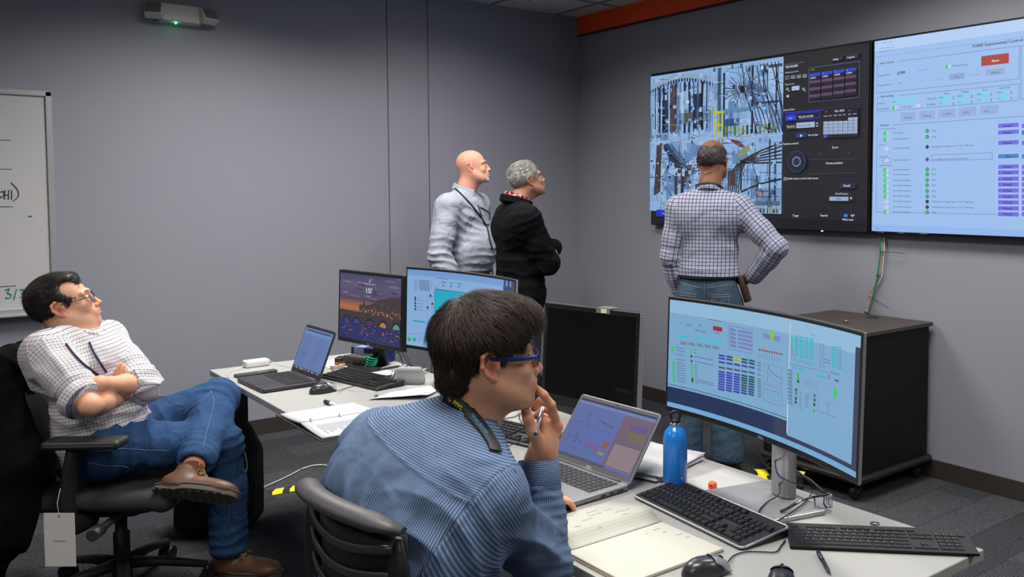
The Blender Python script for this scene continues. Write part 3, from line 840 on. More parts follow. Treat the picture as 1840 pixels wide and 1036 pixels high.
WTV, HTV = 1.905, 1.112
TVB = mat('tv_bezel', (16, 16, 18), .35)
def tv(label, y0, y1, canvas, strength, led=None):
    t = thing('wall_screen', label, 'screen', (4.38, (y0+y1)/2, 1.337), -PI/2)
    MB().box((0, .028, HTV/2), (y0-y1, .05, HTV)).build('housing', TVB, t, .004)
    MB().box((0, .045+.005, HTV/2), (.9, .02, .5)).build('wall_mount', BLK, t)
    W = y0-y1; P = lambda x, y, o: (-W/2+x*W/canvas.W, -.0002-o, HTV*(1-y/canvas.H))
    MB().box((0, .0022, HTV/2), (W-.016, .0036, HTV-.018)).build('panel', PANEL, t)
    canvas.build('screen_picture', P, t, strength, dz=.0002)
    if led: MB().box((led, .001, .008), (.012, .003, .003)).build('status_light', mat('led_white', (230, 235, 255), .3, emit=((230, 235, 255), 8)), t)
    return t
STV = 1.0
# ---- security recorder screen
C = Canvas(WTV, HTV, [(1168, 133), (1565, 72), (1566, 421), (1172, 403)])
C.frame(1160, 80, 3.238)
PAN = (26, 27, 34)
C.rect(.012, .012, WTV-.012, HTV-.012, PAN, True); C.up()
C.rect(.012, HTV*.93, WTV-.012, HTV-.014, (14, 15, 26), True); C.up()
fx0, fx1 = C.P(30, 500)[0], C.P(804, 500)[0]; fy0, fy1 = C.P(400, 125)[1], C.P(600, 940)[1]
fm = C.P(390, 300)[0]; vm = C.P(400, 548)[1]
save = (C.h, C.o); C.h = None
fy0 = .02; fy1 = HTV*.905
for (a, b, c, d, k) in ((fx0, fy0, fm, vm, 0), (fm, fy0, fx1, vm, 1), (fx0, vm, fm, fy1, 2), (fm, vm, fx1, fy1, 3)): feed(C, a, b, c, d, k)
C.rect(fm-.002, fy0, fm+.002, fy1, (190, 200, 210)); C.rect(fx0, vm-.002, fx1, vm+.002, (190, 200, 210)); C.up()
C.h, C.o = save
BL = (40, 60, 200); WH = (214, 222, 236); GY = (130, 140, 160); NV = (16, 24, 48)
C.frame(1160, 80, 3.238); C.rect(78, 958, 230, 996, (24, 44, 190)); C.up(); C.text('Live', 112, 984, 12, WH)
C.frame(1400, 80, 5.756)
def T(s, x, y, h, c=WH, b=False): C.text(s, x, y, h, c, b)
T('Network Disk Recorder', 72, 218, 17, (110, 130, 170)); T('WJ-NX200', 72, 250, 25, WH, True); T('Multiscreen select', 72, 303, 17); T('Digital zoom', 72, 425, 17)
C.rect(540, 130, 670, 178, (30, 36, 52)); C.rect(690, 108, 832, 162, (36, 42, 58)); C.up(); T('Setup', 566, 170, 22, WH, True); T('Logout', 716, 148, 22, WH, True)
for i in range(4):
    x = 76+i*60; C.box(x, 332-i*6, x+40, 362-i*6, WH, .002)
    if i: C.line([(x+20, 332-i*6), (x+20, 362-i*6)], WH, .0015); C.line([(x, 347-i*6), (x+40, 347-i*6)], WH, .0015)
C.rect(144, 436, 222, 480, (190, 206, 236)); C.up(); T('x1', 170, 470, 16, (60, 70, 110))
for x in (100, 268): C.box(x-14, 452, x+10, 474, WH, .003); C.line([(x+8, 474), (x+20, 488)], WH, .004)
C.rect(90, 528, 100, 544, WH); C.poly([(100, 528), (114, 518), (114, 554), (100, 544)], WH)
C.box(318, 245, 845, 600, (110, 130, 180), .002); T('1-16', 336, 274, 18)
for c in range(4):
    x = 328+c*124; dy = -17*c
    for r in range(4):
        y = 305+dy+r*72
        C.rect(x, y, x+112, y+32, (44, 66, 214) if r == 0 else (96, 70, 112)); C.rect(x, y+34, x+112, y+66, (24, 22, 30))
    C.up(); T(str(c+1), x+14, 329+dy, 16); T('CAM%d' % (c+1), x+4, 362+dy, 20, WH, True)
T('Date & Time', 60, 690, 20, WH, True); C.line([(50, 712), (850, 645)], (50, 50, 220), .006)
C.box(84, 722, 440, 792, (50, 60, 220), .004); C.rect(92, 736, 196, 790, (40, 66, 220)); C.up(); T('Live', 118, 773, 20); T('*01:57:14 PM', 216, 766, 25, WH, True)
C.rect(96, 830, 200, 880, (60, 56, 78)); C.rect(200, 812, 390, 868, (176, 196, 228)); C.up(); T('Playback', 100, 862, 22, WH); T('* 06:55:01 PM', 204, 856, 22, (40, 50, 80)); 
C.poly([(402, 822), (428, 822), (415, 806)], WH); C.poly([(402, 838), (428, 838), (415, 854)], WH)
C.rect(196, 918, 308, 966, (30, 56, 130)); C.up(); C.poly([(240, 928), (240, 960), (268, 944)], WH); T('Go to last', 322, 948, 22, WH, True)
C.rect(478, 672, 840, 972, (10, 16, 34)); C.up(); T('Mar 2025', 596, 702, 22, WH, True); T('< <', 500, 706, 14); T('> >', 740, 692, 14)
for k, s in enumerate(('MON', 'TUE', 'WED', 'THU', 'FRI', 'SAT', 'SUN')): T(s, 482+k*51, 752-k*4, 15)
d = -4
for r in range(6):
    for k in range(7):
        x = 482+k*51; y = 765+r*34-k*1.5; on = 1 <= d <= 30
        C.rect(x, y, x+47, y+31, (172, 192, 226) if on else ((40, 60, 210) if d == 31 else (30, 26, 38)))
        if 1 <= d <= 31: C.layer += .5; T(str(d), x+10, y+24, 15, (50, 60, 90) if on else WH); C.layer -= .5
        d += 1
C.up(); C.frame(1400, 240, 5.756)
T('Camera control', 62, 118, 22, WH, True)
for r, c in ((98, (40, 60, 96)), (88, (18, 30, 54)), (44, (150, 164, 196)), (36, (30, 44, 76))): C.disc(208, 290, r, c, 36, ry=r*1.28/5.756/1598*5.0); C.layer += .6
C.up(); T('Zoom', 574, 155, 22, WH, True); T('Home position', 516, 318, 24, WH, True); T('Call', 590, 368, 18, (50, 66, 110))
for x in (460, 750): C.box(x-12, 196, x+8, 216, (60, 80, 120), .003)
T('x1', 584, 214, 16, (60, 70, 100))
for y in (265, 412): C.line([(340, y+2), (840, y-4)], (70, 84, 110), .002)
C.box(80, 452, 104, 482, WH, .003); T('Enable camera control with mouse', 110, 474, 20, WH, True)
C.rect(662, 512, 826, 566, (34, 44, 74)); C.up(); T('Detail', 700, 550, 24, WH, True); T('Disk/Medium', 618, 632, 21, WH)
C.rect(558, 652, 756, 694, (160, 184, 222)); C.rect(764, 652, 806, 694, (24, 32, 60)); C.up(); T('HDD', 630, 684, 20, (40, 50, 80)); C.poly([(770, 660), (798, 660), (784, 684)], WH)
for a, b, s, tx in ((80, 330, 'Copy', 178), (376, 650, 'Search', 466)): C.box(a, 812, b, 876, (30, 40, 66), .002); T(s, tx, 856, 24, WH, True)
C.box(680, 818, 850, 920, (30, 40, 66), .002); C.rect(712, 832, 752, 862, (70, 130, 230)); C.line([(786, 838), (802, 858), (820, 836)], WH, .006); T('Wide view', 694, 898, 22, WH, True)
TV1 = tv('large wall screen showing four camera pictures and a dark recorder menu', 4.962, 3.057, C, STV*.8, led=.62)

# ---- experiment control screen
WT2 = 1.905
C = Canvas(WT2, HTV, None)
# map photo pixels on the wall plane to the panel
def tvmap(px, py):
    p = atX(px, py, 4.38); return ((3.047-p.y), (1.337+HTV)-p.z)
src = [(1570, 80), (1830, 60), (1830, 420), (1570, 415)]
C.h = homog(src, [tvmap(*s) for s in src]); C.frame(1560, 20, 4.932)
BG = (158, 192, 240); TX = (52, 66, 100)
C.rect(.012, .012, WT2-.012, HTV-.02, BG, True); C.up()
C.rect(.012, .012, WT2-.012, .07, (182, 208, 246), True); C.rect(.012, HTV-.055, WT2-.012, HTV-.02, (146, 184, 236), True); C.rect(.012, .1, WT2-.012, .103, (140, 170, 220), True); C.up()
for x, y, w in ((70, 290, 20), (130, 282, 40), (190, 275, 30), (100, 334, 50), (160, 328, 30), (205, 322, 22), (100, 362, 95), (205, 350, 30)): C.rect(x, y-3, x+w, y+1, (110, 130, 170))
T('FLARE Experimental Control', 922, 325, 27, (60, 66, 90), True)
def gbox(x0, y0, x1, y1, s, tw):
    a = C.P(x0, y0); b = C.P(x1, y1); ln = (92, 112, 160)
    C.line([(a[0], a[1]), (a[0], b[1]), (b[0], b[1]), (b[0], a[1]), (a[0]+tw, a[1])], ln, .002, True); C.line([a, (a[0]+.012, a[1])], ln, .002, True)
gbox(82, 470, 1336, 600, '', .13); T('Shot Control', 108, 472, 18, TX, True)
T('Active Shot', 92, 580, 18, TX); T('2199', 256, 564, 28, (24, 30, 60), True); T('Next Shot In', 92, 668, 18, TX); T('0 s', 276, 648, 18, TX); T('Start Shot', 444, 534, 20, (128, 152, 204)); T('Manual Control', 745, 494, 17, TX)
C.disc(698, 492, 16, (60, 210, 110), 12); C.disc(720, 490, 14, (200, 214, 240), 12)
C.rect(1004, 400, 1247, 488, (172, 66, 50)); C.rect(718, 558, 856, 612, (140, 168, 214)); C.rect(1042, 520, 1208, 572, (146, 172, 218)); C.up()
T('Abort', 1094, 452, 20, (240, 236, 240), True); T('Fire', 768, 592, 17, TX); T('Disarm', 1088, 556, 18, TX); T('Arm', 462, 624, 12, (126, 150, 200)); T('Charge', 598, 608, 15, (126, 150, 200)); T('Save Data', 898, 576, 17, (132, 156, 206))
gbox(82, 765, 1334, 790, '', .14); T('Shot Settings', 108, 766, 18, TX, True); T('Interval', 90, 826, 16, TX); T('Store Data', 90, 876, 17, TX); T('Conf. Chg.', 288, 858, 18, TX); T('Timeout', 524, 786, 18, TX); T('Deadline', 518, 838, 18, TX)
CY_ = (126, 212, 236)
C.rect(210, 786, 434, 815, CY_); C.up(); T('60 s', 214, 812, 15, TX)
C.disc(226, 856, 15, (60, 210, 110)); C.disc(246, 854, 12, (205, 216, 240)); C.disc(434, 838, 14, (190, 204, 236)); C.disc(452, 836, 13, (205, 216, 240))
for k, (s, x) in enumerate((('Arm', 676), ('Charge', 824), ('Fire', 1018), ('Save Data', 1160))):
    X = (626, 790, 962, 1142)[k]; y = (752, 738, 722, 706)[k]; T(s, x, (740, 724, 706, 690)[k], 18, TX)
    C.rect(X, y, X+112, y+28, CY_); C.rect(X, y+52, X+112, y+80, CY_); C.up(); T(('300 s', '600 s', '600 s', '600 s')[k], X+2, y+24, 17, TX); T('15 s', X+2, y+76, 17, TX)
    for yy in (y+4, y+54): C.poly([(X+122, yy+8), (X+136, yy+8), (X+129, yy-2)], TX); C.poly([(X+122, yy+16), (X+136, yy+16), (X+129, yy+26)], TX)
for k, (s, x0, x1, y0) in enumerate((('Vacuum', 288, 424, 900), ('Timing', 455, 595, 886), ('CCDPS', 626, 774, 872), ('DAQ', 808, 960, 856), ('Log', 994, 1156, 840))):
    C.rect(x0, y0, x1, y0+78, (152, 176, 222)); C.up(); T(s, x0+34, y0+52, 19, TX)
C.line([(1358, 310), (1354, 780)], (92, 112, 160), .002); C.line([(1358, 310), (1600, 250)], (92, 112, 160), .002); C.line([(1354, 780), (1600, 768)], (92, 112, 160), .002)
C.frame(1560, 210, 4.711)
gbox(80, 76, 2000, 842, '', .1); T('Systems', 104, 80, 18, TX, True)
for s, y in (('Core Control System', 112), ('Vacuum', 244), ('Diagnostics', 344), ('Capacitor Banks', 418)): T(s, 95, y-2, 13, TX)
rows = [('flare.pppl.gov', 140, 1, 'Firing'), ('timing.flare.pppl.gov', 191, 1, 'Firing'), ('vacuum.flare.pppl.gov', 269, 0, 'Attempted to change state to "fire" while busy'), ('mdsplus.flare.pppl.gov', 369, 2, '<pva://diag.flare.pppl.gov/status/message>'),
        ('ef.ccdps.flare.pppl.gov', 450, 1, 'Fired'), ('vf.ccdps.flare.pppl.gov', 491, 1, 'Fired'), ('pfa.ccdps.flare.pppl.gov', 540, 1, 'Fired'), ('pfb.ccdps.flare.pppl.gov', 583, 1, 'Fired'), ('tfa.ccdps.flare.pppl.gov', 627, 1, 'Fired'), ('tfb.ccdps.flare.pppl.gov', 672, 1, 'Fired'),
        ('dcs.ccdps.flare.pppl.gov', 716, 0, 'Attempted to change state to "fire" while busy'), ('dca.ccdps.flare.pppl.gov', 762, 0, 'Attempted to change state to "fire" while busy'), ('gf.ccdps.flare.pppl.gov', 806, 1, 'Fired')]
for s, y, on, msg in rows:
    y2 = y-22 if y < 200 else (y-16 if y < 300 else y-10 if y < 400 else y-6 if y < 600 else y)
    C.disc(148, y, 17, (50, 205, 90) if on == 1 else (180, 196, 236)); C.disc(162, y, 14, (200, 214, 244)); T(s, 214, y+2, 13, TX)
    C.disc(502, y2, 15, (26, 40, 60), 14); C.layer += .5; C.disc(502, y2, 12, {1: (40, 196, 90), 0: (50, 66, 84), 2: (120, 60, 200)}[on], 14); C.layer -= .5
    T(msg, 540, y2+6, 14, TX)
C.box(535, 320, 1054, 374, (120, 100, 180), .002); C.box(126, 350, 196, 388, (120, 100, 190), .002)
for i, y in enumerate((78, 135, 222, 336, 424, 473, 526, 574, 624, 674, 724, 774, 823)):
    c = (112, 112, 226) if i != 3 else (74, 130, 196)
    for k in range(5):
        if i == 1 and k == 1: c2 = (60, 120, 180)
        else: c2 = c
        x = 1102+k*200; C.rect(x-12, y-24, x+188, y+20, (176, 200, 242)); C.layer += .4; C.rect(x, y-20, x+176, y+16, c2); C.layer += .4; T('Arm' if i == 3 else "'Armed'", x+(62 if i == 3 else 40), y+7, 18, (30, 34, 90), True); C.layer -= .8
C.frame(1560, 210, 4.711)
for x, y, w in ((66, 940, 26), (62, 968, 8), (84, 971, 16), (110, 972, 26), (256, 978, 52), (436, 984, 66)): C.rect(x, y, x+w, y+5, (96, 116, 160))
TV2 = tv('large wall screen at the right edge showing pale blue experiment control page', 3.047, 3.047-WT2, C, STV*.95)

# ---- big curved monitor on the near table
C = Canvas(.80, .33, [(1204, 545), (1536, 598), (1527, 856), (1193, 738)])
C.frame(1190, 540, 4.317)
LB = (128, 176, 214); L2 = (150, 194, 228); DB = (30, 46, 84); G = (60, 84, 120)
C.rect(0, 0, .80, .33, (46, 56, 84), True); C.up(); C.rect(0, .0, .8, .028, L2, True); C.rect(0, .316, .8, .33, (120, 176, 222), True); C.rect(0, .27, .45, .316, (22, 44, 86), True); C.up()
xs = C.P(858, 500)[0]; xe = C.P(1438, 500)[0]
C.rect(.0, .012, xs, .268, LB, True); C.rect(xs+.002, .02, xe, .305, LB, True); C.up(); C.rect(0, .012, xs, .04, L2, True); C.rect(xs+.002, .02, xe, .045, L2, True); C.rect(xs, .012, xs+.003, .3, (220, 236, 246), True); C.up()
C.rect(0, .26, xs, .262, G, True)
def g2(x, y, w, h, c): C.rect(x, y, x+w, y+h, c)
T('FLARE Experimental Control', 292, 176, 8, (30, 40, 70), True); g2(316, 222, 60, 34, (176, 20, 44)); 
for x, y in ((150, 206), (238, 256), (322, 262), (200, 246)): g2(x, y, 34, 20, (112, 156, 196))
C.disc(234, 220, 7, (40, 190, 110)); T('2199', 105, 208, 8, (20, 30, 60))
g2(86, 292, 72, 16, (60, 196, 220))
for k in range(4): g2(206+46*k, 306+7*k, 38, 14, (60, 200, 222)); g2(206+46*k, 326+7*k, 38, 12, (60, 200, 222))
for k in range(5): g2(108+50*k, 342+8*k, 40, 26, (112, 146, 178)); C.layer += .5; T('Log', 118+50*k, 360+8*k, 7, TX); C.layer -= .5
for k in range(5): g2(424, 236+k*31, 42, 22, (118, 130, 190)); g2(480, 246+k*31, 104, 20, (122, 134, 196))
C.box(418, 216, 588, 400, (90, 110, 170), .0012)
g2(664, 268, 130, 40, (122, 140, 196)); C.layer += .5; C.disc(731, 290, 22, (150, 196, 50), 16); C.layer -= .5
for k in range(10): x = 632+19*k; C.line([(x, 326+3*k), (x, 400+3*k)], (150, 160, 190), .001); C.disc(x, 400+3.2*k, 6, (150, 24, 50), 8)
for r in range(3):
    for k in range(9): g2(628+19*k, 432+r*14+3*k, 9, 4, (90, 110, 150))
# system rows
ys = [393, 416, 446, 484, 510, 528, 548, 568, 588, 606, 626, 642, 658]
for i, y in enumerate(ys):
    if i not in (2, 3): C.disc(62, y, 6, (50, 200, 110), 8)
    g2(80, y-3, 52, 4, (70, 96, 140)); C.disc(172, y+16, 6, ((50, 200, 110), (30, 30, 50), (60, 50, 160))[1 if i in (2, 10, 11) else 2 if i == 3 else 0], 8)
    g2(188, y+14, 18 if i not in (2, 10, 11, 3) else 120, 4, (60, 84, 130))
PU = (62, 62, 190); GN = (24, 92, 100); YL = (176, 214, 50); GG = (82, 96, 124)
rws = [442, 464, 494, 536, 570, 590, 608, 628, 648, 668, 688, 708]
for i, y in enumerate(rws):
    for k in range(5):
        c = PU
        if i in (0, 1) and k == 2: c = YL
        elif i == 0 and k > 2 or i == 1 and k in (1, 3, 4): c = GN
        elif i == 3: c = GG
        elif 4 <= i <= 11 and k >= 3: c = GN if i < 10 or (i == 11) else PU
        X = 346+52*k-i*1.0; Y = y+8.6*k; g2(X, Y, 44, 15, c); C.layer += .5; g2(X+10, Y+6, 24, 3, (20, 26, 70)); C.layer -= .5
    g2(614, y+52, 28, 14, (104, 134, 170))
for (x0, y0, x1, y1) in ((664, 500, 808, 676), (656, 700, 806, 800)): C.box(x0, y0, x1, y1, (90, 120, 160), .001)
C.line([(670, 660), (690, 640), (696, 520), (708, 560), (740, 590), (808, 626)], (60, 50, 90), .0012); C.line([(690, 560), (700, 600), (750, 640), (805, 660)], (130, 120, 160), .001); C.line([(670, 668), (720, 676), (800, 684)], (190, 80, 100), .001)
for k in range(6): C.line([(660+28*k, 702+3*k), (658+28*k, 792+3*k)], (104, 140, 180), .0006)
for k in range(4): C.line([(658, 714+k*24), (806, 728+k*24)], (104, 140, 180), .0006)
# right window
T('FLARE Status', 1040, 264, 8, (30, 40, 70))
for i in range(9):
    for k in range(4): g2(904+43*k, 276+18.5*i+5*k, 34, 12, (44, 186, 206))
    for k in range(2): g2(1228+32*k, 342+19*i+4*k, 22, 13, (44, 186, 206))
    C.disc(886, 284+18*i, 6, (50, 200, 110) if i < 6 else (170, 110, 120), 8); g2(1114, 328+22*i, 20, 4, (80, 104, 146)); g2(1142, 334+22*i, 16 if i not in (5, 6) else 70, 4, (60, 84, 126)); g2(1290, 346+20*i, 24, 5, (84, 108, 150))
for k in range(4): g2(900+43*k, 460+9*k, 30, 12, (44, 186, 206))
for x, y in ((890, 518), (942, 530), (1104, 572), (1142, 578), (1218, 540), (1254, 546)): g2(x, y, 34, 16, (44, 186, 206))
C.line([(850, 500), (1300, 560)], (90, 120, 160), .001); g2(1250, 596, 40, 18, (84, 106, 142)); g2(1192, 570, 12, 9, (140, 30, 50)); g2(1192, 590, 12, 9, (140, 30, 50))
for i in range(10): g2(848, 540+i*28, 38, 22, (104, 140, 176))
for x, y, c in ((934, 580, (40, 190, 80)), (934, 606, (40, 190, 80)), (934, 634, (14, 80, 60)), (916, 702, (20, 90, 70)), (916, 730, (30, 140, 80)), (914, 770, (14, 70, 60)), (912, 800, (14, 60, 60)), (1073, 740, (20, 120, 60)), (1073, 775, (14, 90, 70)), (1070, 810, (14, 70, 60))): C.poly([(x-8, y-12), (x+8, y-10), (x+8, y+14), (x-8, y+12)], c)
C.rect(1060, 844, 1078, 872, (40, 200, 60))
for i in range(9):
    for k in range(5): g2(990+24*k, 610+i*12+4*k if i < 6 else 720+(i-6)*20, 12, 3, (86, 108, 150))
for i in range(8): g2(940, 716+18*i, 24, 4, (80, 100, 140)); g2(990, 730+14*i, 30, 4, (86, 108, 150))
C.box(1120, 620, 1270, 770, (116, 150, 190), .0008); C.rect(1244, 668, 1270, 742, (30, 220, 40)); C.line([(1105, 760), (1100, 860), (1180, 880), (1184, 790), (1194, 790), (1192, 884), (1270, 900)], (100, 120, 160), .0012)
PB = atd(1195, 742, 2.77), atd(1542, 862, 2.055)
foot = atz(1408, 897, TZ)
monitor('wide curved monitor with silver stand showing blue control windows on the near table', (foot.x, foot.y), PB[0], PB[1], .902, 1.258, C, .84, curve=1.8, silver=True, pole_y=.0, base=(.27, .22), base_y=-.072, thick=.011, tilt=.03, baseyaw=-.08)

# ---- vacuum overview on the second curved monitor
C = Canvas(.80, .33, [(730, 483), (921, 509), (918, 670), (727, 620)])
C.frame(590, 470, 4.932)
VB = (142, 184, 232); K = (30, 40, 70); CN = (22, 178, 206)
C.rect(0, 0, .8, .33, VB, True); C.up(); C.rect(0, 0, .8, .022, (120, 164, 220), True); C.rect(.7, 0, .8, .33, (58, 70, 100), True); C.rect(.0, .31, .8, .33, (150, 190, 235), True); C.up()
C.rect(.0, .022, .7, .3, VB, True); C.up(); C.rect(.0, .024, .7, .026, (110, 150, 200), True)
T('FLARE Vacuum Control System', 892, 156, 9, (30, 36, 60), True)
for i in range(7): C.line([(764, 166+i*14), (838, 178+i*14)], (26, 34, 40) if i % 2 else (40, 70, 60), .0022); C.rect(732, 164+i*14, 752, 168+i*14, (90, 110, 150))
C.rect(845, 180, 858, 250, (130, 170, 216))
a = C.P(872, 246); b = C.P(1190, 430); rr = .012
def rr_(x0, y0, x1, y1, r, c):
    pts = []
    for cx, cy, a0 in ((x1-r, y1-r, 0), (x0+r, y1-r, PI/2), (x0+r, y0+r, PI), (x1-r, y0+r, 1.5*PI)):
        pts += [(cx+r*math.cos(a0+PI/2*i/5), cy+r*math.sin(a0+PI/2*i/5)) for i in range(6)]
    C.poly(pts, c, True)
rr_(a[0], a[1], a[0]+.235, a[1]+.098, .012, (24, 60, 90)); C.up(); rr_(a[0]+.001, a[1]+.001, a[0]+.234, a[1]+.097, .011, CN)
for x, y, w in ((926, 182, 36), (990, 190, 26), (1050, 198, 40)): C.rect(x, y, x+w, y+14, (40, 176, 190)); C.line([(x+w/2-4, y+24), (x+w/2-4, y+52)], K, .0014); C.rect(x+w/2-9, y+30, x+w/2+1, y+42, (60, 70, 100))
for i, y in enumerate((322, 342, 372, 398, 426)): C.disc(738, y, 6, K, 6); C.rect(750, y+1, 790 if i else 775, y+5, (100, 124, 164))
C.rect(720, 518, 804, 536, CN); C.line([(822, 310), (818, 712)], K, .001); C.line([(818, 712), (1000, 745)], K, .001); C.line([(920, 400), (916, 600)], K, .001); C.line([(940, 460), (938, 560)], K, .001); C.line([(824, 310), (870, 322)], K, .001); C.line([(896, 598), (940, 604)], K, .001); C.line([(912, 660), (908, 730)], K, .001)
for x, y in ((896, 624), (930, 628), (694, 694), (728, 697)): C.disc(x, y, 12, (30, 186, 110), 10, ry=.009)
for x, y in ((843, 308), (856, 382), (822, 414), (940, 478), (938, 536)): C.disc(x, y, 7, (50, 40, 80), 6)
for x, y in ((880, 230), (835, 324), (850, 410), (950, 476), (890, 424), (944, 500), (700, 640), (726, 645), (760, 642), (880, 685), (915, 688)): C.rect(x, y, x+16, y+4, (80, 110, 150))
C.rect(756, 680, 776, 704, (176, 150, 220)); C.disc(796, 708, 8, (30, 186, 150), 8)
monitor('curved monitor showing a pale blue vacuum diagram, behind the near man\'s head', (1.865, 3.23), atd(728, 625, 3.95), atd(924, 672, 3.36), .89, 1.25, C, .8, curve=1.8, silver=True, pole_y=.0, pole_m=SIL, base=(.22, .12), base_y=-.01, thick=.011, tilt=.03)

# ---- lock screen: river, bridge and lit town at dusk
C = Canvas(.53, .33, [(609, 490), (717, 500), (706, 624), (601, 606)])
C.frame(590, 470, 4.932); W_, H_ = .53, .33
def band(y0, y1, c0, c1): C.poly([(0, y0), (W_, y0), (W_, y1), (0, y1)], c0, True, cols=[c0, c0, c1, c1])
band(0, .06, (66, 68, 104), (92, 82, 118)); band(.06, .13, (92, 82, 118), (78, 68, 96)); band(.13, .17, (110, 76, 84), (186, 110, 66)); band(.17, .2, (186, 110, 66), (120, 78, 66)); band(.2, .33, (36, 46, 92), (26, 40, 96)); C.up()
for i in range(26):
    x, y = random.uniform(0, .5), random.uniform(.0, .12); w = random.uniform(.04, .14)
    C.poly([(x, y), (x+w*.5, y-.005), (x+w, y+.002), (x+w*.6, y+.008), (x+w*.1, y+.006)], random.choice([(106, 92, 124), (124, 104, 132), (72, 66, 96), (60, 60, 92)]), True); C.layer += .05
C.up()
C.poly([(.17, .2), (.18, .15), (.21, .15), (.215, .12), (.23, .15), (.28, .145), (.33, .12), (.42, .1), (.53, .09), (.53, .21), (.17, .21)], (66, 52, 56), True); C.up()
for i in range(90):
    x = random.uniform(.17, .53); y = random.uniform(.165, .2); C.rect(x, y, x+.002+random.random()*.003, y+.006, random.choice([(240, 176, 96), (255, 206, 130), (214, 120, 70), (150, 90, 60)]), True)
for i in range(40):
    x = random.uniform(.22, .53); y = random.uniform(.11, .165); C.rect(x, y, x+.008, y+.01, random.choice([(84, 64, 62), (58, 46, 52), (104, 76, 66)]), True)
C.up(); C.poly([(0, .185), (.25, .19), (.53, .2), (.53, .245), (0, .235)], (62, 52, 54), True); C.up()
for k, x in enumerate((.03, .12, .235, .35, .46)):
    w = .075; c = ((44, 60, 120), (46, 66, 130), (70, 60, 80), (190, 116, 70), (90, 150, 140))[k]
    C.poly([(x, .245)]+[(x+w/2-w/2*math.cos(PI*i/10), .243-.032*math.sin(PI*i/10)) for i in range(11)]+[(x+w, .245)], (34, 32, 42), True); C.layer += .4
    C.poly([(x+.008, .247)]+[(x+w/2-(w/2-.01)*math.cos(PI*i/10), .247-.024*math.sin(PI*i/10)) for i in range(11)]+[(x+w-.008, .247)], c, True); C.layer -= .4
C.up()
for i in range(110):
    x = random.choice((.06, .1, .2, .24, .3, .38, .4, .46, .5))+random.gauss(0, .012); y = random.uniform(.245, .31); C.rect(x, y, x+random.uniform(.004, .02), y+.0025, random.choice([(170, 96, 76), (130, 84, 92), (196, 120, 80), (84, 70, 110), (30, 34, 80)]), True)
for i in range(50):
    x = random.uniform(0, .5); y = random.uniform(.25, .328); C.rect(x, y, x+random.uniform(.02, .06), y+.002, random.choice([(38, 56, 120), (24, 34, 80), (50, 60, 120)]), True)
C.up(); C.text('1:57', 305, 276, 42, (235, 235, 245), True); C.text('Friday, March 28', 300, 312, 9, (220, 220, 235)); C.rect(300, 194, 396, 199, (190, 190, 210)); C.disc(348, 178, 6, (190, 190, 210), 8)
monitor('black-framed monitor showing a dusk bridge lock screen with the time 1:57', (1.80, 4.0), atd(607, 612, 4.43), atd(722, 632, 4.08), .845, 1.197, C, .85, pole_y=.0, base=(.21, .17), base_y=-.03, thick=.028, bez=.014, chin=.02, tilt=.04, pole_w=.045, side=1)

# ---- black unlit monitor
L_, R_ = atd(972, 716, 3.08), atd(1143, 760, 2.80)
t = monitor('switched-off black monitor with tape on its top edge between the two curved ones', (1.83, 2.28), L_, R_, .858, 1.20, None, 0, pole_y=.0, base=(.2, .16), base_y=-.03, thick=.026, bez=.016, chin=.034, tilt=.06, silver=True)
inv = wframe(t).inverted(); a = inv @ Vector((L_[0], L_[1], .858)); Wm = (Vector((R_[0], R_[1]))-Vector((L_[0], L_[1]))).length
tp = MB(); yt = a.y+.342*.06
tp.box((a.x+Wm*.64, yt+.02, 1.2025-TZ), (.06, .046, .002)); tp.box((a.x+Wm*.64, yt-.0035, 1.194-TZ), (.06, .002, .016)); tp.build('clear_tape', mat('clear_tape', (120, 118, 116), .25), t)
tp = MB(); tp.box((a.x+Wm*.65, yt-.005, 1.194-TZ), (.024, .001, .014)); tp.build('paper_label', mat('label_cream', (222, 216, 190), .6), t)

# ---- laptop pictures
C = Canvas(.30, .19, [(1046, 730), (1183, 762), (1130, 868), (1002, 829)])
C.frame(960, 680, 1.)
C.rect(0, 0, .3, .19, (104, 124, 196), True); C.up(); C.rect(0, 0, .3, .007, (52, 58, 104), True); C.rect(0, .007, .3, .016, (128, 146, 206), True); C.rect(.19, .018, .3, .182, (126, 106, 128), True); C.rect(0, .182, .2, .19, (92, 92, 128), True); C.up()
C.rect(.225, .04, .29, .06, (112, 90, 160), True); C.rect(.225, .062, .29, .088, (128, 118, 96), True); C.rect(.20, .11, .295, .18, (166, 142, 152), True)
ln = (56, 60, 100)
for x0, y0, x1, y1 in ((.02, .035, .085, .085), (.1, .035, .175, .085), (.02, .1, .085, .16), (.1, .1, .175, .16)): 
    C.line([(x0, y0), (x0, y1), (x1, y1)], (70, 80, 130), .0007, True)
C.line([(.025, .08), (.045, .075), (.06, .045), (.065, .04), (.07, .078), (.083, .08)], ln, .0012, True); C.line([(.11, .055), (.135, .06), (.17, .065)], (30, 40, 60), .0016, True); C.line([(.11, .06), (.17, .072)], (60, 110, 110), .0014, True)
C.line([(.022, .13), (.045, .13), (.05, .11), (.053, .145), (.06, .13), (.085, .14)], ln, .0012, True)
C.line([(.105+.004*i, .14+.012*math.sin(i*2.3)) for i in range(13)], (170, 60, 80), .0016, True); C.rect(.16, .112, .18, .135, (160, 96, 90), True); C.rect(.155, .148, .178, .158, (170, 160, 90), True); C.rect(.1, .162, .14, .168, (90, 140, 160), True)
LAPG = mat('laptop_silver', (136, 137, 142), .38, .35)
a = atz(1018, 917, TZ); laptop('silver laptop with two-tone plots on screen beside the blue bottle', (1.335, 2.235), (1.352, 1.875), .237, .62, .222, C, .62, LAPG, mat('laptop_key', (38, 38, 42), .45), hole=(150, 150, 154), dell=True)
C = Canvas(.30, .2, None)
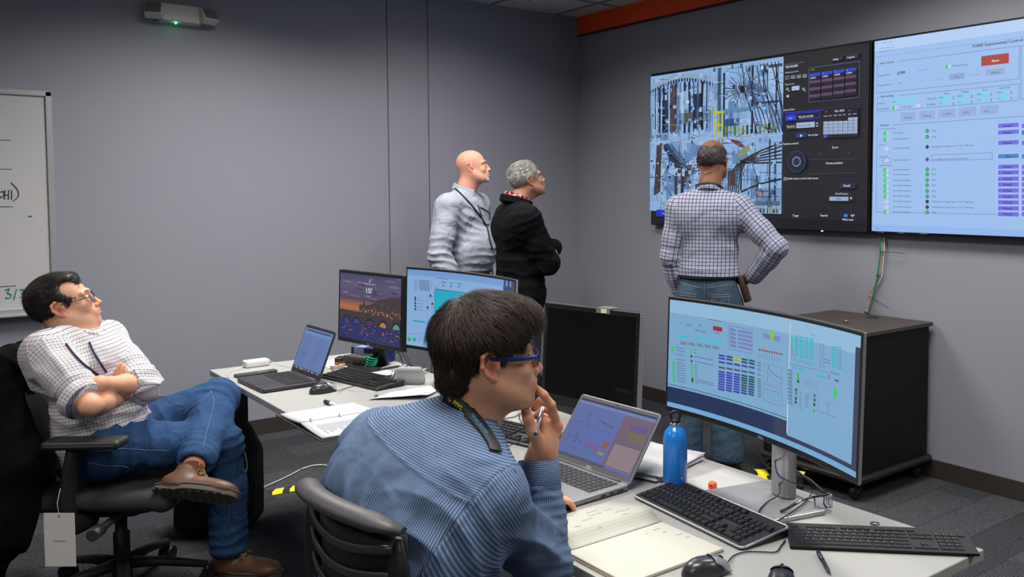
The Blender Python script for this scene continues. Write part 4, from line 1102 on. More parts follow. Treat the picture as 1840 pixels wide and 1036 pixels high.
C.rect(0, 0, .3, .2, (104, 134, 196)); C.up(); C.rect(.02, .008, .28, .014, (40, 52, 110)); C.rect(0, .016, .3, .03, (120, 150, 206)); C.rect(.15, .034, .152, .185, (84, 112, 172)); C.rect(0, .188, .3, .2, (60, 62, 96)); C.up()
for k in range(26):
    for x0 in (.015, .16):
        w = random.uniform(.03, .11); C.rect(x0+random.choice((0, .01, .02)), .042+k*.0054, x0+w, .0436+k*.0054, random.choice([(80, 100, 160), (110, 90, 150), (70, 96, 150)]))
for k in range(14): C.rect(.02+k*.019, .1905, .031+k*.019, .1985, random.choice([(160, 120, 100), (90, 130, 190), (190, 190, 210), (60, 70, 110)]))
C.rect(.05, .118, .085, .1205, (40, 50, 90))
LAPD = mat('laptop_dark', (60, 60, 66), .36, .4)
laptop('dark laptop with code on screen on the far table by the seated man', (1.169, 4.1), (1.181, 3.783), .245, .37, .225, C, .7, LAPD, mat('laptop_key_black', (20, 20, 22), .5), hole=(52, 52, 57))
# ------------------------------------------------------------- keyboards, mice
keyboard('black keyboard with silver edge lying between the notebook and the big curved monitor', (1.617, 1.609), math.radians(-95), rim=SIL, D=.155, tilt=.05, hh=.026)
keyboard('slim flat black keyboard at the near corner of the table', (1.812, 1.222), math.radians(-45.5), low=True, D=.125, W=.432, hh=.019, kc=mat('key_slate', (18, 20, 26), .6, spec=.3), body=mat('slim_case', (15, 16, 20), .6, spec=.3))
keyboard('black keyboard on the far table between the dark laptop and the lock-screen monitor', (1.60, 3.755), math.radians(-79), D=.15, hh=.026)
keyboard('black keyboard half hidden behind the near man\'s neck and hand', (1.632, 2.62), math.radians(-77), D=.15, hh=.024)
mouse('dark mouse with grey buttons on the far table beside the dark laptop', (1.388, 3.652), math.radians(-88), btn=mat('mouse_button_light', (150, 152, 150), .4))
mouse('dark mouse with grey buttons beside the open notebook', (1.366, 1.36), math.radians(-106))
mouse('small black mouse at the bottom edge near the slim keyboard', tuple(atz(1404, 1046, TZ+.01))[:2], math.radians(-52), top=mat('mouse_black', (26, 26, 30), .35), btn=mat('mouse_black_btn', (32, 33, 38), .3))
m_ = mouse('dark mouse on the table behind the near man\'s raised hand', (1.80, 2.56), math.radians(-40), btn=DGR)
CB = mat('cable_black', (20, 20, 22), .5); CW = mat('cable_white', (190, 190, 186), .5)
def tz(px, py, z=TZ+.003):
    return atz(px, py, z)
cable('mouse_cable', 'thin dark cable of the mouse beside the notebook', [tz(1306, 1012, TZ+.012), tz(1318, 998), tz(1340, 991), tz(1372, 991), tz(1394, 991), tz(1403, 981), tz(1411, 970)], .0018, CB)
cable('mouse_cable', 'thin dark cable crossing the far black keyboard', [tz(607, 702, TZ+.012), tz(622, 697), tz(640, 692, TZ+.026), tz(665, 680, TZ+.036), tz(685, 676, TZ+.012), tz(720, 672), tz(760, 672)], .0018, CB)
cable('keyboard_cable', 'thin dark cable looping in front of the hidden keyboard', [tz(880, 806), tz(895, 806), tz(915, 800), tz(936, 793, TZ+.02), tz(952, 789, TZ+.028)], .0018, CB)
cable('keyboard_cable', 'dark cable loop behind the near man\'s hand', [tz(905, 752), tz(925, 748), tz(935, 742), tz(933, 750), tz(940, 762), tz(948, 768)], .0018, CB)
# ------------------------------------------------------------- bottle, cap, papers
t = thing('water_bottle', 'blue metal water bottle with red dots and black loop cap', 'bottle', (1.703, 1.822, TZ), -.68)
r = .0345
BB = mat('bottle_blue', (26, 120, 210), .22, .0, spec=.6)
MB().lathe([(.0001, .003), (.028, .002), (r-.001, .004), (r, .01), (r, .138), (r*.97, .15), (r*.84, .164), (r*.6, .174), (.0155, .179), (.0145, .181), (.0145, .186)], seg=40).build('body', BB, t)
MB().lathe([(.0155, .181), (.0158, .183), (.0158, .189), (.0142, .1895)], seg=32).build('steel_collar', CHR, t)
cp = MB(); cp.lathe([(.0001, .1895), (.0145, .1895), (.0148, .192), (.0145, .197), (.010, .2), (.0001, .2)], seg=24)
cp.build('cap', BLK, t)
lp = MB(); lp.tube([(math.cos(a)*.0135, 0, .208+math.sin(a)*.0125) for a in [-.75+(PI+1.5)*i/18 for i in range(19)]], .0042, 10); lp.build('cap_loop', BLK, t)
dots = MB(); wd = MB()
for px, py, k in ((1192, 842, 1), (1193, 867, 1.5), (1207, 862, 1.1), (1229, 873, 1.3), (1227, 868, .8), (1225, 859, 1.1), (1206, 870, .7), (1219, 853, .5), (1200, 851, .5)):
    a = None
    o, d = EYE, ray(px, py).normalized(); cx, cy = 1.703, 1.822
    A = d.x*d.x+d.y*d.y; B_ = 2*((o.x-cx)*d.x+(o.y-cy)*d.y); Cc = (o.x-cx)**2+(o.y-cy)**2-(r+.0004)**2; disc = B_*B_-4*A*Cc
    if disc < 0: continue
    q = o+d*((-B_-math.sqrt(disc))/(2*A)); n = Vector((q.x-cx, q.y-cy, 0)).normalized(); u = n.cross(Vector((0, 0, 1)))
    tgt = wd if px in (1225, 1206) else dots
    pts = [q+u*math.cos(2*PI*i/12)*.0028*k+Vector((0, 0, 1))*math.sin(2*PI*i/12)*.0032*k-n*(.0028*k)**2/(2*r)*(math.cos(2*PI*i/12)**2) for i in range(12)]
    iv = wframe(t).inverted(); tgt.add([iv @ p for p in pts]+[iv @ (q+n*.0003)], [(i, (i+1) % 12, 12) for i in range(12)], True)
dots.build('red_dots', mat('dot_red', (190, 24, 50), .3), t); wd.build('pale_dots', mat('dot_pale', (150, 180, 210), .3), t)
t = thing('bottle_cap', 'small orange plug lying beside the blue bottle', 'cap', (1.783, 1.752, TZ), .3)
OC = mat('orange_cap', (236, 96, 24), .4)
MB().lathe([(.0001, 0), (.009, .0), (.0122, .004), (.0128, .010), (.0118, .016), (.008, .0195), (.0001, .02)], seg=20).build('cap_shell', OC, t)
MB().lathe([(.0001, 0), (.003, 0), (.003, .001), (.0001, .001)], (-.0127, -.002, .011), 10, 'x').build('hole', mat('hole_dark', (70, 30, 20), .8), t)
PAP = mat('paper', (182, 183, 187), .8); PAPC = mat('paper_cream', (184, 183, 174), .8); PRT = mat('printed_ink', (120, 122, 134), .8); YEL = mat('paper_yellow', (214, 200, 130), .8)
def sheet(name, label, pts, z, curl=0., m=None, cat='paper', lines=0, th=.0004, group=None):
    """a sheet lying on the table, corners a,b,c,d; lines = printed rows"""
    a, b, c, d = [Vector((p[0], p[1], 0)) for p in pts]; ctr = (a+b+c+d)/4
    t = thing(name, label, cat, (ctr.x, ctr.y, z), 0, group)
    f = lambda u, v: (a*(1-u)*(1-v)+b*u*(1-v)+c*u*v+d*(1-u)*v-ctr)+Vector((0, 0, .0006+curl*((abs(u-.5)*2)**3*(.3+v)+.3*v*v)))
    MB().grid(lambda u, v: f(u, v), 16, 16).build('sheet', m or PAP, t, solid=th)
    if lines:
        q = MB()
        for i in range(lines):
            v = .12+.78*i/lines; L = random.uniform(.5, .8)
            q.grid(lambda u, w: f(.1+L*u, v+w*.35*.78/lines)+Vector((0, 0, .0006)), 8, 1)
        q.build('print', PRT, t)
    return t
# stack of printouts by the bottle (each visible sheet is one thing)
for i in range(7):
    s_ = i*.0028; jx, jy = random.uniform(-.012, .012), random.uniform(-.012, .012); an = random.uniform(-.06, .06)
    cx, cy = 1.80+jx, 2.03+jy; w, h = .108, .14
    ca, sa = math.cos(.30+an), math.sin(.30+an)
    cor = [(cx+x*ca-y*sa, cy+x*sa+y*ca) for x, y in ((-h, -w), (h, -w), (h, w), (-h, w))]
    sheet('printout', ('topmost printed sheet of the pile between laptop and blue bottle' if i == 6 else 'lower printed sheet in the pile between laptop and blue bottle'), cor, TZ+.001+s_, .003 if i == 6 else .0, lines=14 if i == 6 else 0, th=.0022, group='pile of printouts by the bottle')
sheet('paper_sheet', 'loose white sheet curling at its corner left of the near man\'s neck', [tz(661, 717), tz(700, 705), tz(800, 695), tz(760, 716)], TZ+.001, .012)
sheet('paper_sheet', 'printed sheets lying behind the far keyboard at the lock-screen monitor\'s foot', [(1.70, 3.88), (1.80, 3.66), (1.915, 3.74), (1.87, 3.98)], TZ+.002, .012, lines=9, th=.002)
sheet('yellow_folder', 'yellow paper sticking out under printed sheets by the lock-screen monitor', [(1.60, 4.06), (1.70, 3.86), (1.76, 3.90), (1.68, 4.1)], TZ, .0, m=YEL, cat='folder')
sheet('paper_sheet', 'white sheet at the far end of the far table beyond the dark laptop', [(1.60, 4.28), (1.60, 4.06), (1.82, 4.20), (1.83, 4.44)], TZ, .0)
sheet('paper_sheet', 'white paper corner showing behind the near man\'s shoulder by the silver laptop', [tz(900, 822), tz(930, 834), tz(905, 842), tz(885, 830)], TZ+.001, 0)
sheet('paper_sheet', 'pale sheet under the orange plug and the big monitor\'s foot', [tz(1206, 868), tz(1300, 838), tz(1385, 868), tz(1290, 905)], TZ, 0, m=mat('paper_grey', (172, 172, 172), .7))
# open notebook
t = thing('notebook', 'open squared notebook with handwriting on its turned page', 'notebook', (1.19, 1.637, TZ), 0)
L_, Wd_ = .295, .215
MB().box((L_/2, -Wd_/2, .0045), (L_, Wd_, .008)).build('right_page_block', PAPC, t, .002)
MB().box((L_/2, -.0, .001), (L_+.006, 2*Wd_+.0, .0014)).build('cover', mat('notebook_cover', (150, 134, 110), .6), t)
def lp_(u, v):   # left leaf bulging over the spine
    y = v*Wd_*.93; return (u*L_+.01*v, y, .008+.026*math.exp(-((v-.24)/(.13 if v < .24 else .55))**2)-.004*v)
MB().grid(lp_, 6, 24).build('left_leaf', PAPC, t, solid=.0006)
MB().box((L_/2, Wd_*.5, .003), (L_-.004, Wd_*.9, .004)).build('left_page_block', PAPC, t)
gd = MB()
for i in range(1, 36):
    gd.grid(lambda u, v, i=i: Vector(lp_((i+.04*u)/36, v*.98+.01))+Vector((0, 0, .0006)), 1, 24)
for j in range(1, 26):
    gd.grid(lambda u, v, j=j: Vector(lp_(.01+.98*u, (j+.05*v)/26))+Vector((0, 0, .0006)), 6, 1)
gd.build('grid_lines', mat('grid_ink', (150, 162, 150), .8), t)
hw = MB(); rr = random.Random(5)
def scrawl(fn, x0, y0, n, s=.004):
    P = []
    for i in range(n): P.append(fn(x0+i*s*.8, y0+rr.uniform(-1, 1)*s*.8))
    hw.tube(spline(P, 3), .0004, 4)
fl = lambda u, v: Vector(lp_(u/L_, v/Wd_))+Vector((0, 0, .001))
for x, y, n in ((.14, .12, 14), (.2, .13, 9), (.1, .09, 12), (.2, .08, 16), (.05, .15, 16), (.16, .16, 12), (.06, .06, 7), (.2, .05, 8), (.11, .035, 6)): scrawl(fl, x, y, n)
fr_ = lambda u, v: Vector((u, v, .0092))
for x, y, n in ((.24, -.03, 9), (.25, -.055, 6), (.262, -.09, 9), (.268, -.115, 7), (.21, -.035, 4)): scrawl(fr_, x, y, n, .003)
hw.build('handwriting', mat('pencil', (120, 128, 160), .7), t)
# ring binder bridging the two tables
t = thing('ring_binder', 'open ring binder with printed pages near the table edge', 'binder', (1.247, 3.122, TZ), 0)
cov = MB(); cov.box((0, .128, .004), (.30, .24, .004)); cov.box((0, -.1, .004), (.30, .216, .004)); cov.build('cover', mat('binder_black', (30, 28, 34), .45), t, .001)
def bp(s):
    y0 = .0
    return lambda u, v: (-.142+.284*u+.0, (y0+(.213 if s > 0 else -.2)*v), .010+.012*(1-v)**2*(1 if s > 0 else .8)+.001)
for s_ in (1, -1):
    f = bp(s_); MB().grid(f, 8, 14).build('page', PAP, t, solid=.008 if s_ > 0 else .006)
q = MB(); f = bp(-1)
for i in range(22):
    u = .12+.8*i/24; a, b_ = .25, random.uniform(.55, .9)
    q.grid(lambda uu, vv: Vector(f(u+uu*.013, a+(b_-a)*vv))+Vector((0, 0, .0036)), 1, 8)
q.build('print', mat('print_grey', (118, 120, 134), .8), t)
MB().box((0, 0, .016), (.27, .008, .003)).build('ring_rail', mat('rail_grey', (80, 80, 84), .4, .5), t)
for x in (-.107, .0, .106):
    MB().tube([(x, .013*math.cos(a), .018+.014*math.sin(a)) for a in [PI*i/10 for i in range(11)]], .0022, 6).build('ring', CHR, t)
# marker, pens
def pen(label, a, b, r, m, cap=None, name='pen', tipm=None):
    a, b = Vector(a), Vector(b); d = b-a; L = d.length; t = thing(name, label, name.split('_')[-1], ((a+b)/2)[:], math.atan2(d.y, d.x))
    q = MB(); q.lathe([(.0008, -L/2), (r*.6, -L/2+.008), (r*.95, -L/2+.02), (r, -L/2+.03), (r, L/2-.01), (r*.8, L/2)], seg=14, ax='x'); q.build('barrel', m, t)
    q = MB(); q.lathe([(r*1.1, L/2-.045), (r*1.12, L/2-.003), (r*.7, L/2)], seg=14, ax='x'); q.build('cap', cap or m, t)
    MB().box((L/2-.024, 0, r*1.4), (.036, .0025, .0012)).build('clip', cap or m, t)
    return t
a = tz(605, 728, TZ+.0075); b = tz(583, 721, TZ+.0075); pen('white marker with black cap lying above the binder', a, b, .0065, mat('marker_white', (205, 206, 208), .4), BLK, 'marker')
a = tz(1491, 1030, TZ+.005); b = tz(1470, 991, TZ+.005); pen('black ballpoint pen lying below the slim keyboard', a, b, .0048, mat('pen_black', (22, 22, 30), .3), mat('pen_navy', (34, 40, 60), .3))
# safety glasses with black frame on the big monitor's foot
t = thing('safety_glasses', 'clear safety glasses with black arms on the big monitor\'s foot', 'glasses', (1.84, 1.43, TZ+.013), 0)
B0 = Vector(t.location)
hl, tl, hh_, th = [p-B0 for p in (atz(1461, 892, .777), atz(1403, 918, .7575), atd(1481, 885, 2.37), atd(1432, 846, 2.47))]
def lensf(a, b, sg):
    ax = (b-a); out = Vector((.05, -.03, 0)); dn = Vector((.004, -.006, -.036))
    return lambda u, v: a+ax*u+dn*v*(1-.15*u)+Vector((.012, -.012, 0))*math.sin(PI*u)*(1-.3*v)
mid_ = (hl+hh_)/2+Vector((.014, -.016, .002))
PC = mat('clear_polycarbonate', (235, 240, 250), .04, trans=.92)
for a_, b_ in ((hl, mid_), (mid_, hh_)): MB().grid(lensf(a_, b_, 1), 10, 6).build('lens', PC, t, solid=.0014)
MB().tube(spline([hl, (hl+mid_)/2+Vector((.007, -.007, .002)), mid_, (mid_+hh_)/2+Vector((.007, -.007, .002)), hh_], 6), .0028, 8).build('brow_bar', BLK, t)
for a_, b_ in ((hl, tl), (hh_, th)):
    MB().tube(spline([a_, a_*.6+b_*.4+Vector((0, 0, .004)), a_*.2+b_*.8, b_], 6), [.003]*7+[.0042]*12, 8).build('arm', BLK, t)
MB().tube([hl*.6+tl*.4+Vector((0, -.002, .0055)), hl*.45+tl*.55+Vector((0, -.002, .0045))], .0022, 6).build('arm_mark', mat('mark_white', (200, 200, 205), .4), t)
MB().tube(spline([mid_+Vector((-.006, .004, -.006)), mid_+Vector((-.012, .0, -.022)), mid_+Vector((-.006, -.004, -.032))], 5), .002, 6).build('nose_pad', BLK, t)
cable('monitor_cable', 'black cable hanging behind the big curved monitor\'s silver pole', [atd(1362, 800, 2.5), atd(1372, 830, 2.52), atd(1395, 850, 2.5), atd(1400, 868, 2.42), atd(1399, 888, 2.38), tz(1378, 902, TZ+.016), tz(1364, 918, TZ+.016), tz(1362, 938, TZ+.004), tz(1372, 943)], .002, CB)
cable('monitor_cable', 'black cable looped across the front of the big monitor\'s silver pole', [atd(1392, 812, 2.5), atd(1394, 840, 2.38), atd(1402, 856, 2.36), atd(1430, 868, 2.34), tz(1458, 878, TZ+.03), tz(1450, 898, TZ+.02), tz(1425, 918, TZ+.018), tz(1395, 936, TZ+.016), tz(1378, 941, TZ+.006)], .002, CB)
# glasses case, charger, clutter on the far table
t = thing('glasses_case', 'grey felt glasses case standing open on its side', 'case', (1.745, 3.575, TZ), math.radians(-42)); t.scale = (.8, .8, .86)
FELT = mat('grey_felt', (150, 150, 152), .95, noise=.12, nscale=180., bump=.6, bscale=500.)
v_, q_ = sdf_mesh([RBox((0, 0, .045), (.075, .022, .042), .02, k=.01), Cone((-.06, .0, .02), (.06, .0, .02), .024, .024, .03), RBox((-.075, .0, .055), (.03, .012, .03), .01, k=.004, sub=True)], .0025)
to_obj('case_shell', v_, q_, FELT, t)
MB().tube(spline([(-.05, -.03, .02), (-.085, -.03, .012), (-.1, .0, .02), (-.085, .02, .05), (-.06, .02, .07)], 6), .007, 8).build('open_flap', FELT, t)
gl = MB()
for s_ in (-1, 1): gl.tube([(-.085+.008*s_, math.cos(a)*.016*1.0+.002, .042+s_*.016+math.sin(a)*.012) for a in [2*PI*i/14 for i in range(15)]], .0014, 5)
gl.tube(spline([(-.09, .0, .07), (-.1, -.01, .04), (-.085, -.012, .012)], 5), .0014, 5)
gl.build('spectacles', mat('wire_dark', (60, 60, 66), .3, .6), t)
CW2 = mat('gloss_white', (214, 213, 210), .3)
t = thing('charger', 'white laptop charger brick at the far corner of the far table', 'charger', (1.35, 4.41, TZ), math.radians(3))
MB().rbox((0, 0, .016), (.115, .06, .031), .012).build('brick', CW2, t, .005)
cable('charger_cable', 'thin white cable from the charger brick', [(1.29, 4.40, TZ+.012), (1.24, 4.36, TZ+.003), (1.19, 4.30, TZ+.003), (1.165, 4.2, TZ+.003)], .0016, CW)
cable('charger_cable', 'thin white cable running right from the charger brick', [(1.41, 4.40, TZ+.02), (1.44, 4.36, TZ+.004), (1.46, 4.27, TZ+.003), (1.47, 4.18, TZ+.003)], .0016, CW)
t = thing('flat_box', 'flat dark grey device beside the dark laptop', 'box', (1.285, 4.205, TZ), math.radians(5)); MB().rbox((0, 0, .006), (.19, .045, .011), .008).build('body', DGR, t, .002)
MB().box((.03, -.012, .0118), (.05, .006, .0006)).build('label_strip', mat('strip_green', (150, 160, 110), .6), t)
t = thing('earbud_case', 'small white and tan object behind the dark laptop', 'case', (1.60, 4.43, TZ), .5)
MB().rbox((0, 0, .03), (.03, .022, .06), .009).build('shell', CW2, t, .004); MB().rbox((-.022, -.004, .024), (.02, .02, .046), .008).build('tan_side', mat('tan', (140, 100, 84), .6), t, .003)
t = thing('cable_adapter', 'black adapter lying behind the dark laptop\'s screen', 'adapter', (1.70, 4.24, TZ), .9); MB().rbox((0, 0, .014), (.07, .04, .028), .01).build('body', BLK, t, .006)
MB().tube(spline([(.035, 0, .014), (.06, .01, .01), (.07, .04, .006)], 6), .004, 8).build('plug_lead', BLK, t)
t = thing('tissue_box', 'blue and white patterned carton behind the lock-screen monitor\'s pole', 'carton', (1.845, 4.18, TZ), math.radians(-62))
MB().box((0, 0, .035), (.2, .09, .07)).build('carton', mat('carton_blue', (34, 44, 110), .5), t, .002)
MB().box((-.05, 0, .036), (.06, .093, .072)).build('pale_band', mat('carton_pale', (140, 160, 200), .5), t)
t = thing('device_box', 'black electronics box with grey lid left of the lock-screen monitor\'s pole', 'box', (1.745, 4.10, TZ), math.radians(-70))
MB().rbox((0, 0, .022), (.15, .09, .044), .005).build('body', mat('box_olive', (44, 44, 40), .5), t, .002); MB().box((0, 0, .047), (.14, .085, .008)).build('lid', mat('box_lid', (70, 68, 66), .5), t, .002)
for i in range(3): MB().box((-.04+.04*i, -.0462, .02), (.018, .002, .012)).build('socket', BLK2, t)
t = thing('green_cable_coil', 'coil of green network cable beside the lock-screen monitor\'s pole', 'cable', (1.77, 4.015, TZ+.004), 0)
P = []
for i in range(150):
    a = i/150*2*PI*5.3; rr2 = .03+.004*math.sin(i*1.3); P.append((rr2*math.cos(a)*1.25, rr2*math.sin(a), .004+.05*(i/150)+.005*math.sin(a*2+i*.2)))
MB().tube(P, .0032, 6).build('coil', mat('cable_green', (20, 150, 124), .45), t); t['group'] = 'x'; del t['group']
t = thing('trinket', 'small red and white desk trinket behind the far keyboard', 'trinket', (1.63, 4.10, TZ), .3)
MB().rbox((0, 0, .01), (.07, .03, .02), .006).build('body', mat('trinket_white', (190, 180, 176), .5), t, .002); MB().rbox((-.005, -.004, .022), (.02, .018, .012), .004).build('red_part', mat('trinket_red', (180, 40, 50), .4), t, .002)
MB().rbox((.024, -.002, .022), (.014, .014, .01), .003).build('dark_part', mat('trinket_dark', (90, 60, 56), .5), t, .002)
for i, (a, b, c) in enumerate((((1.80, 4.0, TZ+.16), (1.93, 3.98, TZ+.06), (1.9, 3.8, TZ+.006)), ((1.82, 3.99, TZ+.12), (1.9, 3.9, TZ+.02), (1.92, 3.78, TZ+.006)), ((1.84, 3.95, TZ+.06), (1.9, 3.96, TZ+.004), (1.88, 3.86, TZ+.02)))):
    cable('display_cable', ('thick black cable arching from the lock-screen monitor', 'thinner black cable looping behind the lock-screen monitor', 'lowest black cable lying behind the lock-screen monitor')[i], [a, ((a[0]+b[0])/2+.02, (a[1]+b[1])/2+.03, (a[2]+b[2])/2+.03), b, ((b[0]+c[0])/2-.01, (b[1]+c[1])/2, max(TZ+.005, (b[2]+c[2])/2-.015)), c], .0045 if i == 0 else .0028, CB)
t = thing('key_ring', 'small metal clip under the front edge of the far keyboard', 'clip', tz(676, 712, TZ)[:], .4)
MB().tube([(.008*math.cos(a), 0, .011+.01*math.sin(a)) for a in [2*PI*i/16 for i in range(17)]], .0012, 6).build('ring', CHR, t); MB().box((0, 0, .003), (.012, .008, .006)).build('clip_body', mat('clip_steel', (120, 120, 122), .3, .8), t)

# ------------------------------------------------------------- equipment cabinet, wall cables
t = thing('equipment_cabinet', 'black equipment cabinet on wheels under the wall screens', 'cabinet', (4.085, 2.988, 0), 0)
CAB = mat('cabinet_black', (8, 8, 10), .6, spec=.3); CTOP = mat('cabinet_top_wood', (58, 52, 48), .5, noise=.15, nscale=14.)
MB().box((0, 0, .485), (.63, .635, .72)).build('body', CAB, t, .003)
MB().box((0, 0, .858), (.66, .665, .02)).build('top', CTOP, t, .002)
b = MB(); b.rbox((0, 0, .115), (.70, .70, .03), .05, 6); b.build('wheeled_base', mat('base_black', (26, 25, 26), .5), t, .008)
for sx in (-1, 1):
    for sy in (-1, 1):
        c = MB(); cx, cy = sx*.28, sy*.28
        c.cyl((cx-.0, cy-.014, .043), (cx, cy+.014, .043), .042, 24); w_ = c.build('caster', BLK, t, .004)
        MB().box((cx+.018, cy, .082), (.05, .045, .04)).build('fork', BLK2, t, .004); MB().cyl((cx, cy-.016, .043), (cx, cy+.016, .043), .008, 10).build('axle', mat('axle_grey', (90, 90, 92), .3, .8), t)
MB().box((-.317, 0, .485), (.004, .60, .68)).build('door', mat('door_black', (20, 20, 22), .4), t, .002)
p = atz(1568, 570, .868); MB().lathe([(.035, 0), (.035, .003), (.03, .0035), (.0001, .0035)], (p.x-4.085, p.y-2.988, .868), 24).build('grommet', BLK, t)
p = atz(1519, 579, .868); t = thing('small_remote', 'small dark clip-like object on top of the black cabinet', 'remote', (p.x, p.y, .868), 1.0); MB().rbox((0, 0, .006), (.05, .018, .012), .006).build('body', mat('remote_grey', (74, 80, 82), .4), t, .003); MB().cyl((-.01, 0, .012), (-.01, 0, .0135), .004, 10).build('button', CW2, t)
X0 = 4.425
def wc(px, py, off=0.): p = atX(px, py, X0-off); return (p.x, p.y, p.z)
GRN = mat('cable_teal', (18, 120, 96), .45); BEI = mat('cable_beige', (150, 140, 132), .5); PNK = mat('cable_pink', (176, 130, 132), .5)
pa = [(1584, 424), (1584, 452), (1581, 480), (1578, 500), (1568, 530), (1560, 562)]
for k, (m, dx, lab) in enumerate(((GRN, -2, 'green wall cable running down to the black cabinet'), (BEI, 1.5, 'beige wall cable running down beside the green one'), (CW, 5, 'grey-white wall cable rightmost of the bundle above the cabinet'), (PNK, 0, 'pinkish wall cable bowing out just above the cabinet'))):
    P = [wc(x+dx*(1 if i < 4 else -.4)+(-5 if (k == 3 and i == 4) else 0), y, (.016, .006, .004, .010)[k]) for i, (x, y) in enumerate(pa)]
    P[-1] = (P[-1][0]-.01, P[-1][1], .868); cable('wall_cable', lab, P, .0042, m)
for k, (c_, e_, lab) in enumerate((((1586, 452), (1626, 455), 'black zip tie with long tail pointing right below the screens'), ((1578, 495), (1584, 492), 'black zip tie without tail in the middle of the cable bundle'), ((1565, 533), (1597, 553), 'black zip tie with tail slanting down to the right'), ((1556, 561), (1561, 560), 'lowest black zip tie just above the cabinet top'))):
    c = Vector(wc(*c_, .010)); e = Vector(wc(*e_, .02)); q = MB(); base = c.copy()
    q.tube([Vector((.011*math.cos(a), .014*math.sin(a), .002*math.sin(a))) for a in [2*PI*i/14 for i in range(15)]], .0018, 5)
    q.tube([Vector((-.008, 0, 0)), (e-c)*.5+Vector((-.012, 0, .002)), e-c], .0016, 5); o = q.build('zip_tie', CB); o.location = base; tag(o, lab, 'zip tie', 'zip ties on the wall cables')
# ------------------------------------------------------------- floor: tape, cable
t = thing('floor_tape', 'yellow and black cable tape on the carpet behind the seated men', 'tape', (1.62, 4.64, 0), math.radians(-10))
YT = mat('tape_yellow', (226, 214, 30), .5); BT = mat('tape_black', (28, 26, 24), .6)
def tape(t, L, W, seed):
    MB().box((0, 0, .0015), (L, W, .002)).build('strip', BT, t)
    q = MB(); rr3 = random.Random(seed); n = int(L/.09)
    for i in range(n):
        x = -L/2+L*i/n; q.prism([(x, -W/2), (x+.05, -W/2), (x+.065, 0), (x+.085, W/2), (x+.04, W/2), (x+.012, .005)], .0026, .0030)
    q.build('yellow_marks', YT, t)
tape(t, .36, .09, 1)
p_ = atz(548, 874, 0); t.location = (p_.x, p_.y, 0); t.rotation_euler.z = math.radians(-4)
t = thing('floor_tape', 'crumpled piece of yellow tape on the carpet near the cabinet', 'tape', (3.70, 3.25, 0), math.radians(50))
MB().grid(lambda u, v: (-.09+.18*u, -.03+.06*v+.012*math.sin(u*7), .004+.016*math.sin(u*5)**2), 14, 3).build('strip', YT, t, solid=.001)
t = thing('floor_tape', 'yellow and black tape scraps on the carpet beneath the near table\'s left edge', 'tape', (.93, 1.33, 0), 1.2); tape(t, .3, .07, 3)
cable('floor_cable', 'white cable curving over the carpet behind the binder', [atz(542, 842, .006), atz(562, 836, .006), atz(582, 835, .006), atz(598, 840, .006), atz(606, 848, .006)], .004, CW)
t = thing('power_block', 'black block at the end of the white floor cable', 'adapter', tuple(atz(612, 853, 0)), .6); MB().rbox((0, 0, .018), (.12, .07, .034), .01).build('body', BLK2, t, .004)
MB().box((.02, 0, .0355), (.04, .03, .001)).build('label_plate', DGR, t)
t = thing('floor_box', 'black and yellow floor connector between the big monitor and the cabinet', 'connector', (3.73, 3.02, 0), .5); MB().box((0, 0, .04), (.09, .06, .08)).build('body', BLK2, t, .006)
MB().box((-.02, -.02, .083), (.05, .03, .008)).build('yellow_lever', YT, t, .002)
# ------------------------------------------------------------- people
def skin_mat(name, col, spots=.0):
    t = NT(name); b = t.bsdf(Roughness=.56); b.inputs['Specular IOR Level'].default_value = .3
    a = t.n('ShaderNodeVertexColor', layer_name='Col'); co = t.coord()
    nz = t.n('ShaderNodeTexNoise', i_Scale=38., i_Detail=4.); t.l(co, nz.inputs[0])
    c = t.mix(.22, a.outputs[0], t.mix(nz.outputs[0], (.45, .2, .14, 1), (1., .95, .9, 1)), 'SOFT_LIGHT'); t.l(c, b.inputs[0])
    b.inputs['Subsurface Weight'].default_value = .12; b.inputs['Subsurface Radius'].default_value = (.012, .004, .002); b.inputs['Subsurface Scale'].default_value = 1.
    n2 = t.n('ShaderNodeTexNoise', i_Scale=420., i_Detail=2.); t.l(co, n2.inputs[0]); t.bump(n2.outputs[0], .12, .0015, b)
    return t.m
SKIN = skin_mat('skin', None)
def fold_bump(t, b, k=.5, s=1.):
    co = t.coord(); nz = t.n('ShaderNodeTexNoise', i_Scale=10.*s, i_Detail=2., i_Distortion=.5); t.l(co, nz.inputs[0])
    n3 = t.n('ShaderNodeTexNoise', i_Scale=900., i_Detail=1.); t.l(co, n3.inputs[0])
    h = t.math('MULTIPLY_ADD', n3.outputs[0], .02, nz.outputs[0]); t.bump(h, k, .03, b)
def uvxy(t):
    s = t.n('ShaderNodeSeparateXYZ'); u = t.n('ShaderNodeUVMap'); t.l(u.outputs[0], s.inputs[0]); return s.outputs[0], s.outputs[1]
def band_(t, x, period, duty, soft=.12, off=0.):
    """1 inside the line, 0 outside; line width = duty*period"""
    f = t.math('FRACT', t.math('ADD', t.math('MULTIPLY', x, 1./period), off)); d = t.math('ABSOLUTE', t.math('SUBTRACT', f, .5))
    r = t.n('ShaderNodeMapRange'); r.inputs[1].default_value = .5*duty*(1-soft); r.inputs[2].default_value = .5*duty*(1+soft); r.inputs[3].default_value = 1.; r.inputs[4].default_value = 0.
    t.l(d, r.inputs[0]); return r.outputs[0]
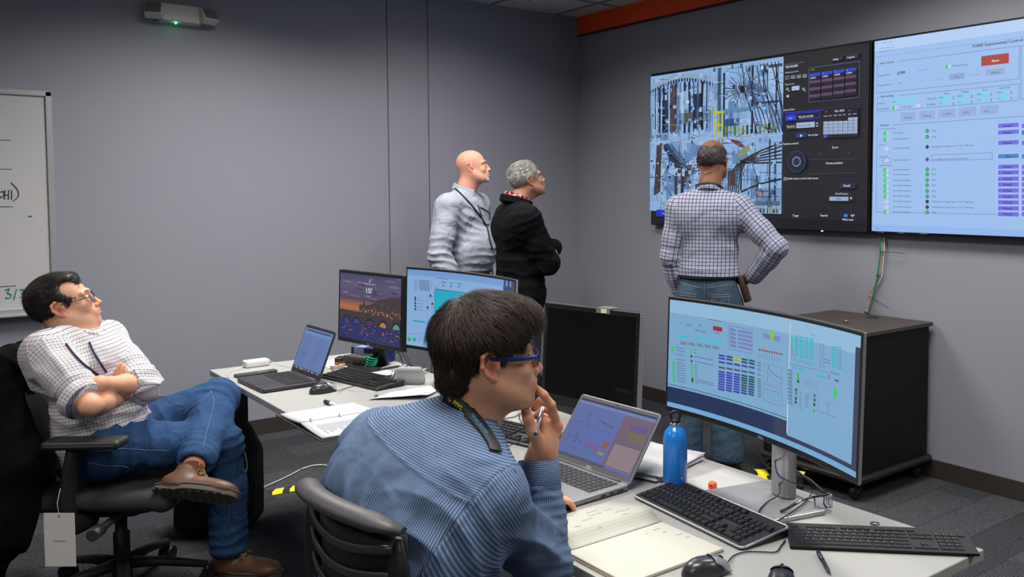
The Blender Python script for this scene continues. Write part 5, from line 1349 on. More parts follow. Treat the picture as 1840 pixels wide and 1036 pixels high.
def plaid(name, base, lines, k=.5):
    """lines: (axis, period, duty, colour, offset, strength)"""
    t = NT(name); b = t.bsdf(Roughness=.85); b.inputs['Specular IOR Level'].default_value = .15; b.inputs['Sheen Weight'].default_value = .1
    x, y = uvxy(t); c = rgb(*base)
    for ax, per, du, col, off, st in lines:
        c = t.mix(t.math('MULTIPLY', band_(t, (x, y)[ax], per, du, .12, off), st), c, rgb(*col))
    t.l(c, b.inputs[0]); fold_bump(t, b, k); return t.m
def denim(name, col, k=.5):
    t = NT(name); b = t.bsdf(Roughness=.9); b.inputs['Specular IOR Level'].default_value = .12; co = t.coord()
    nz = t.n('ShaderNodeTexNoise', i_Scale=7., i_Detail=5.); t.l(co, nz.inputs[0])
    n2 = t.n('ShaderNodeTexNoise', i_Scale=600., i_Detail=2.); t.l(co, n2.inputs[0])
    c = t.mix(nz.outputs[0], rgb(*[int(v*.72) for v in col]), rgb(*[min(255, int(v*1.3)) for v in col])); c = t.mix(t.math('MULTIPLY', n2.outputs[0], .35), c, rgb(*[min(255, int(v*1.6)) for v in col]))
    t.l(c, b.inputs[0]); fold_bump(t, b, k, 1.3); return t.m
def R3(fwd, up):
    f = nrm(fwd); u = V3(up)-f*(V3(up)@f); u = nrm(u); r = np.cross(f, u); return np.array([r, f, u])   # rows: right, forward, up
def tow(R, o, p): return V3(o)+np.array(p, float)@R
def skin_cols(v, base, f=None):
    c = np.ones((len(v), 3))*np.array(lin([q/255. for q in base])); return c
def head_prims(o, R, s=1., jaw=1., nose=1., ear=1., neck=None, gaunt=0., neck_r=.056, mouth=0.):
    """a head at o (between the eyes' level and the skull centre); R rows right/fwd/up"""
    P = lambda x, y, z: tow(R, o, (x*s, y*s, z*s)); A = []
    E = lambda c, r, k, **kw: A.append(Ell(P(*c), [q*s for q in r], R, k*s, **kw))
    Cn = lambda a, b, ra, rb, k, **kw: A.append(Cone(P(*a), P(*b), ra*s, rb*s, k*s, **kw))
    E((0, -.012, .034), (.075, .097, .084), .02)
    E((0, .030, -.028), (.060, .062, .082), .03)
    E((0, .038, -.070), (.049*jaw, .050, .040), .03); Cn((-.012, .080, -.097), (.012, .080, -.097), .0165*jaw, .0165*jaw, .018)
    for sx in (-1, 1):
        Cn((sx*.058, -.002, -.045), (sx*.034*jaw, .055, -.088), .017, .015, .03)      # jaw line
        E((sx*.036, .066, -.028), (.021, .017, .018), .02)                            # cheek
        Cn((sx*.012, .090, .024), (sx*.046, .074, .022), .0085, .0085, .012)          # brow
    if neck is not None:
        A.append(Cone(P(0, -.022, -.05), neck, neck_r*s, neck_r*1.08, .035))
        A.append(Cone(P(0, .008, -.085), V3(neck)+R[1]*.028, .026*s, .034*s, .03))
    for sx in (-1, 1): E((sx*.0305, .094, .000), (.019, .013, .0115), .010, sub=True)
    for sx in (-1, 1):
        E((sx*.0305, .0765, -.001), (.0132, .0132, .0125), .002)                          # eyeball
        Cn((sx*.0185, .0855, .0085), (sx*.043, .080, .0070), .0034, .0032, .004)         # upper lid
        Cn((sx*.0195, .0850, -.0100), (sx*.042, .080, -.0088), .0030, .0028, .004)
    Cn((0, .090, .008), (0, .109*1., -.030), .0068*nose, .0095*nose, .010)
    E((0, .108, -.033), (.0125*nose, .0125, .010), .006)
    for sx in (-1, 1): E((sx*.0125*nose, .099, -.0365), (.0085, .010, .0075), .006)
    for sx in (-1, 1): E((sx*.006, .106, -.0435), (.0042, .005, .004), .003, sub=True)
    E((0, .083, -.062), (.030, .020, .020), .02)
    Cn((-.018, .0955, -.0575), (.018, .0955, -.0575), .0048, .0048, .005); E((0, .1010, -.0570), (.011, .0065, .0048), .004)
    E((0, .0985, -.0690), (.018, .0085, .0064), .005)
    Cn((-.023, .1045, -.0628), (.023, .1045, -.0628), .0018, .0018, .002, sub=True); A.append(A.pop())
    for sx in (-1, 1):     # ears: rim, bowl, lobe
        ring = [(.075, -.002, .018), (.083, -.016, .027), (.088, -.030, .018), (.087, -.031, -.003), (.081, -.021, -.021), (.075, -.008, -.033)]
        E((sx*.076, -.013, -.002), (.0065, .019*ear, .027*ear), .004)
        for a, b in zip(ring, ring[1:]): Cn((sx*a[0], a[1], a[2]), (sx*b[0], b[1], b[2]), .0042, .0042, .004)
        E((sx*.077, -.006, -.030), (.0055, .008, .009), .004); Cn((sx*.075, -.002, .018), (sx*.078, .006, .004), .0038, .0034, .003); Cn((sx*.078, .004, -.004), (sx*.078, .004, -.012), .0045, .004, .003)
        E((sx*.090, -.012, -.003), (.0085, .010, .015), .003, sub=True); Cn((sx*.086, -.020, .014), (sx*.084, -.008, .020), .003, .003, .002, sub=True)
    return A
def head_color(v, o, R, s, base, lip=(176, 104, 96), brow=None, stub=None, extra=None):
    L = (v-V3(o))@R.T/s; x, y, z = L.T; c = np.ones((len(v), 3))*np.array(lin([q/255. for q in base])); B_ = np.array(lin([q/255. for q in base]))
    def mixc(m, col, k=1.):
        m = (np.clip(m, 0, 1)*k)[:, None]; nonlocal c; c = c*(1-m)+np.array(lin([q/255. for q in col]))*m
    rd = (min(255, base[0]*1.02), base[1]*.80, base[2]*.76)
    mixc(1-((np.abs(x)-.038)/.02)**2-((z+.026)/.02)**2-((y-.08)/.03)**2, rd, .45)      # cheeks
    mixc(1-(x/.018)**2-((z+.034)/.015)**2-((y-.108)/.018)**2, rd, .3)
    mixc((np.abs(x) > .0785)*(np.abs(z) < .045)*(y < .012)*1., rd, .55); mixc(1.4*(1-((y+.010)/.010)**2-((z+.004)/.013)**2)*(np.abs(x) > .070)*(np.abs(x) < .086), (110, 62, 50), .6)                   # ears
    mixc(2*(1-(x/.024)**2-((z+.0635)/.0105)**2)*(y > .088), lip, .9)
    if stub: mixc(1.6*(1-(x/.075)**2-((z+.078)/.04)**2)*(y > .01)*(1-1.*(1-(x/.02)**2-((z+.0635)/.006)**2 > 0)), stub[0], stub[1])
    if brow: mixc(3*(1-((np.abs(x)-.030)/.020)**2-((z-.0265+.15*np.abs(np.abs(x)-.028))/.0052)**2)*(y > .06), brow, .9)
    if extra: c = extra(c, x, y, z, mixc) if extra(c, x, y, z, mixc) is not None else c
    # eyeballs
    for sx in (-1, 1):
        d = np.sqrt((x-sx*.0305)**2+(y-.0765)**2+(z+.001)**2); m = (d < .0142)*(y > .0775)*(np.abs(z+.001) < .0085)*(np.abs(x-sx*.0305) < .0125)*1.
        mixc(m, (214, 208, 204), .95)
        m = np.clip((.0058-np.sqrt((x-sx*.0305)**2+(z+.001)**2))/.001, 0, 1)*(y > .08); mixc(m, (38, 24, 18), 1.)
    return c
HAIRM = {}
def hair_mat(name, col, rough=.42):
    if name in HAIRM: return HAIRM[name]
    t = NT(name); b = t.bsdf(Roughness=rough); b.inputs['Specular IOR Level'].default_value = .5
    g = t.n('ShaderNodeNewGeometry'); c = t.mix(g.outputs['Random Per Island'], rgb(*[int(q*.6) for q in col]), rgb(*[min(255, int(q*1.5)) for q in col])); t.l(c, b.inputs[0])
    HAIRM[name] = t.m; return t.m
def hair_cap(name, o, R, s, cfg, m, parent, base, res=.003):
    """close scalp volume following the skull; cfg.region(x,y,z)->thickness"""
    P = lambda x, y, z: tow(R, o, (x*s, y*s, z*s))
    pr = [Ell(P(*c), [q*s for q in r], R, .016*s) for c, r in cfg['vol']]+[Ell(P(*c), [q*s for q in r], R, .006*s, sub=True) for c, r in cfg.get('cut', [])]
    pr += [Half(P(*p), tow(R, (0, 0, 0), n), cfg.get('ck', .006)) for p, n in cfg.get('half', [])]
    v, q = sdf_mesh(pr, res); N = vnormals(v, q); L = (v-V3(o))@R.T/s
    v = v+N*(vnoise(L*np.array([160, 60, 60]))*.0018+vnoise(L*60)*.002)[:, None]*s
    return to_obj(name, v, q, m, parent, base), (v, N, L)
def strands(name, roots, nrml, L, o, R, s, flow, length, n, w, m, parent, base, lift=.25, seed=1, curl=.2, mask=None, segs=5):
    """many thin locks growing from scalp points, combed along flow(L)->local direction"""
    rg = np.random.RandomState(seed); ok = np.ones(len(roots), bool) if mask is None else mask(L)
    idx = np.flatnonzero(ok)
    if not len(idx): return
    pick = rg.choice(idx, n); p = roots[pick]+rg.randn(n, 3)*.0015*s; nn = nrml[pick]; l = L[pick]
    d = flow(l); d = d@R; d = d-nn*(d*nn).sum(1, keepdims=True); d /= np.maximum(np.linalg.norm(d, axis=1, keepdims=True), 1e-6)
    d = d+rg.randn(n, 3)*curl; d /= np.linalg.norm(d, axis=1, keepdims=True)
    ln = length(l)*(.6+.6*rg.rand(n)); lf = lift*(.4+1.0*rg.rand(n))
    verts = np.zeros((n, segs+1, 3, 3)); cen = p.copy(); C0 = V3(o)+R[2]*.02*s
    for k in range(segs+1):
        t = k/segs; dirn = d*(1)+nn*(lf*(1-1.6*t))[:, None]
        dirn /= np.linalg.norm(dirn, axis=1, keepdims=True)
        if k: cen = cen+dirn*(ln/segs)[:, None]
        sd = np.cross(dirn, nn); sd /= np.maximum(np.linalg.norm(sd, axis=1, keepdims=True), 1e-6); wd = w*(1-.85*t**1.5)*(.7+.6*rg.rand(n))[:, None] if k == 0 else wd0*(1-.85*t**1.5)
        if k == 0: wd0 = wd
        verts[:, k, 0] = cen+sd*wd; verts[:, k, 1] = cen+nn*wd*.8; verts[:, k, 2] = cen-sd*wd
        # follow the skull: bend toward the surface
        rad = cen-C0; nn = rad/np.linalg.norm(rad, axis=1, keepdims=True)*.35+nn*.65; nn /= np.linalg.norm(nn, axis=1, keepdims=True)
        d = d-nn*(d*nn).sum(1, keepdims=True)*.9; d[:, 2] -= .02
        d /= np.linalg.norm(d, axis=1, keepdims=True)
    V_ = verts.reshape(-1, 3); b = (np.arange(n)*(segs+1)*3)[:, None]; q = []
    for k in range(segs):
        for a, c in ((0, 1), (1, 2), (2, 0)):
            q.append(np.concatenate([b+k*3+a, b+k*3+c, b+k*3+3+c, b+k*3+3+a], 1))
    return to_obj(name, V_, np.concatenate(q), m, parent, base)
def finger(A, pts, r0, r1, k=.004):
    n = len(pts)-1
    for i in range(n): A.append(Cone(pts[i], pts[i+1], r0+(r1-r0)*i/n, r0+(r1-r0)*(i+1)/n, k))
def hand_prims(w, d, nrm_, thumb_side, curl=.5, s=1., spread=.0):
    """relaxed hand: w wrist, d direction of fingers, nrm_ out of the back of the hand, thumb_side +-1 along d x n"""
    d = nrm(d); n = V3(nrm_)-d*(V3(nrm_)@d); n = nrm(n); t = np.cross(d, n)*thumb_side; A = []; w = V3(w)
    Rm = np.array([t, d, n]); A.append(Ell(w+d*.048*s, (.040*s, .052*s, .017*s), Rm, .015)); A.append(Cone(w-d*.01, w+d*.03*s, .025*s, .024*s, .02, sq=(t, 1.25)))
    for i, (off, l, r) in enumerate(((.028, .078, .0095), (.009, .086, .0097), (-.010, .080, .0092), (-.028, .062, .0082))):
        a0 = w+d*(.086-.004*abs(i-1))*s+t*off*s; p = [w+d*.05*s+t*off*.9*s, a0]; a = .15+curl*.5; dd = nrm(d+t*spread*(1.5-i)*.2)
        for kk, f in enumerate((.45, .30, .25)):
            v = dd*math.cos(a)-n*math.sin(a); p.append(p[-1]+v*l*f*s); a += curl*1.0*(1+.1*i)
        finger(A, p, r*s*1.02, r*s*.82)
    p = [w+d*.018*s+t*.018*s, w+d*.048*s+t*.043*s-n*.012*s, w+d*.075*s+t*.052*s-n*.022*s, w+d*.100*s+t*.046*s-n*.028*s]
    finger(A, p, .013*s, .0095*s, .008)
    return A
def body_frames(J):
    SL, SR, N, Pv = V3(J['SL']), V3(J['SR']), V3(J['N']), V3(J['P']); up = nrm(N-Pv); r = SR-SL; r = nrm(r-up*(r@up)); f = np.cross(up, r); return r, f, up
def torso_prims(J, g=0., belly=.0, k=.05, wide=1., tag='T', chest=1., seat=False):
    """torso and shoulders of the joints J (SL SR shoulders, N neck base, P pelvis); g = slack of cloth"""
    r, f, u = body_frames(J); N, Pv, SL, SR = V3(J['N']), V3(J['P']), V3(J['SL']), V3(J['SR']); T = np.linalg.norm(N-Pv); R = np.array([r, f, u]); A = []
    rw = np.linalg.norm(SL-SR)/2
    bend = V3(J.get('bend', (0, 0, 0)))
    A.append(Ell(Pv+u*T*.70+f*.004+bend, (rw*.93*wide+g, .112*chest+g, T*.34), R, k, tag))
    A.append(Ell(Pv+u*T*.34+f*(.012+belly*.5)+bend*.7, (.150*wide+g+belly*.3, .112+belly*.75+g, T*.36), R, k, tag))
    A.append(Ell(Pv+u*.03, (.158*wide+g, .118+g+belly*.3, .13), R, k, tag))
    A.append(Cone(SL, SR, .052+g*.8, .052+g*.8, k, tag))
    for S_ in (SL, SR):
        A.append(Cone(N-u*.02, S_, .050+g*.6, .046+g*.8, k*.8, tag))
        A.append(Ell(S_*.55+(Pv+u*T*.62)*.45+f*-.03, (.085+g, .07+g, .12), R, k, tag))       # shoulder blade, side
    return A, (Pv, u, r, f, T)
def arm_prims(S, E, W, g=0., tag='A', k=.035, r=(.054, .044, .040, .029)):
    A = [Cone(S, V3(S)*.35+V3(E)*.65, r[0]+g, r[1]+.004+g, k, tag+'u'), Cone(V3(S)*.4+V3(E)*.6, E, r[1]+.003+g, r[1]+g, .02, tag+'u'), Cone(E, V3(E)*.6+V3(W)*.4, r[1]-.002+g, r[2]+g, .022, tag+'f'), Cone(V3(E)*.65+V3(W)*.35, W, r[2]+g, r[3]+g, .02, tag+'f')]
    return A
def leg_prims(Hp, K, A_, g=0., tag='L', k=.04, r=(.083, .058, .054, .038)):
    m = V3(K)*.62+V3(A_)*.38
    return [Cone(Hp, K, r[0]+g, r[1]+g, k, tag+'t'), Cone(K, m, r[1]-.003+g, r[2]+g, .03, tag+'s'), Cone(m, A_, r[2]+g, r[3]+g*1.4, .03, tag+'s')]
def limb_frames(J, prefix, S, E, W, ref):
    S, E, W = V3(S), V3(E), V3(W); a = np.linalg.norm(E-S)
    return {prefix+'u': (S, E-S, ref, .055, 0.), prefix+'f': (E, W-E, ref, .05, a)}
def cloth(name, prims, res, frames, mats, parent, base, fold=.004, fs=14., sm=1, dents=None, pick=None, seed=0., move=None):
    v, q = sdf_mesh(prims, res); v = smooth(v, q, sm); uv, which, tags = cloth_uv(v, q, prims, frames, move)
    N = vnormals(v, q); a = vnoise(v*fs+seed)+.5*vnoise(v*fs*2.3+7+seed)
    rid = 1-np.abs(vnoise(v*np.array([fs*.8, fs*.8, fs*.45])+31+seed))*2.2
    d = fold*(a*.6+np.clip(rid, -.6, 1)*.7)
    if dents is not None: d = d+dents(v, N)
    v = v+N*d[:, None]
    mi = pick(v, q, uv, which, tags) if pick else None
    return to_obj(name, v, q, mats, parent, base, uvs=uv.reshape(-1, 2), mi=mi)
def creases(c, ax, amp, per, rad, twist=0.):
    """ring folds around a bent joint: c centre, ax limb direction"""
    c, ax = V3(c), nrm(ax); side = nrm(np.cross(ax, (0.3, .2, 1)))
    def f(v, N):
        P = v-c; h = P@ax; dist = np.linalg.norm(P, axis=1); w = np.clip(1-dist/rad, 0, 1)**.7
        ph = h/per*2*PI+twist*(P@side)/per+2.5*vnoise(v*11); return amp*w*(1-np.abs(np.sin(ph*.5))*2)
    return f
def addf(*fs): return lambda v, N: sum(f(v, N) for f in fs)
def shoe(name, ank, toe_dir, up, m, sole, lace, parent, base, sc=1., h=.085):
    """low leather shoe; ank = ankle joint"""
    R = R3(toe_dir, up)*sc; o = V3(ank); P = lambda x, y, z: tow(R, o, (x, y, z)); zb = -h
    R1 = R/sc; pr = [Ell(P(0, -.028, zb+.034), (.037*sc, .048*sc, .036*sc), R1, .02), Ell(P(0, .06, zb+.030), (.040*sc, .085*sc, .036*sc), R1, .02), Ell(P(0, .128, zb+.026), (.045*sc, .062*sc, .030*sc), R1, .02), Cone(P(0, .0, zb+.03), P(0, -.004, -.004), .040*sc, .041*sc, .02), Half(P(0, 0, zb+.012), -R[2], .002), Half(P(0, -.0, .006), R[2]+R[1]*.25, .004)]
    v, q = sdf_mesh(pr, .004); v = smooth(v, q, 1)
    o1 = to_obj(name, v, q, m, parent, base)
    def outline(g):
        pts = []
        for i in range(36):
            a = 2*PI*i/36; y = .052+math.sin(a)*(.142+g); x = math.cos(a)*(.041+g+.006*math.sin(a)-.006*(math.sin(a) < -.2)); pts.append((x, y))
        return pts
    mb = MB(); mb.xf(Mat(V3(o)-V3(base), R[0], R[1], R[2]))
    mb.prism(outline(.003), zb, zb+.018, True); mb.prism(outline(.006), zb+.018, zb+.024, True)
    mb.build('sole', sole, o1, .002)
    # tread grooves
    tr = MB(); tr.xf(Mat(V3(o)-V3(base), R[0], R[1], R[2]))
    for k in range(9):
        y = -.065+.028*k; w = .036 if k not in (3,) else .02; tr.box((0, y, zb-.0015), (w*2, .012, .004))
    tr.build('tread', sole, o1, .001)
    lc = MB(); lc.xf(Mat(V3(o)-V3(base), R[0], R[1], R[2]))
    for k in range(4):
        y = .030+.018*k; z = zb+.088-.0105*k
        lc.tube(spline([(-.022, y, z-.014), (-.008, y+.006, z-.001), (.022, y+.014, z-.018)], 4), .0018, 5); lc.tube(spline([(.022, y, z-.014), (.008, y+.006, z-.001), (-.022, y+.014, z-.018)], 4), .0018, 5)
    for sx in (-1, 1): lc.tube(spline([(0, .028, zb+.09), (sx*.02, .03, zb+.104), (sx*.036, .04, zb+.092), (sx*.016, .038, zb+.088), (0, .03, zb+.09)], 5), .0018, 5); lc.tube(spline([(0, .03, zb+.09), (sx*.014, .05, zb+.086), (sx*.03, .066, zb+.07)], 4), .0016, 5)
    lc.build('laces', lace, o1)
    cr = MB(); cr.xf(Mat(V3(o)-V3(base), R[0], R[1], R[2])); cr.tube([(.036*math.cos(a), -.004+.037*math.sin(a), .001-.010*math.sin(a)) for a in [2*PI*i/20 for i in range(21)]], .0055, 6); cr.build('padded_collar', BLK2, o1)
    return o1
def collar(name, c, up, fwd, r, h, m, parent, base, gap=.5, flare=.012, tip=.03, tilt=.35, th=.0035):
    """shirt collar: stand plus folded leaf, open at the front"""
    R = R3(fwd, up); c = V3(c)-V3(base)
    def f(u, v):
        a = gap/2+(2*PI-gap)*u; ff = math.cos(a); rr2 = r+flare*v*(1.0)+.004*math.sin(a*3)*v; z = h*(1-v)*1.0+(-tip*max(0, ff)**3*v)-tilt*r*ff*(1)+.0
        p = (math.sin(a)*rr2*.96, ff*rr2*1.08, z); return Vector(tow(R, c, p))
    mb = MB(); mb.grid(f, 40, 6); n = len(mb.v)
    def st(u, v):
        a = gap/2+(2*PI-gap)*u; ff = math.cos(a); p = (math.sin(a)*(r-.003)*.96, ff*(r-.003)*1.08, h*(1.02-1.3*v)-tilt*r*ff); return Vector(tow(R, c, p))
    mb.grid(st, 40, 3)
    o = mb.build(name, m, parent, solid=th); me = o.data
    uv = me.uv_layers.new(name='UVMap')
    for p in me.polygons:
        for li in p.loop_indices:
            co = me.vertices[me.loops[li].vertex_index].co; w = np.array(co)-c; a = math.atan2(w@R[0], w@R[1]); uv.data[li].uv = (w@R[2], a*r) if True else (0, 0)
    return o
def glasses(parent, base, o, R, s, m, r=.0013, w=.024, h=.017, full=True, lensm=None, z0=0., fwd=.106, rect=False, armr=.0016, cheek=0.):
    base = V3(base); P = lambda x, y, z: Vector(tow(R, o, (x*s, y*s, z*s))-base)
    root = bpy.data.objects.new('glasses', None)
    fr = MB()
    for sx in (-1, 1):
        pts = []
        for i in range(25):
            a = 2*PI*i/24; e = .75 if rect else 1.
            cx, cz = math.copysign(abs(math.cos(a))**e, math.cos(a)), math.copysign(abs(math.sin(a))**e, math.sin(a))
            pts.append(P(sx*.032+cx*w, fwd-.010*abs(sx*.032+cx*w)/.05, z0-.002+cz*h))
        fr.tube(pts, r, 6)
    fr.tube(spline([P(-.010, fwd, z0+.004), P(0, fwd+.003, z0+.007), P(.010, fwd, z0+.004)], 4), r, 6)
    g = fr.build('glasses', m, parent)
    for sx in (-1, 1):
        MB().tube(spline([P(sx*.0565, fwd-.014, z0+.004), P(sx*(.070+cheek), fwd-.028, z0+.005), P(sx*(.0765+cheek), .05, z0+.006), P(sx*.080, 0, z0+.010), P(sx*.079, -.018, z0+.008), P(sx*.076, -.032, z0-.008)], 5), [armr*s]*26, 6, flat=2.2 if armr > .0018 else None).build('temple_arm', m, g)
        ln = MB(); ln.add([P(sx*.032+math.cos(2*PI*i/20)*w, fwd-.010*abs(sx*.032+math.cos(2*PI*i/20)*w)/.05, z0-.002+math.sin(2*PI*i/20)*h) for i in range(20)], [tuple(range(20))]); ln.build('lens', lensm or mat('eyeglass', (240, 244, 250), .02, trans=.96), g, solid=.001)
    return g
def person(label, base, v, q, cols):
    o = to_obj('person', v, q, SKIN, None, base, cols); o.location = V3(base); tag(o, label, 'person'); return o
def islands(parts):
    """several surfaces -> one mesh; parts: (v, q, cols)"""
    V_, Q_, C_ = [], [], []; n = 0
    for v, q, c in parts: V_.append(v); Q_.append(q+n); C_.append(c); n += len(v)
    return np.concatenate(V_), np.concatenate(Q_), np.concatenate(C_)
def px(x, y, d): return V3(atd(x, y, d))
LACE = mat('lace_tan', (150, 120, 84), .8)
SOLE = mat('sole_grey', (62, 56, 54), .75)
from mathutils.bvhtree import BVHTree
def bvh_of(objs):
    V_, F_ = [], []
    for o in objs:
        n = len(V_); M = Matrix.Translation(V3(BASE_OF[o.name]))
        V_ += [tuple(M @ p.co) for p in o.data.vertices]; F_ += [tuple(i+n for i in p.vertices) for p in o.data.polygons]
    return BVHTree.FromPolygons(V_, F_)
BASE_OF = {}
def drape(bvh, pts, off):
    out = []
    for x, y in pts:
        r_ = ray(x, y).normalized(); h = bvh.ray_cast(EYE, r_)
        if h[0] is not None: out.append((h[0]+(h[1] if h[1].dot(r_) < 0 else -h[1])*off, (h[1] if h[1].dot(r_) < 0 else -h[1])))
    return out
def dense(pts, n=6): return [(p.x, p.y) for p in spline([Vector((a, b, 0)) for a, b in pts], n)]
# =============== the three standing men
def standing(label, J, skin, head, shirt, pants, res=.006, hands=()):
    pass
def yawdir(a): return np.array([math.sin(a), math.cos(a), 0.])    # a measured from +Y clockwise
# ---- man seen from behind in blue and white checks, right hand on hip
def behind_man():
    d = yawdir(math.radians(56)); r = np.cross(d, (0, 0, 1)); base = V3((3.60, 3.58, 0)); Rb = np.array([r, d, (0, 0, 1.)])
    B = lambda x, y, z: base+r*x+d*y+np.array([0, 0, z*1.035])
    J = dict(P=B(0, 0, 1.04), N=B(.0, .01, 1.52), SL=B(-.17, -.005, 1.432), SR=B(.172, -.005, 1.438))
    EL, WL = B(-.21, -.02, 1.17), B(-.172, .06, .94); ER, WR = B(.385, -.05, 1.235), B(.258, .02, 1.075)
    Ho = B(.012, .065, 1.70); Rh = R3(yawdir(math.radians(66))+np.array([0, 0, .10]), (0, 0, 1))
    col = (124, 84, 62)
    hp = head_prims(Ho, Rh, 1.0, neck=J['N']+d*0, neck_r=.060); v, q = sdf_mesh(hp, .003); hc = head_color(v, Ho, Rh, 1., col, lip=(110, 70, 60), brow=(40, 34, 30))
    # body core
    tp, _ = torso_prims(J, -.012); legs = leg_prims(B(-.09, 0, .93), B(-.11, .03, .50), B(-.12, -.03, .10), -.008)+leg_prims(B(.09, 0, .93), B(.11, .02, .50), B(.12, -.04, .10), -.008)
    arms = arm_prims(J['SL'], EL, WL, -.004)+arm_prims(J['SR'], ER, WR, -.004)
    bv, bq = sdf_mesh(tp+legs+arms, .009); bc = skin_cols(bv, col)
    hr = hand_prims(WR, B(.16, .04, 1.03)-WR, r*1.+d*-.6, -1, .55, .98); hl = hand_prims(WL, B(-.15, .10, .86)-WL, -r, 1, .8, .95)
    hv, hq = sdf_mesh(hr, .0035); h2, q2 = sdf_mesh(hl, .004)
    P_ = person('person standing before the wall screens, back turned, checked shirt, hand on hip', base, *islands([(v, q, hc), (bv, bq, bc), (hv, hq, skin_cols(hv, col)), (h2, q2, skin_cols(h2, col))]))
    # shirt
    chk = plaid('checked_shirt', (160, 162, 180), [(0, .0205, .22, (50, 56, 88), 0., .9), (1, .0205, .22, (50, 56, 88), 0., .9), (0, .0205, .10, (84, 88, 112), .5, .3), (1, .0205, .10, (84, 88, 112), .5, .3)], .5)
    tp, fr = torso_prims(J, .018, belly=.01, wide=1.0); Pv, u, rr, f, T = fr
    ap = arm_prims(J['SL'], EL, WL, .015, 'L', r=(.056, .050, .046, .036))+arm_prims(J['SR'], ER, WR, .014, 'R', r=(.056, .050, .046, .036))
    cut = [Half(B(0, 0, 1.07), (0, 0, -1), .003), Cone(J['N']+np.array([0, 0, .02]), Ho, .056, .05, .004, sub=True)]
    cut += [Ell(WR+(WR-ER)/np.linalg.norm(WR-ER)*.03, (.03, .03, .03), None, .003, sub=True)]
    fr_ = {'T': (Pv, u, rr, .20, 0., rr)}; fr_.update(limb_frames(J, 'L', J['SL'], EL, WL, d)); fr_.update(limb_frames(J, 'R', J['SR'], ER, WR, d))
    dn = addf(creases(ER, ER-J['SR'], .0035, .035, .12, .8), creases(EL, EL-J['SL'], .0035, .035, .12, .8), creases(WL, WL-EL, .003, .03, .1, .7), creases(B(0, 0, 1.02), (0, 0, 1), .005, .05, .2), creases(J['SR'], ER-J['SR'], .004, .04, .12))
    shirt = cloth('shirt', tp+cut[:1]+ap+cut[1:], .006, fr_, chk, P_, base, .005, 9., dents=dn)
    collar('collar', J['N']+np.array([0, 0, .006])+d*.004, Rh[2]+d*.0, d, .066, .034, chk, shirt, base, .5, .010)
    for W_, E_ in ((WL, EL), (WR, ER)):
        ax = nrm(W_-E_); c = MB(); c.tube([Vector(W_-ax*.062-base), Vector(W_-ax*.03-base), Vector(W_+ax*.004-base), Vector(W_+ax*.006-base)], [.045, .0445, .0435, .038], 24); o = c.build('cuff', chk, shirt); o.data.uv_layers.new(name='UVMap')
        for p in o.data.polygons:
            for li in p.loop_indices: co = o.data.vertices[o.data.loops[li].vertex_index].co; o.data.uv_layers[0].data[li].uv = ((co.x+co.y)*.9, co.z)
    # jeans
    dm = denim('jeans_faded_blue', (48, 63, 78))
    lp = [Ell(B(0, 0, 1.0), (.162, .122, .17), Rb, .05, 'P')]
    for sx in (-1, 1): lp += leg_prims(B(sx*.09, 0, .90), B(sx*.112, .03, .49), B(sx*.122, -.03, .085), .024, k=.05, r=(.086, .064, .064, .064))
    for sx in (-1, 1): lp.append(Ell(B(sx*.08, -.055, .95), (.085, .07, .11), Rb, .04))
    lp.append(Half(B(0, 0, 1.10), (0, 0, 1), .003)); lp.append(Half(B(0, 0, .06), (0, 0, -1), .003))
    dn = addf(creases(B(-.12, 0, .14), (.2, 0, 1), .0025, .06, .16, .8), creases(B(.12, 0, .14), (-.2, .1, 1), .0025, .06, .16, .8), creases(B(0, -.06, .80), (0, 0, 1), .003, .04, .15))
    jn = cloth('jeans', lp, .006, {}, dm, P_, base, .005, 9., dents=dn)
    SEAM = mat('seam_tan', (150, 136, 116), .8)
    def onb(x, z, y=-.35):       # project onto jeans from behind along d
        return None
    import mathutils
    bvh = mathutils.bvhtree.BVHTree.FromPolygons([tuple(p.co) for p in jn.data.vertices], [tuple(p.vertices) for p in jn.data.polygons])
    def hit(x, z):
        o_ = Vector(r*x-d*.5+np.array([0, 0, z])); h = bvh.ray_cast(o_, Vector(d)); return h[0]-Vector(d)*.0015 if h[0] is not None else None
    def seam(pts, rad=.0012):
        P2 = [hit(*p) for p in pts]; P2 = [p for p in P2 if p is not None]
        if len(P2) > 1: MB().tube(P2, rad, 4).build('seam', SEAM, jn)
    for sx in (-1, 1):
        q4 = [(sx*.045, 1.01), (sx*.14, 1.015), (sx*.14, .90), (sx*.093, .87), (sx*.045, .90), (sx*.045, 1.01)]
        seam([tuple(np.array(a)+(np.array(b)-np.array(a))*t) for a, b in zip(q4, q4[1:]) for t in (0, .25, .5, .75)]); seam([(sx*(.045+.095*t), .997+.005*t) for t in np.linspace(0, 1, 8)])
        seam([(sx*(.01+.16*t), 1.045+.028*t) for t in np.linspace(0, 1, 10)])
    seam([(0, z) for z in np.linspace(1.10, .88, 14)])
    bt = MB(); bt.xf(Mat(B(0, 0, 1.078)-base, r, d, (0, 0, 1))); pts = [(.168*math.cos(a), .128*math.sin(a), 0) for a in [2*PI*i/40 for i in range(41)]]
    for z in (-.016, -.008, 0, .008, .016): bt.tube([(x, y, z) for x, y, _ in pts], .0062, 6)
    bt.build('belt', BLK2, P_)
    ph = MB(); ph.xf(Mat(B(.205, .01, 1.0)-base, r, d, (0, 0, 1)) @ Matrix.Rotation(-.3, 4, 'Y')); ph.rbox((0, 0, 0), (.035, .085, .15), .012); ph.build('belt_pouch', mat('pouch_brown', (48, 30, 26), .45), P_, .006)
    sb = mat('shoe_brown', (70, 48, 36), .5)
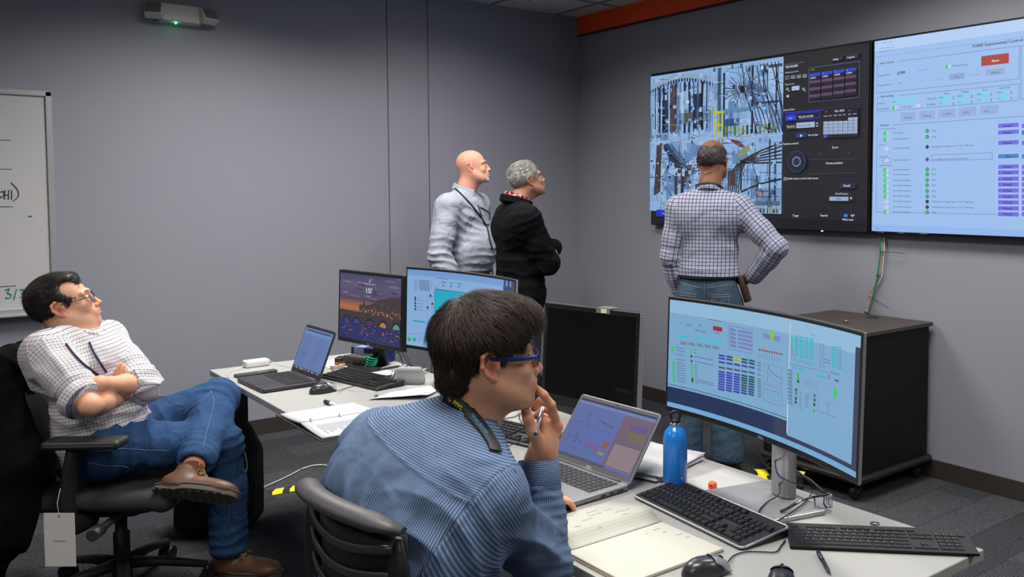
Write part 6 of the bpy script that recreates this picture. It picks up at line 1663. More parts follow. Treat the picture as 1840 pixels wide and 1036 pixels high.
    for sx in (-1, 1): shoe('shoe', B(sx*.122, -.03, .088), d+r*sx*.15, (0, 0, 1), sb, mat('sole_tan', (120, 96, 74), .7), LACE, P_, base)
    # thin fringe of hair around a bald crown
    hm = hair_mat('hair_dark_grizzled', (48, 42, 40), .6)
    cfg = dict(vol=[((0, -.016, .030), (.0800, .100, .082))], cut=[((0, -.004, .112), (.052, .074, .075))], half=[((0, .048, .02), (0, 1, .25)), ((0, -.06, -.038), (0, .3, -1)), ((0, .03, -.004), (0, .5, -.9))])
    cap, (cv, cn, cl) = hair_cap('hair', Ho, Rh, 1., cfg, hm, P_, base)
    strands('hair_strands', cv, cn, cl, Ho, Rh, 1., lambda l: np.stack([0*l[:, 0], -.3+0*l[:, 0], -1+0*l[:, 0]], 1), lambda l: .010+0*l[:, 0], 5000, .0006, hm, cap, base, lift=.5, curl=.5, segs=2)
    ly = MB(); P2 = lambda x, y, z: Vector(J['N']+r*x+d*y+np.array([0, 0, z])-base)
    ly.tube(spline([P2(.075, .05, .01), P2(.066, -.03, .045), P2(0, -.072, .058), P2(-.066, -.03, .045), P2(-.08, .05, .005)], 8), .0035, 6, flat=2); ly.build('lanyard', mat('lanyard_dark', (26, 38, 44), .6), P_)
    tm = MB(); tm.tube([Vector(tow(Rh, Ho, p)-base) for p in ((.079, .06, .004), (.081, .02, .008), (.079, -.022, .004), (.05, -.09, -.05), (-.02, -.10, -.07), (-.075, -.03, -.10))], .0014, 5); tm.build('glasses_cord', BLK, P_)
    glasses(P_, base, Ho, Rh, 1., BLK, r=.0013)
    return P_
behind_man()

def bald_man():
    d = yawdir(math.radians(146)); r = np.cross(d, (0, 0, 1)); c0 = atd(835, 345, 5.95); base = V3((c0.x, c0.y, 0)); Rb = np.array([r, d, (0, 0, 1.)])
    B = lambda x, y, z: base+r*x+d*y+np.array([0, 0, z])
    J = dict(P=B(0, .0, .99), N=B(0, -.0, 1.57), SL=B(-.20, .0, 1.49), SR=B(.20, -.02, 1.49))
    EL, WL = B(-.265, -.01, 1.19), B(-.25, .08, .93); ER, WR = B(.275, -.045, 1.18), B(.235, .05, .93)
    Ho = B(-.02, .05, 1.745); Rh = R3(yawdir(math.radians(124))+np.array([0, 0, .16]), (0, 0, 1)); col = (210, 154, 134)
    hp = head_prims(Ho, Rh, .98, jaw=1.12, neck=J['N'], neck_r=.063, nose=1.1); v, q = sdf_mesh(hp, .0028)
    def ex(c, x, y, z, mixc):
        mixc(2.2*(1-(x/.050)**2-((z+.086)/.034)**2)*(y > .035)*(1-(1.5*(1-(x/.022)**2-((z+.064)/.007)**2) > 0)), (210, 204, 200), .9); mixc(2.5*(1-(x/.034)**2-((z+.049)/.0075)**2)*(y > .075), (170, 150, 142), .8)
        mixc(np.clip((z-.06)/.04, 0, 1), (222, 150, 126), .45); mixc(1-(z/.06)**2-((y+.06)/.07)**2, (186, 146, 132), .35)
    hc = head_color(v, Ho, Rh, .98, col, brow=(150, 120, 104), extra=ex)
    tp, _ = torso_prims(J, -.012, belly=.04); core = tp+leg_prims(B(-.1, 0, .93), B(-.11, .0, .5), B(-.12, -.04, .1), -.008)+leg_prims(B(.1, 0, .93), B(.11, .0, .5), B(.12, -.04, .1), -.008)+arm_prims(J['SL'], EL, WL, -.004)+arm_prims(J['SR'], ER, WR, -.004)
    bv, bq = sdf_mesh(core, .01); h1, q1 = sdf_mesh(hand_prims(WR, (0, 0, -1.)+d*.2, r, 1, .45), .0045); h2, q2 = sdf_mesh(hand_prims(WL, (0, 0, -1.)+d*.2, -r, -1, .45), .0045)
    P_ = person('bald standing person with grey goatee in a pale blue-grey shirt by the far wall', base, *islands([(v, q, hc), (bv, bq, skin_cols(bv, col)), (h1, q1, skin_cols(h1, col)), (h2, q2, skin_cols(h2, col))]))
    sh = plaid('pale_grey_shirt', (160, 165, 180), [(0, .006, .3, (148, 155, 174), 0., .5)], .9)
    tp, fr = torso_prims(J, .020, belly=.055); Pv, u, rr, f, T = fr
    ap = arm_prims(J['SL'], EL, WL, .018, 'L', r=(.058, .052, .048, .036))+arm_prims(J['SR'], ER, WR, .020, 'R', r=(.058, .054, .050, .036))
    fr_ = {'T': (Pv, u, rr, .16, 0.)}; fr_.update(limb_frames(J, 'L', J['SL'], EL, WL, d)); fr_.update(limb_frames(J, 'R', J['SR'], ER, WR, d))
    dn = addf(creases(ER, ER-J['SR'], .007, .045, .16), creases(WR, WR-ER, .006, .032, .12), creases(EL, EL-J['SL'], .006, .045, .14), creases(B(0, .12, 1.06), (0, 0, 1), .007, .05, .22), creases(B(.12, .1, 1.38), (.4, 0, 1), .005, .05, .16))
    shirt = cloth('shirt', tp+[Half(B(0, 0, 1.04), (0, 0, -1), .003)]+ap+[Cone(J['N']+np.array([0, 0, .01]), Ho, .060, .05, .004, sub=True)], .006, fr_, sh, P_, base, .007, 8., dents=dn, seed=3)
    collar('collar', J['N']+np.array([0, 0, .014])+d*.008, (0, 0, 1)+d*.1, d, .072, .036, sh, shirt, base, .7, .012, tip=.05)
    pk = MB(); pk.xf(Mat(B(-.09, .155, 1.33)-base, r, d, (0, 0, 1))); pk.box((0, 0, 0), (.1, .004, .12)); pk.build('pocket', sh, shirt, .003)
    lp = [Ell(B(0, 0, .97), (.178, .145, .17), Rb, .05)]
    for sx in (-1, 1): lp += leg_prims(B(sx*.1, 0, .90), B(sx*.112, .0, .49), B(sx*.122, -.04, .085), .022, k=.05, r=(.088, .066, .064, .058))
    cloth('trousers', lp+[Half(B(0, 0, 1.06), (0, 0, 1), .003), Half(B(0, 0, .05), (0, 0, -1), .003)], .008, {}, mat('trousers_charcoal', (46, 48, 56), .85), P_, base, .005, 9.)
    bt = MB(); bt.xf(Mat(B(0, .012, 1.034)-base, r, d, (0, 0, 1)))
    for z in (-.014, -.005, .005, .014): bt.tube([(.190*math.cos(a), .166*math.sin(a), z) for a in [2*PI*i/40 for i in range(41)]], .006, 6)
    bt.build('belt', mat('belt_dark', (30, 22, 20), .4), P_); bk = MB(); bk.xf(Mat(B(0, .185, 1.034)-base, r, d, (0, 0, 1))); bk.rbox((0, 0, 0), (.045, .008, .036), .004); bk.build('buckle', CHR, P_, .002)
    for sx in (-1, 1): shoe('shoe', B(sx*.122, -.04, .088), d+r*sx*.1, (0, 0, 1), BLK, SOLE, BLK2, P_, base)
    P2 = lambda x, y, z: Vector(B(x, y, z)-base); ly = MB()
    BASE_OF[shirt.name] = base; BASE_OF[P_.name] = base; bv_ = bvh_of([shirt, P_])
    for pts, rr_ in (([(811, 333), (822, 343), (834, 355), (847, 369), (858, 383), (868, 397), (875, 410), (879, 430), (884, 448)], .0045), ([(858, 368), (862, 380), (866, 394), (870, 404)], .0025), ([(862, 372), (876, 380), (884, 391), (881, 402), (870, 404)], .0025)):
        h = drape(bv_, dense(pts, 6), .004)
        if len(h) > 1: ly.tube([p-Vector(base) for p, n_ in h], rr_, 6, flat=1.5)
    lo = ly.build('lanyard', BLK2, P_); bd = MB(); bd.xf(Mat(P2(.035, .187, 1.19), r, d, (0, 0, 1))); bd.rbox((0, 0, 0), (.056, .004, .11), .006); bd.build('badge', mat('badge_clear', (170, 176, 190), .25), lo)
    glasses(lo, base, V3(B(-.06, .07, 1.40)), R3(d+np.array([0, 0, -.6]), (0, 0, 1)), .9, BLK, r=.0012)
bald_man()

def jacket_man():
    d = yawdir(math.radians(100)); r = np.cross(d, (0, 0, 1)); c0 = atd(932, 345, 5.45); base = V3((c0.x, c0.y, 0)); Rb = np.array([r, d, (0, 0, 1.)])
    B = lambda x, y, z: base+r*x+d*y+np.array([0, 0, z])
    J = dict(P=B(0, .0, .95), N=B(0, -.015, 1.50), SL=B(-.185, .01, 1.425), SR=B(.185, -.02, 1.42))
    ER = B(.20, .10, 1.155); WR = B(-.04, .18, 1.19); EL = B(-.205, .10, 1.20); WL = B(.03, .215, 1.235)
    Ho = B(0, .055, 1.655); Rh = R3(yawdir(math.radians(100))+np.array([0, 0, .30]), (0, 0, 1)); col = (164, 124, 104)
    hp = head_prims(Ho, Rh, .98, jaw=1.08, neck=J['N'], neck_r=.058, nose=.92); v, q = sdf_mesh(hp, .003); hc = head_color(v, Ho, Rh, .98, col, brow=(110, 100, 96))
    tp, _ = torso_prims(J, -.012); core = tp+leg_prims(B(-.09, 0, .90), B(-.11, .0, .5), B(-.12, -.04, .1), -.008)+leg_prims(B(.09, 0, .90), B(.11, .0, .5), B(.12, -.04, .1), -.008)+arm_prims(J['SL'], EL, WL, -.006)+arm_prims(J['SR'], ER, WR, -.006)
    bv, bq = sdf_mesh(core, .01); h1, q1 = sdf_mesh(hand_prims(WR, B(-.16, .17, 1.24)-WR, d, 1, .5, .95), .004); h2, q2 = sdf_mesh(hand_prims(WL, B(.13, .17, 1.20)-WL, d*.6+np.array([0, 0, .7]), -1, .7, .95), .004)
    P_ = person('standing person with short grey hair, arms folded in black fleece, near the far corner', base, *islands([(v, q, hc), (bv, bq, skin_cols(bv, col)), (h1, q1, skin_cols(h1, col)), (h2, q2, skin_cols(h2, col))]))
    t = NT('black_fleece'); b = t.bsdf(Roughness=.9); b.inputs['Base Color'].default_value = rgb(9, 11, 15); b.inputs['Specular IOR Level'].default_value = .12; b.inputs['Sheen Weight'].default_value = .0; b.inputs['Sheen Tint'].default_value = (.3, .34, .45, 1); fold_bump(t, b, .7); fl = t.m
    tp, fr = torso_prims(J, .026, belly=.015); Pv, u, rr, f, T = fr
    ap = arm_prims(J['SL'], EL, WL, .026, 'L')+arm_prims(J['SR'], ER, WR, .028, 'R')
    dn = addf(creases(ER, WR-ER, .008, .05, .15), creases(WR, WR-ER, .006, .035, .1), creases(EL, EL-J['SL'], .006, .045, .14), creases(B(.1, -.05, 1.1), (0, 0, 1), .006, .07, .3), creases(J['SR'], ER-J['SR'], .004, .05, .15))
    lower = [Ell(B(0, -.0, .93), (.185, .15, .17), Rb, .05)]
    jk = cloth('jacket', tp+ap+lower+[Half(B(0, 0, .82), (0, 0, -1), .003), Cone(J['N']+np.array([0, 0, .02]), Ho, .062, .05, .004, sub=True)], .006, {}, fl, P_, base, .006, 8., dents=dn, seed=9)
    collar('jacket_collar', J['N']+np.array([0, 0, .006])-d*.004, (0, 0, 1)+d*.2, d, .083, .040, fl, jk, base, 1.2, .012, tip=.03, tilt=.3, th=.008)
    red = plaid('red_plaid', (176, 30, 40), [(0, .03, .4, (30, 20, 30), 0., .7), (1, .03, .4, (30, 20, 30), 0., .7), (0, .03, .12, (220, 210, 215), .5, .9), (1, .03, .12, (220, 210, 215), .5, .8)], .2)
    collar('shirt_collar', J['N']+np.array([0, 0, .032])+d*.004, (0, 0, 1)+d*.25, d, .070, .030, red, P_, base, .6, .012, tip=.05)
    sf = MB(); sf.grid(lambda u_, v_: Vector(B((u_-.5)*.10*(1-.7*v_), .062+.03*v_+.02*math.sin(PI*u_), 1.535-.10*v_)-base), 8, 8); o = sf.build('shirt_front', red, P_, solid=.004); o.data.uv_layers.new(name='UVMap')
    for p in o.data.polygons:
        for li in p.loop_indices: co = o.data.vertices[o.data.loops[li].vertex_index].co; o.data.uv_layers[0].data[li].uv = (co.x*1.2, co.z)
    lp = [Ell(B(0, 0, .90), (.165, .125, .13), Rb, .05)]
    for sx in (-1, 1): lp += leg_prims(B(sx*.09, 0, .87), B(sx*.105, .0, .48), B(sx*.115, -.04, .085), .02, k=.05, r=(.084, .062, .06, .054))
    cloth('trousers', lp+[Half(B(0, 0, .05), (0, 0, -1), .003)], .008, {}, mat('trousers_navy', (34, 38, 48), .85), P_, base, .005, 9.)
    for sx in (-1, 1): shoe('shoe', B(sx*.115, -.04, .088), d+r*sx*.1, (0, 0, 1), BLK, SOLE, BLK2, P_, base)
    hm = hair_mat('hair_grey', (124, 122, 120), .5)
    cfg = dict(vol=[((0, -.016, .036), (.082, .105, .090))], half=[((0, .072, .05), (0, 1, -.15)), ((0, -.07, -.040), (0, .3, -1)), ((0, .02, .004), (0, .75, -.66))])
    cap, (cv, cn, cl) = hair_cap('hair', Ho, Rh, .98, cfg, hm, P_, base)
    strands('hair_strands', cv, cn, cl, Ho, Rh, .98, lambda l: np.stack([l[:, 0]*3, -.5-4*np.clip(.03-l[:, 2], 0, .1), np.where(l[:, 2] > .05, .1, -.8)], 1), lambda l: .018+.010*(l[:, 2] > .08), 7000, .0007, hm, cap, base, lift=.45, curl=.3, segs=3)
jacket_man()
# =============== the two seated men
LAT = nrm((RT.x, RT.y, 0)); DEP = nrm((FW.x, FW.y, 0)); UPZ = np.array([0, 0, 1.])

def seated_left():
    d = yawdir(math.radians(122)); base = V3((px(215, 985, 3.5)[0], px(215, 985, 3.5)[1], 0)); r = np.cross(d, UPZ)
    SR, SL = px(84, 634, 3.26), px(190, 612, 3.58); P = px(183, 800, 3.44); N = px(142, 606, 3.40)
    J = dict(P=P, N=N, SL=SL, SR=SR)
    ER, WR = px(160, 728, 3.14), px(220, 712, 3.38); EL, WL = px(258, 690, 3.42), px(176, 690, 3.20)
    Ho = px(115, 548, 3.39); Rh = R3(yawdir(math.radians(102))+UPZ*.34, UPZ); col = (204, 156, 130)
    hp = head_prims(Ho, Rh, 1.0, jaw=.98, neck=N, neck_r=.060, nose=.95); v, q = sdf_mesh(hp, .0028)
    hc = head_color(v, Ho, Rh, 1., col, brow=(70, 50, 42), stub=((150, 112, 96), .25))
    HR, HL = px(196, 800, 3.36), px(210, 790, 3.54); KR, AR = px(400, 797, 3.60), px(413, 985, 3.68); KL, AL = px(392, 717, 3.74), px(350, 832, 3.38)
    tp, _ = torso_prims(J, -.014); core = tp+leg_prims(HR, KR, AR, -.008)+leg_prims(HL, KL, AL, -.008)
    bv, bq = sdf_mesh(core, .01)
    arms = arm_prims(SR, ER, WR, -.004, r=(.048, .039, .041, .030))+arm_prims(SL, EL, WL, -.004, r=(.05, .040, .040, .029))
    # right hand up on the left upper arm, left hand tucked behind the right arm
    dR = px(210, 650, 3.33)-WR; hr = hand_prims(WR, dR, -DEP+LAT*.2, 1, .15, .76, -.3)
    dL = px(120, 728, 3.30)-WL; hl = hand_prims(WL, dL, -DEP*.4+UPZ*.9, -1, .3, .95)
    av, aq = sdf_mesh(arms+hr+hl, .0035)
    P_ = person('seated person in checked shirt and jeans at left, arms folded, ankle on knee', base, *islands([(v, q, hc), (bv, bq, skin_cols(bv, col)), (av, aq, skin_cols(av, (208, 156, 126)))]))
    BASE_OF[P_.name] = base
    chk = plaid('tattersall_shirt', (206, 204, 208), [(0, .013, .15, (46, 62, 100), 0., .85), (1, .013, .15, (36, 50, 86), 0., .85), (0, .026, .10, (206, 160, 150), .5, .6), (1, .026, .10, (206, 160, 150), .5, .6), (0, .026, .10, (120, 164, 170), 0., .6)], .5)
    tp, fr = torso_prims(J, .026, belly=.03); Pv, u, rr, f, T = fr
    SL2 = EL; ap = [Cone(SL, V3(SL)*.4+EL*.6, .066, .064, .035, 'Lu'), Cone(V3(SL)*.5+EL*.5, EL+nrm(EL-SL)*.008, .065, .064, .03, 'Lu'), Cone(SR, V3(SR)*.5+ER*.5, .072, .072, .035, 'Ru'), Cone(V3(SR)*.6+ER*.4, V3(SR)*.25+ER*.75, .072, .070, .03, 'Ru')]
    axR = nrm(ER-SR)*.8+LAT*.35; axR = nrm(axR); axL = nrm(WL-EL)
    ap += [Cone(EL, EL+axL*.05, .058, .054, .02, 'Lu')]
    tail = [Ell(P+d*.05+UPZ*-.01, (.17, .16, .10), np.array([r, d, UPZ]), .05, 'T'), Half(px(214, 800, 3.4), -UPZ*.85+LAT*.50+DEP*.0, .004)]
    cut = [Cone(N+UPZ*.02, Ho, .062, .05, .004, sub=True), Ell(ER+axR*.035, (.062, .062, .062), None, .006, sub=True), Ell(EL+axL*.115, (.055, .055, .055), None, .006, sub=True)]
    fr_ = {'T': (Pv, u, rr, .19, 0.), 'Lu': (SL, EL-V3(SL), d, .07, 0.), 'Ru': (SR, ER-V3(SR), d, .075, 0.)}
    dn = addf(creases(ER, ER-SR, .008, .05, .16, .5), creases(EL, EL-SL, .007, .05, .15, .5), creases(P+d*.12+UPZ*.10, u, .010, .06, .25), creases(SR*.7+ER*.3, (1, 0, .4), .006, .06, .15), creases(N*.5+P*.5+r*.12, (.3, 0, 1), .007, .07, .2))
    shirt = cloth('shirt', tp+ap+tail+cut, .0055, fr_, chk, P_, base, .007, 8., dents=dn, seed=12); BASE_OF[shirt.name] = base
    for E_, ax, rad in ((ER-axR*.085, axR, .068), (EL, axL, .051)):
        c = MB(); c.tube([Vector(E_+ax*t-base) for t in (.0, .012, .02, .052, .058, .056, .04)], [rad-.02, rad-.004, rad+.006, rad+.004, rad, rad-.005, rad-.007], 28); o = c.build('rolled_cuff', chk, shirt); ul = o.data.uv_layers.new(name='UVMap')
        sd = nrm(np.cross(ax, UPZ)); s2 = np.cross(ax, sd)
        for p in o.data.polygons:
            cc = np.mean([o.data.vertices[i].co for i in p.vertices], axis=0)-(E_-base); a0 = math.atan2(cc@s2, cc@sd)
            for li in p.loop_indices:
                co = np.array(o.data.vertices[o.data.loops[li].vertex_index].co)-(E_-base); a = math.atan2(co@s2, co@sd); a = a0+((a-a0+PI) % (2*PI)-PI); ul.data[li].uv = (a*rad, co@ax)
    cl = collar('collar', N+UPZ*.016+d*.012, Rh[2]*.2+UPZ+d*.3, d, .070, .032, chk, shirt, base, .7, .012, tip=.045); BASE_OF[cl.name] = base
    # jeans, left ankle across right knee
    dm = denim('jeans_dark_blue', (38, 60, 92), .6)
    lp = [Ell(P-UPZ*.0+d*.02, (.178, .14, .125), np.array([r, d, UPZ]), .05)]
    lp += leg_prims(HR, KR, AR, .018, k=.05, r=(.088, .062, .058, .046))+leg_prims(HL, KL, AL+nrm(KL-AL)*.035, .018, k=.035, r=(.080, .062, .060, .048))
    lp += [Half(AR-UPZ*.015, -UPZ, .003)]
    axs = nrm(AL-KL); lp += [Ell(AL+axs*.03, (.055, .055, .055), None, .004, sub=True)]
    dn = addf(creases(KL, AL-KL, .005, .05, .14, .7), creases(KR, AR-KR, .004, .05, .13, .7), creases(AR+UPZ*.05, UPZ, .005, .045, .15, .6), creases(HR+d*.08, KR-HR, .006, .06, .2, .8), creases(HL+d*.1, KL-HL, .006, .05, .18, .6), creases(AL-axs*.06, axs, .004, .035, .10, .5))
    jn = cloth('jeans', lp, .0055, {}, dm, P_, base, .006, 9., dents=dn, seed=4); BASE_OF[jn.name] = base
    bv_ = bvh_of([jn]); SEAM = mat('seam_blue', (84, 106, 134), .8)
    for pts in ([(379, 702), (384, 722), (378, 750), (370, 780), (364, 808)], [(328, 745), (350, 728), (372, 712), (380, 703)], [(175, 812), (215, 806), (260, 808), (300, 809)], [(158, 830), (190, 836), (228, 838), (228, 850)], [(410, 950), (413, 900)]):
        h = drape(bv_, dense(pts, 5), .0015)
        if len(h) > 1: MB().tube([p-Vector(base) for p, n_ in h], .0016, 4).build('seam', SEAM, jn)
    c = MB(); c.tube([Vector(AL-axs*t-base) for t in (.02, .0225, .05, .052)], [.052, .056, .057, .053], 22); c.build('hem', dm, jn)
    bt = MB(); bt.xf(Mat(P+u*.06-base, r, d, u)); 
    # shoes
    sb = mat('boot_brown', (92, 62, 46), .5, noise=.2, nscale=12.)
    sock = MB(); sock.tube([Vector(AL-axs*.05-base), Vector(AL+axs*.03-base)], [.042, .040], 18); sock.build('ankle_skin', mat('sock_skin', (190, 130, 104), .6), P_)
    sock = MB(); sock.tube([Vector(AR+UPZ*.05-base), Vector(AR-UPZ*.03-base)], [.042, .040], 18); sock.build('sock', mat('sock_black', (24, 24, 28), .9), P_)
    shoe('shoe', px(342, 846, 3.34), LAT*.97-UPZ*.08-DEP*.05, UPZ*.66+DEP*.75+LAT*.05, sb, mat('tread_grey', (80, 72, 68), .8), LACE, P_, base, 1.12)
    shoe('shoe', (AR[0], AR[1], .100), LAT*.95-DEP*.10, UPZ, sb, mat('tread_grey', (80, 72, 68), .8), LACE, P_, base, 1.16)
    # hair
    hm = hair_mat('hair_black_brown', (30, 25, 24), .4)
    cfg = dict(vol=[((0, -.018, .036), (.082, .101, .090)), ((0, .0, .085), (.060, .085, .040))], cut=[((0, .125, -.005), (.12, .070, .085)), ((.080, .078, .066), (.046, .066, .052)), ((-.080, .078, .066), (.046, .066, .052)), ((.085, -.006, -.018), (.03, .034, .044)), ((-.085, -.006, -.018), (.03, .034, .044)), ((0, .06, -.10), (.14, .12, .085)), ((0, -.06, -.14), (.1, .1, .07))])
    cap, (cv, cn, cl_) = hair_cap('hair', Ho, Rh, 1., cfg, hm, P_, base, .003)
    strands('hair_strands', cv, cn, cl_, Ho, Rh, 1., lambda l: np.stack([l[:, 0]*4+.3, np.where(l[:, 2] > .06, -.6, -.6), np.where(l[:, 2] > .06, -.1, -1.)], 1), lambda l: np.where(l[:, 1] > .04, .012, .024)+.012*(l[:, 2] > .08), 9000, .0007, hm, cap, base, lift=.14, curl=.15, segs=4, seed=5)
    glasses(P_, base, Ho, Rh, 1., mat('frame_dark', (34, 22, 30), .3), r=.0014, w=.023, h=.017, z0=0.)
    # lanyard cords on the chest
    bv2 = bvh_of([shirt, P_, cl]); ly = MB()
    for pts in ([(118, 618), (130, 634), (150, 655), (176, 674)], [(160, 615), (170, 636), (182, 655), (191, 669)]):
        h = drape(bv2, dense(pts, 6), .003)
        if len(h) > 1: ly.tube([p-Vector(base) for p, n_ in h], .0032, 6, flat=1.6)
    ly.build('lanyard', mat('cord_navy', (30, 44, 84), .7), P_)
    # ---------- his chair
    cc = px(219, 985, 3.52); ang = math.atan2(LAT[1], LAT[0])-PI/2      # local +y = facing
    t = thing('office_chair', 'black office chair with armrests under the left seated person', 'chair', (cc[0], cc[1], 0), ang+.06)
    W_ = lambda p: (wframe(t).inverted() @ Vector(p))
    MESHB = mat('chair_black', (20, 20, 22), .6); SEATF = mat('seat_fabric', (42, 41, 48), .85, noise=.15, nscale=300.)
    v, q = sdf_mesh([RBox((0, .03, .435), (.25, .25, .035), .035, k=.02), Cone((-.2, .26, .43), (.2, .26, .43), .038, .038, .03)], .006); to_obj('seat', v, q, SEATF, t)
    MB().rbox((0, .02, .385), (.34, .36, .035), .06).build('seat_pan', MESHB, t, .01)
    MB().rbox((0, -.01, .35), (.16, .22, .05), .03).build('mechanism', MESHB, t, .01)
    k_ = MB(); k_.cyl((.06, .06, .36), (.30, .06, .352), .014, 12); k_.cyl((.27, .06, .353), (.33, .06, .351), .022, 14); k_.build('adjust_knob', mat('knob_grey', (46, 46, 50), .4), t)
    MB().lathe([(.0001, .05), (.036, .05), (.036, .13), (.03, .14), (.03, .24), (.022, .245), (.022, .345)], seg=20).build('gas_lift', MESHB, t)
    for k in range(5):
        a = 2*PI*k/5+.5; ca, sa = math.cos(a), math.sin(a); b = MB()
        b.tube([(ca*.03, sa*.03, .115), (ca*.15, sa*.15, .108), (ca*.31, sa*.31, .078)], [.03, .024, .017], 8, flat=.8); lg = b.build('base_leg', MESHB, t)
        w_ = MB(); 
        for s_ in (-1, 1): w_.cyl((ca*.31-sa*s_*.012, sa*.31+ca*s_*.012, .03), (ca*.31-sa*s_*.026, sa*.31+ca*s_*.026, .03), .029, 18)
        w_.cyl((ca*.31, sa*.31, .03), (ca*.31, sa*.31, .075), .009, 8); w_.build('caster', BLK, lg)
    for s_ in (-1, 1):
        b = MB(); b.tube(spline([(s_*.16, -.02, .36), (s_*.27, -.03, .37), (s_*.31, -.03, .43), (s_*.315, -.02, .56), (s_*.315, 0, .665)], 6), .022, 10, flat=1.6); b.build('arm_post', MESHB, t)
        v, q = sdf_mesh([RBox((s_*.315, .04, .685), (.048, .135, .016), .014, k=.01)], .004); to_obj('armrest_pad', v, q, mat('arm_pad', (30, 30, 33), .5), t)
    def back(u_, v_):
        x = (u_-.5)*.46*(1-.10*v_*v_); z = .50+.45*v_; y = -.225-.13*v_-.05*math.sin(PI*v_)*0+.05*((u_-.5)*2)**2
        return (x, y, z)
    MB().grid(back, 18, 18).build('backrest', MESHB, t, solid=.035, bevel=.008)
    b = MB(); b.tube(spline([(0, -.05, .36), (0, -.2, .38), (0, -.29, .48), (0, -.33, .66), (0, -.36, .8)], 6), .026, 10, flat=1.5); b.build('back_support', MESHB, t)
    # paper tag
    tg = thing('hang_tag', 'white cardboard tag hanging below the left person\'s chair seat', 'tag', px(106, 921, 3.10), 0)
    M = Mat((0, 0, 0), LAT, UPZ, -DEP); q_ = MB(); q_.xf(M); q_.box((0, -.095, 0), (.108, .19, .0012)); q_.build('card', mat('card_white', (190, 186, 184), .7), tg)
    q_ = MB(); text_on(q_, 'Steelcase', M @ Mat((-.022, -.103, 0), (1, 0, 0), (0, 1, 0), (0, 0, 1)), .0115, .0009); q_.build('print', mat('print_black', (60, 56, 58), .8), tg)
    q_ = MB(); q_.xf(M); q_.cyl((0, -.012, .0007), (0, -.012, .001), .003, 10); q_.build('hole', BLK2, tg); q_ = MB(); q_.tube([M @ Vector((0, -.01, 0)), M @ Vector((-.012, .03, -.01)), M @ Vector((-.005, .08, -.02))], .0012, 5); q_.build('string', CW, tg)
    # jacket thrown over the chair back
    M = wframe(t); X = lambda x, y, z: V3(M @ Vector((x, y, z)))
    jp = [Cone(X(-.20, -.36, .945), X(.18, -.36, .945), .045, .045, .03)]
    jp += [RBox(X(0, -.365, .74), (.255, .05, .22), .045, R=V3(M.to_3x3() @ Vector((1, 0, 0)))[None].repeat(3, 0)*0+np.array([V3(M.to_3x3() @ Vector(a)) for a in ((1, 0, 0), (0, 1, -.22), (0, .22, 1))]), k=.04)]
    jp += [Cone(X(.24, -.30, .90), X(.28, -.20, .60), .05, .075, .05), Cone(X(.28, -.20, .60), X(.30, -.24, .34), .075, .065, .05), Cone(X(.25, -.34, .8), X(.27, -.36, .30), .08, .09, .06), Cone(X(.27, -.34, .35), X(.28, -.33, .14), .085, .04, .05), Cone(X(0, -.40, .7), X(.05, -.40, .25), .07, .06, .06), Cone(X(-.2, -.36, .8), X(-.22, -.38, .32), .07, .06, .06), Cone(X(.05, -.40, .35), X(.25, -.36, .33), .07, .07, .05)]
    v, q = sdf_mesh(jp, .008); v = smooth(v, q, 1); Nn = vnormals(v, q); v = v+Nn*((1-np.abs(vnoise(v*np.array([16, 16, 4])+5))*2.4)*.012+vnoise(v*14)*.004)[:, None]
    t2 = NT('black_jacket_cloth'); b = t2.bsdf(Roughness=.85); b.inputs['Base Color'].default_value = rgb(9, 9, 11); b.inputs['Specular IOR Level'].default_value = .1; fold_bump(t2, b, .5)
    jb = X(0, -.36, 0); jk = to_obj('jacket', v, q, t2.m, None, jb); jk.location = jb; tag(jk, 'black jacket draped over the back of the left seated person\'s chair', 'jacket')
    # backpack on the floor behind his legs
    c0 = atz(385, 955, 0); t = thing('backpack', 'black backpack standing on the carpet behind the seated man\'s shins', 'backpack', (c0.x, c0.y, 0), math.atan2(LAT[1], LAT[0]))
    BPM = mat('nylon_black', (17, 17, 19), .75, bump=.3, bscale=300.)
    v, q = sdf_mesh([RBox((0, .06, .20), (.185, .12, .20), .07, k=.05), Ell((.05, .06, .38), (.135, .11, .15), None, .06), RBox((-.02, -.05, .15), (.13, .05, .12), .035, k=.02)], .007)
    v = v+vnormals(v, q)*(vnoise(v*12)*.006)[:, None]; to_obj('bag_body', v, q, BPM, t)
    MB().tube(spline([(.12, .0, .46), (.19, -.06, .36), (.215, -.07, .2), (.17, -.04, .06)], 8), .016, 8, flat=.4).build('shoulder_strap', BPM, t)
    MB().tube(spline([(.0, .06, .52), (.03, .06, .56), (.08, .06, .555), (.1, .06, .51)], 6), .008, 8).build('top_handle', BPM, t)
    z_ = MB(); z_.tube(spline([(-.14, -.10, .22), (-.05, -.105, .26), (.06, -.105, .25), (.12, -.095, .2)], 6), .003, 6); z_.build('zip', mat('zip_dark', (60, 60, 64), .4, .5), t)
    cable('charging_cable', 'white cable running down the backpack and over the carpet', [px(432, 795, 3.98), px(440, 815, 4.0), px(444, 838, 4.02), px(440, 856, 4.04), V3(atz(450, 884, .006)), V3(atz(480, 872, .006)), V3(atz(515, 856, .006)), V3(atz(540, 843, .006))], .0035, CW)
seated_left()

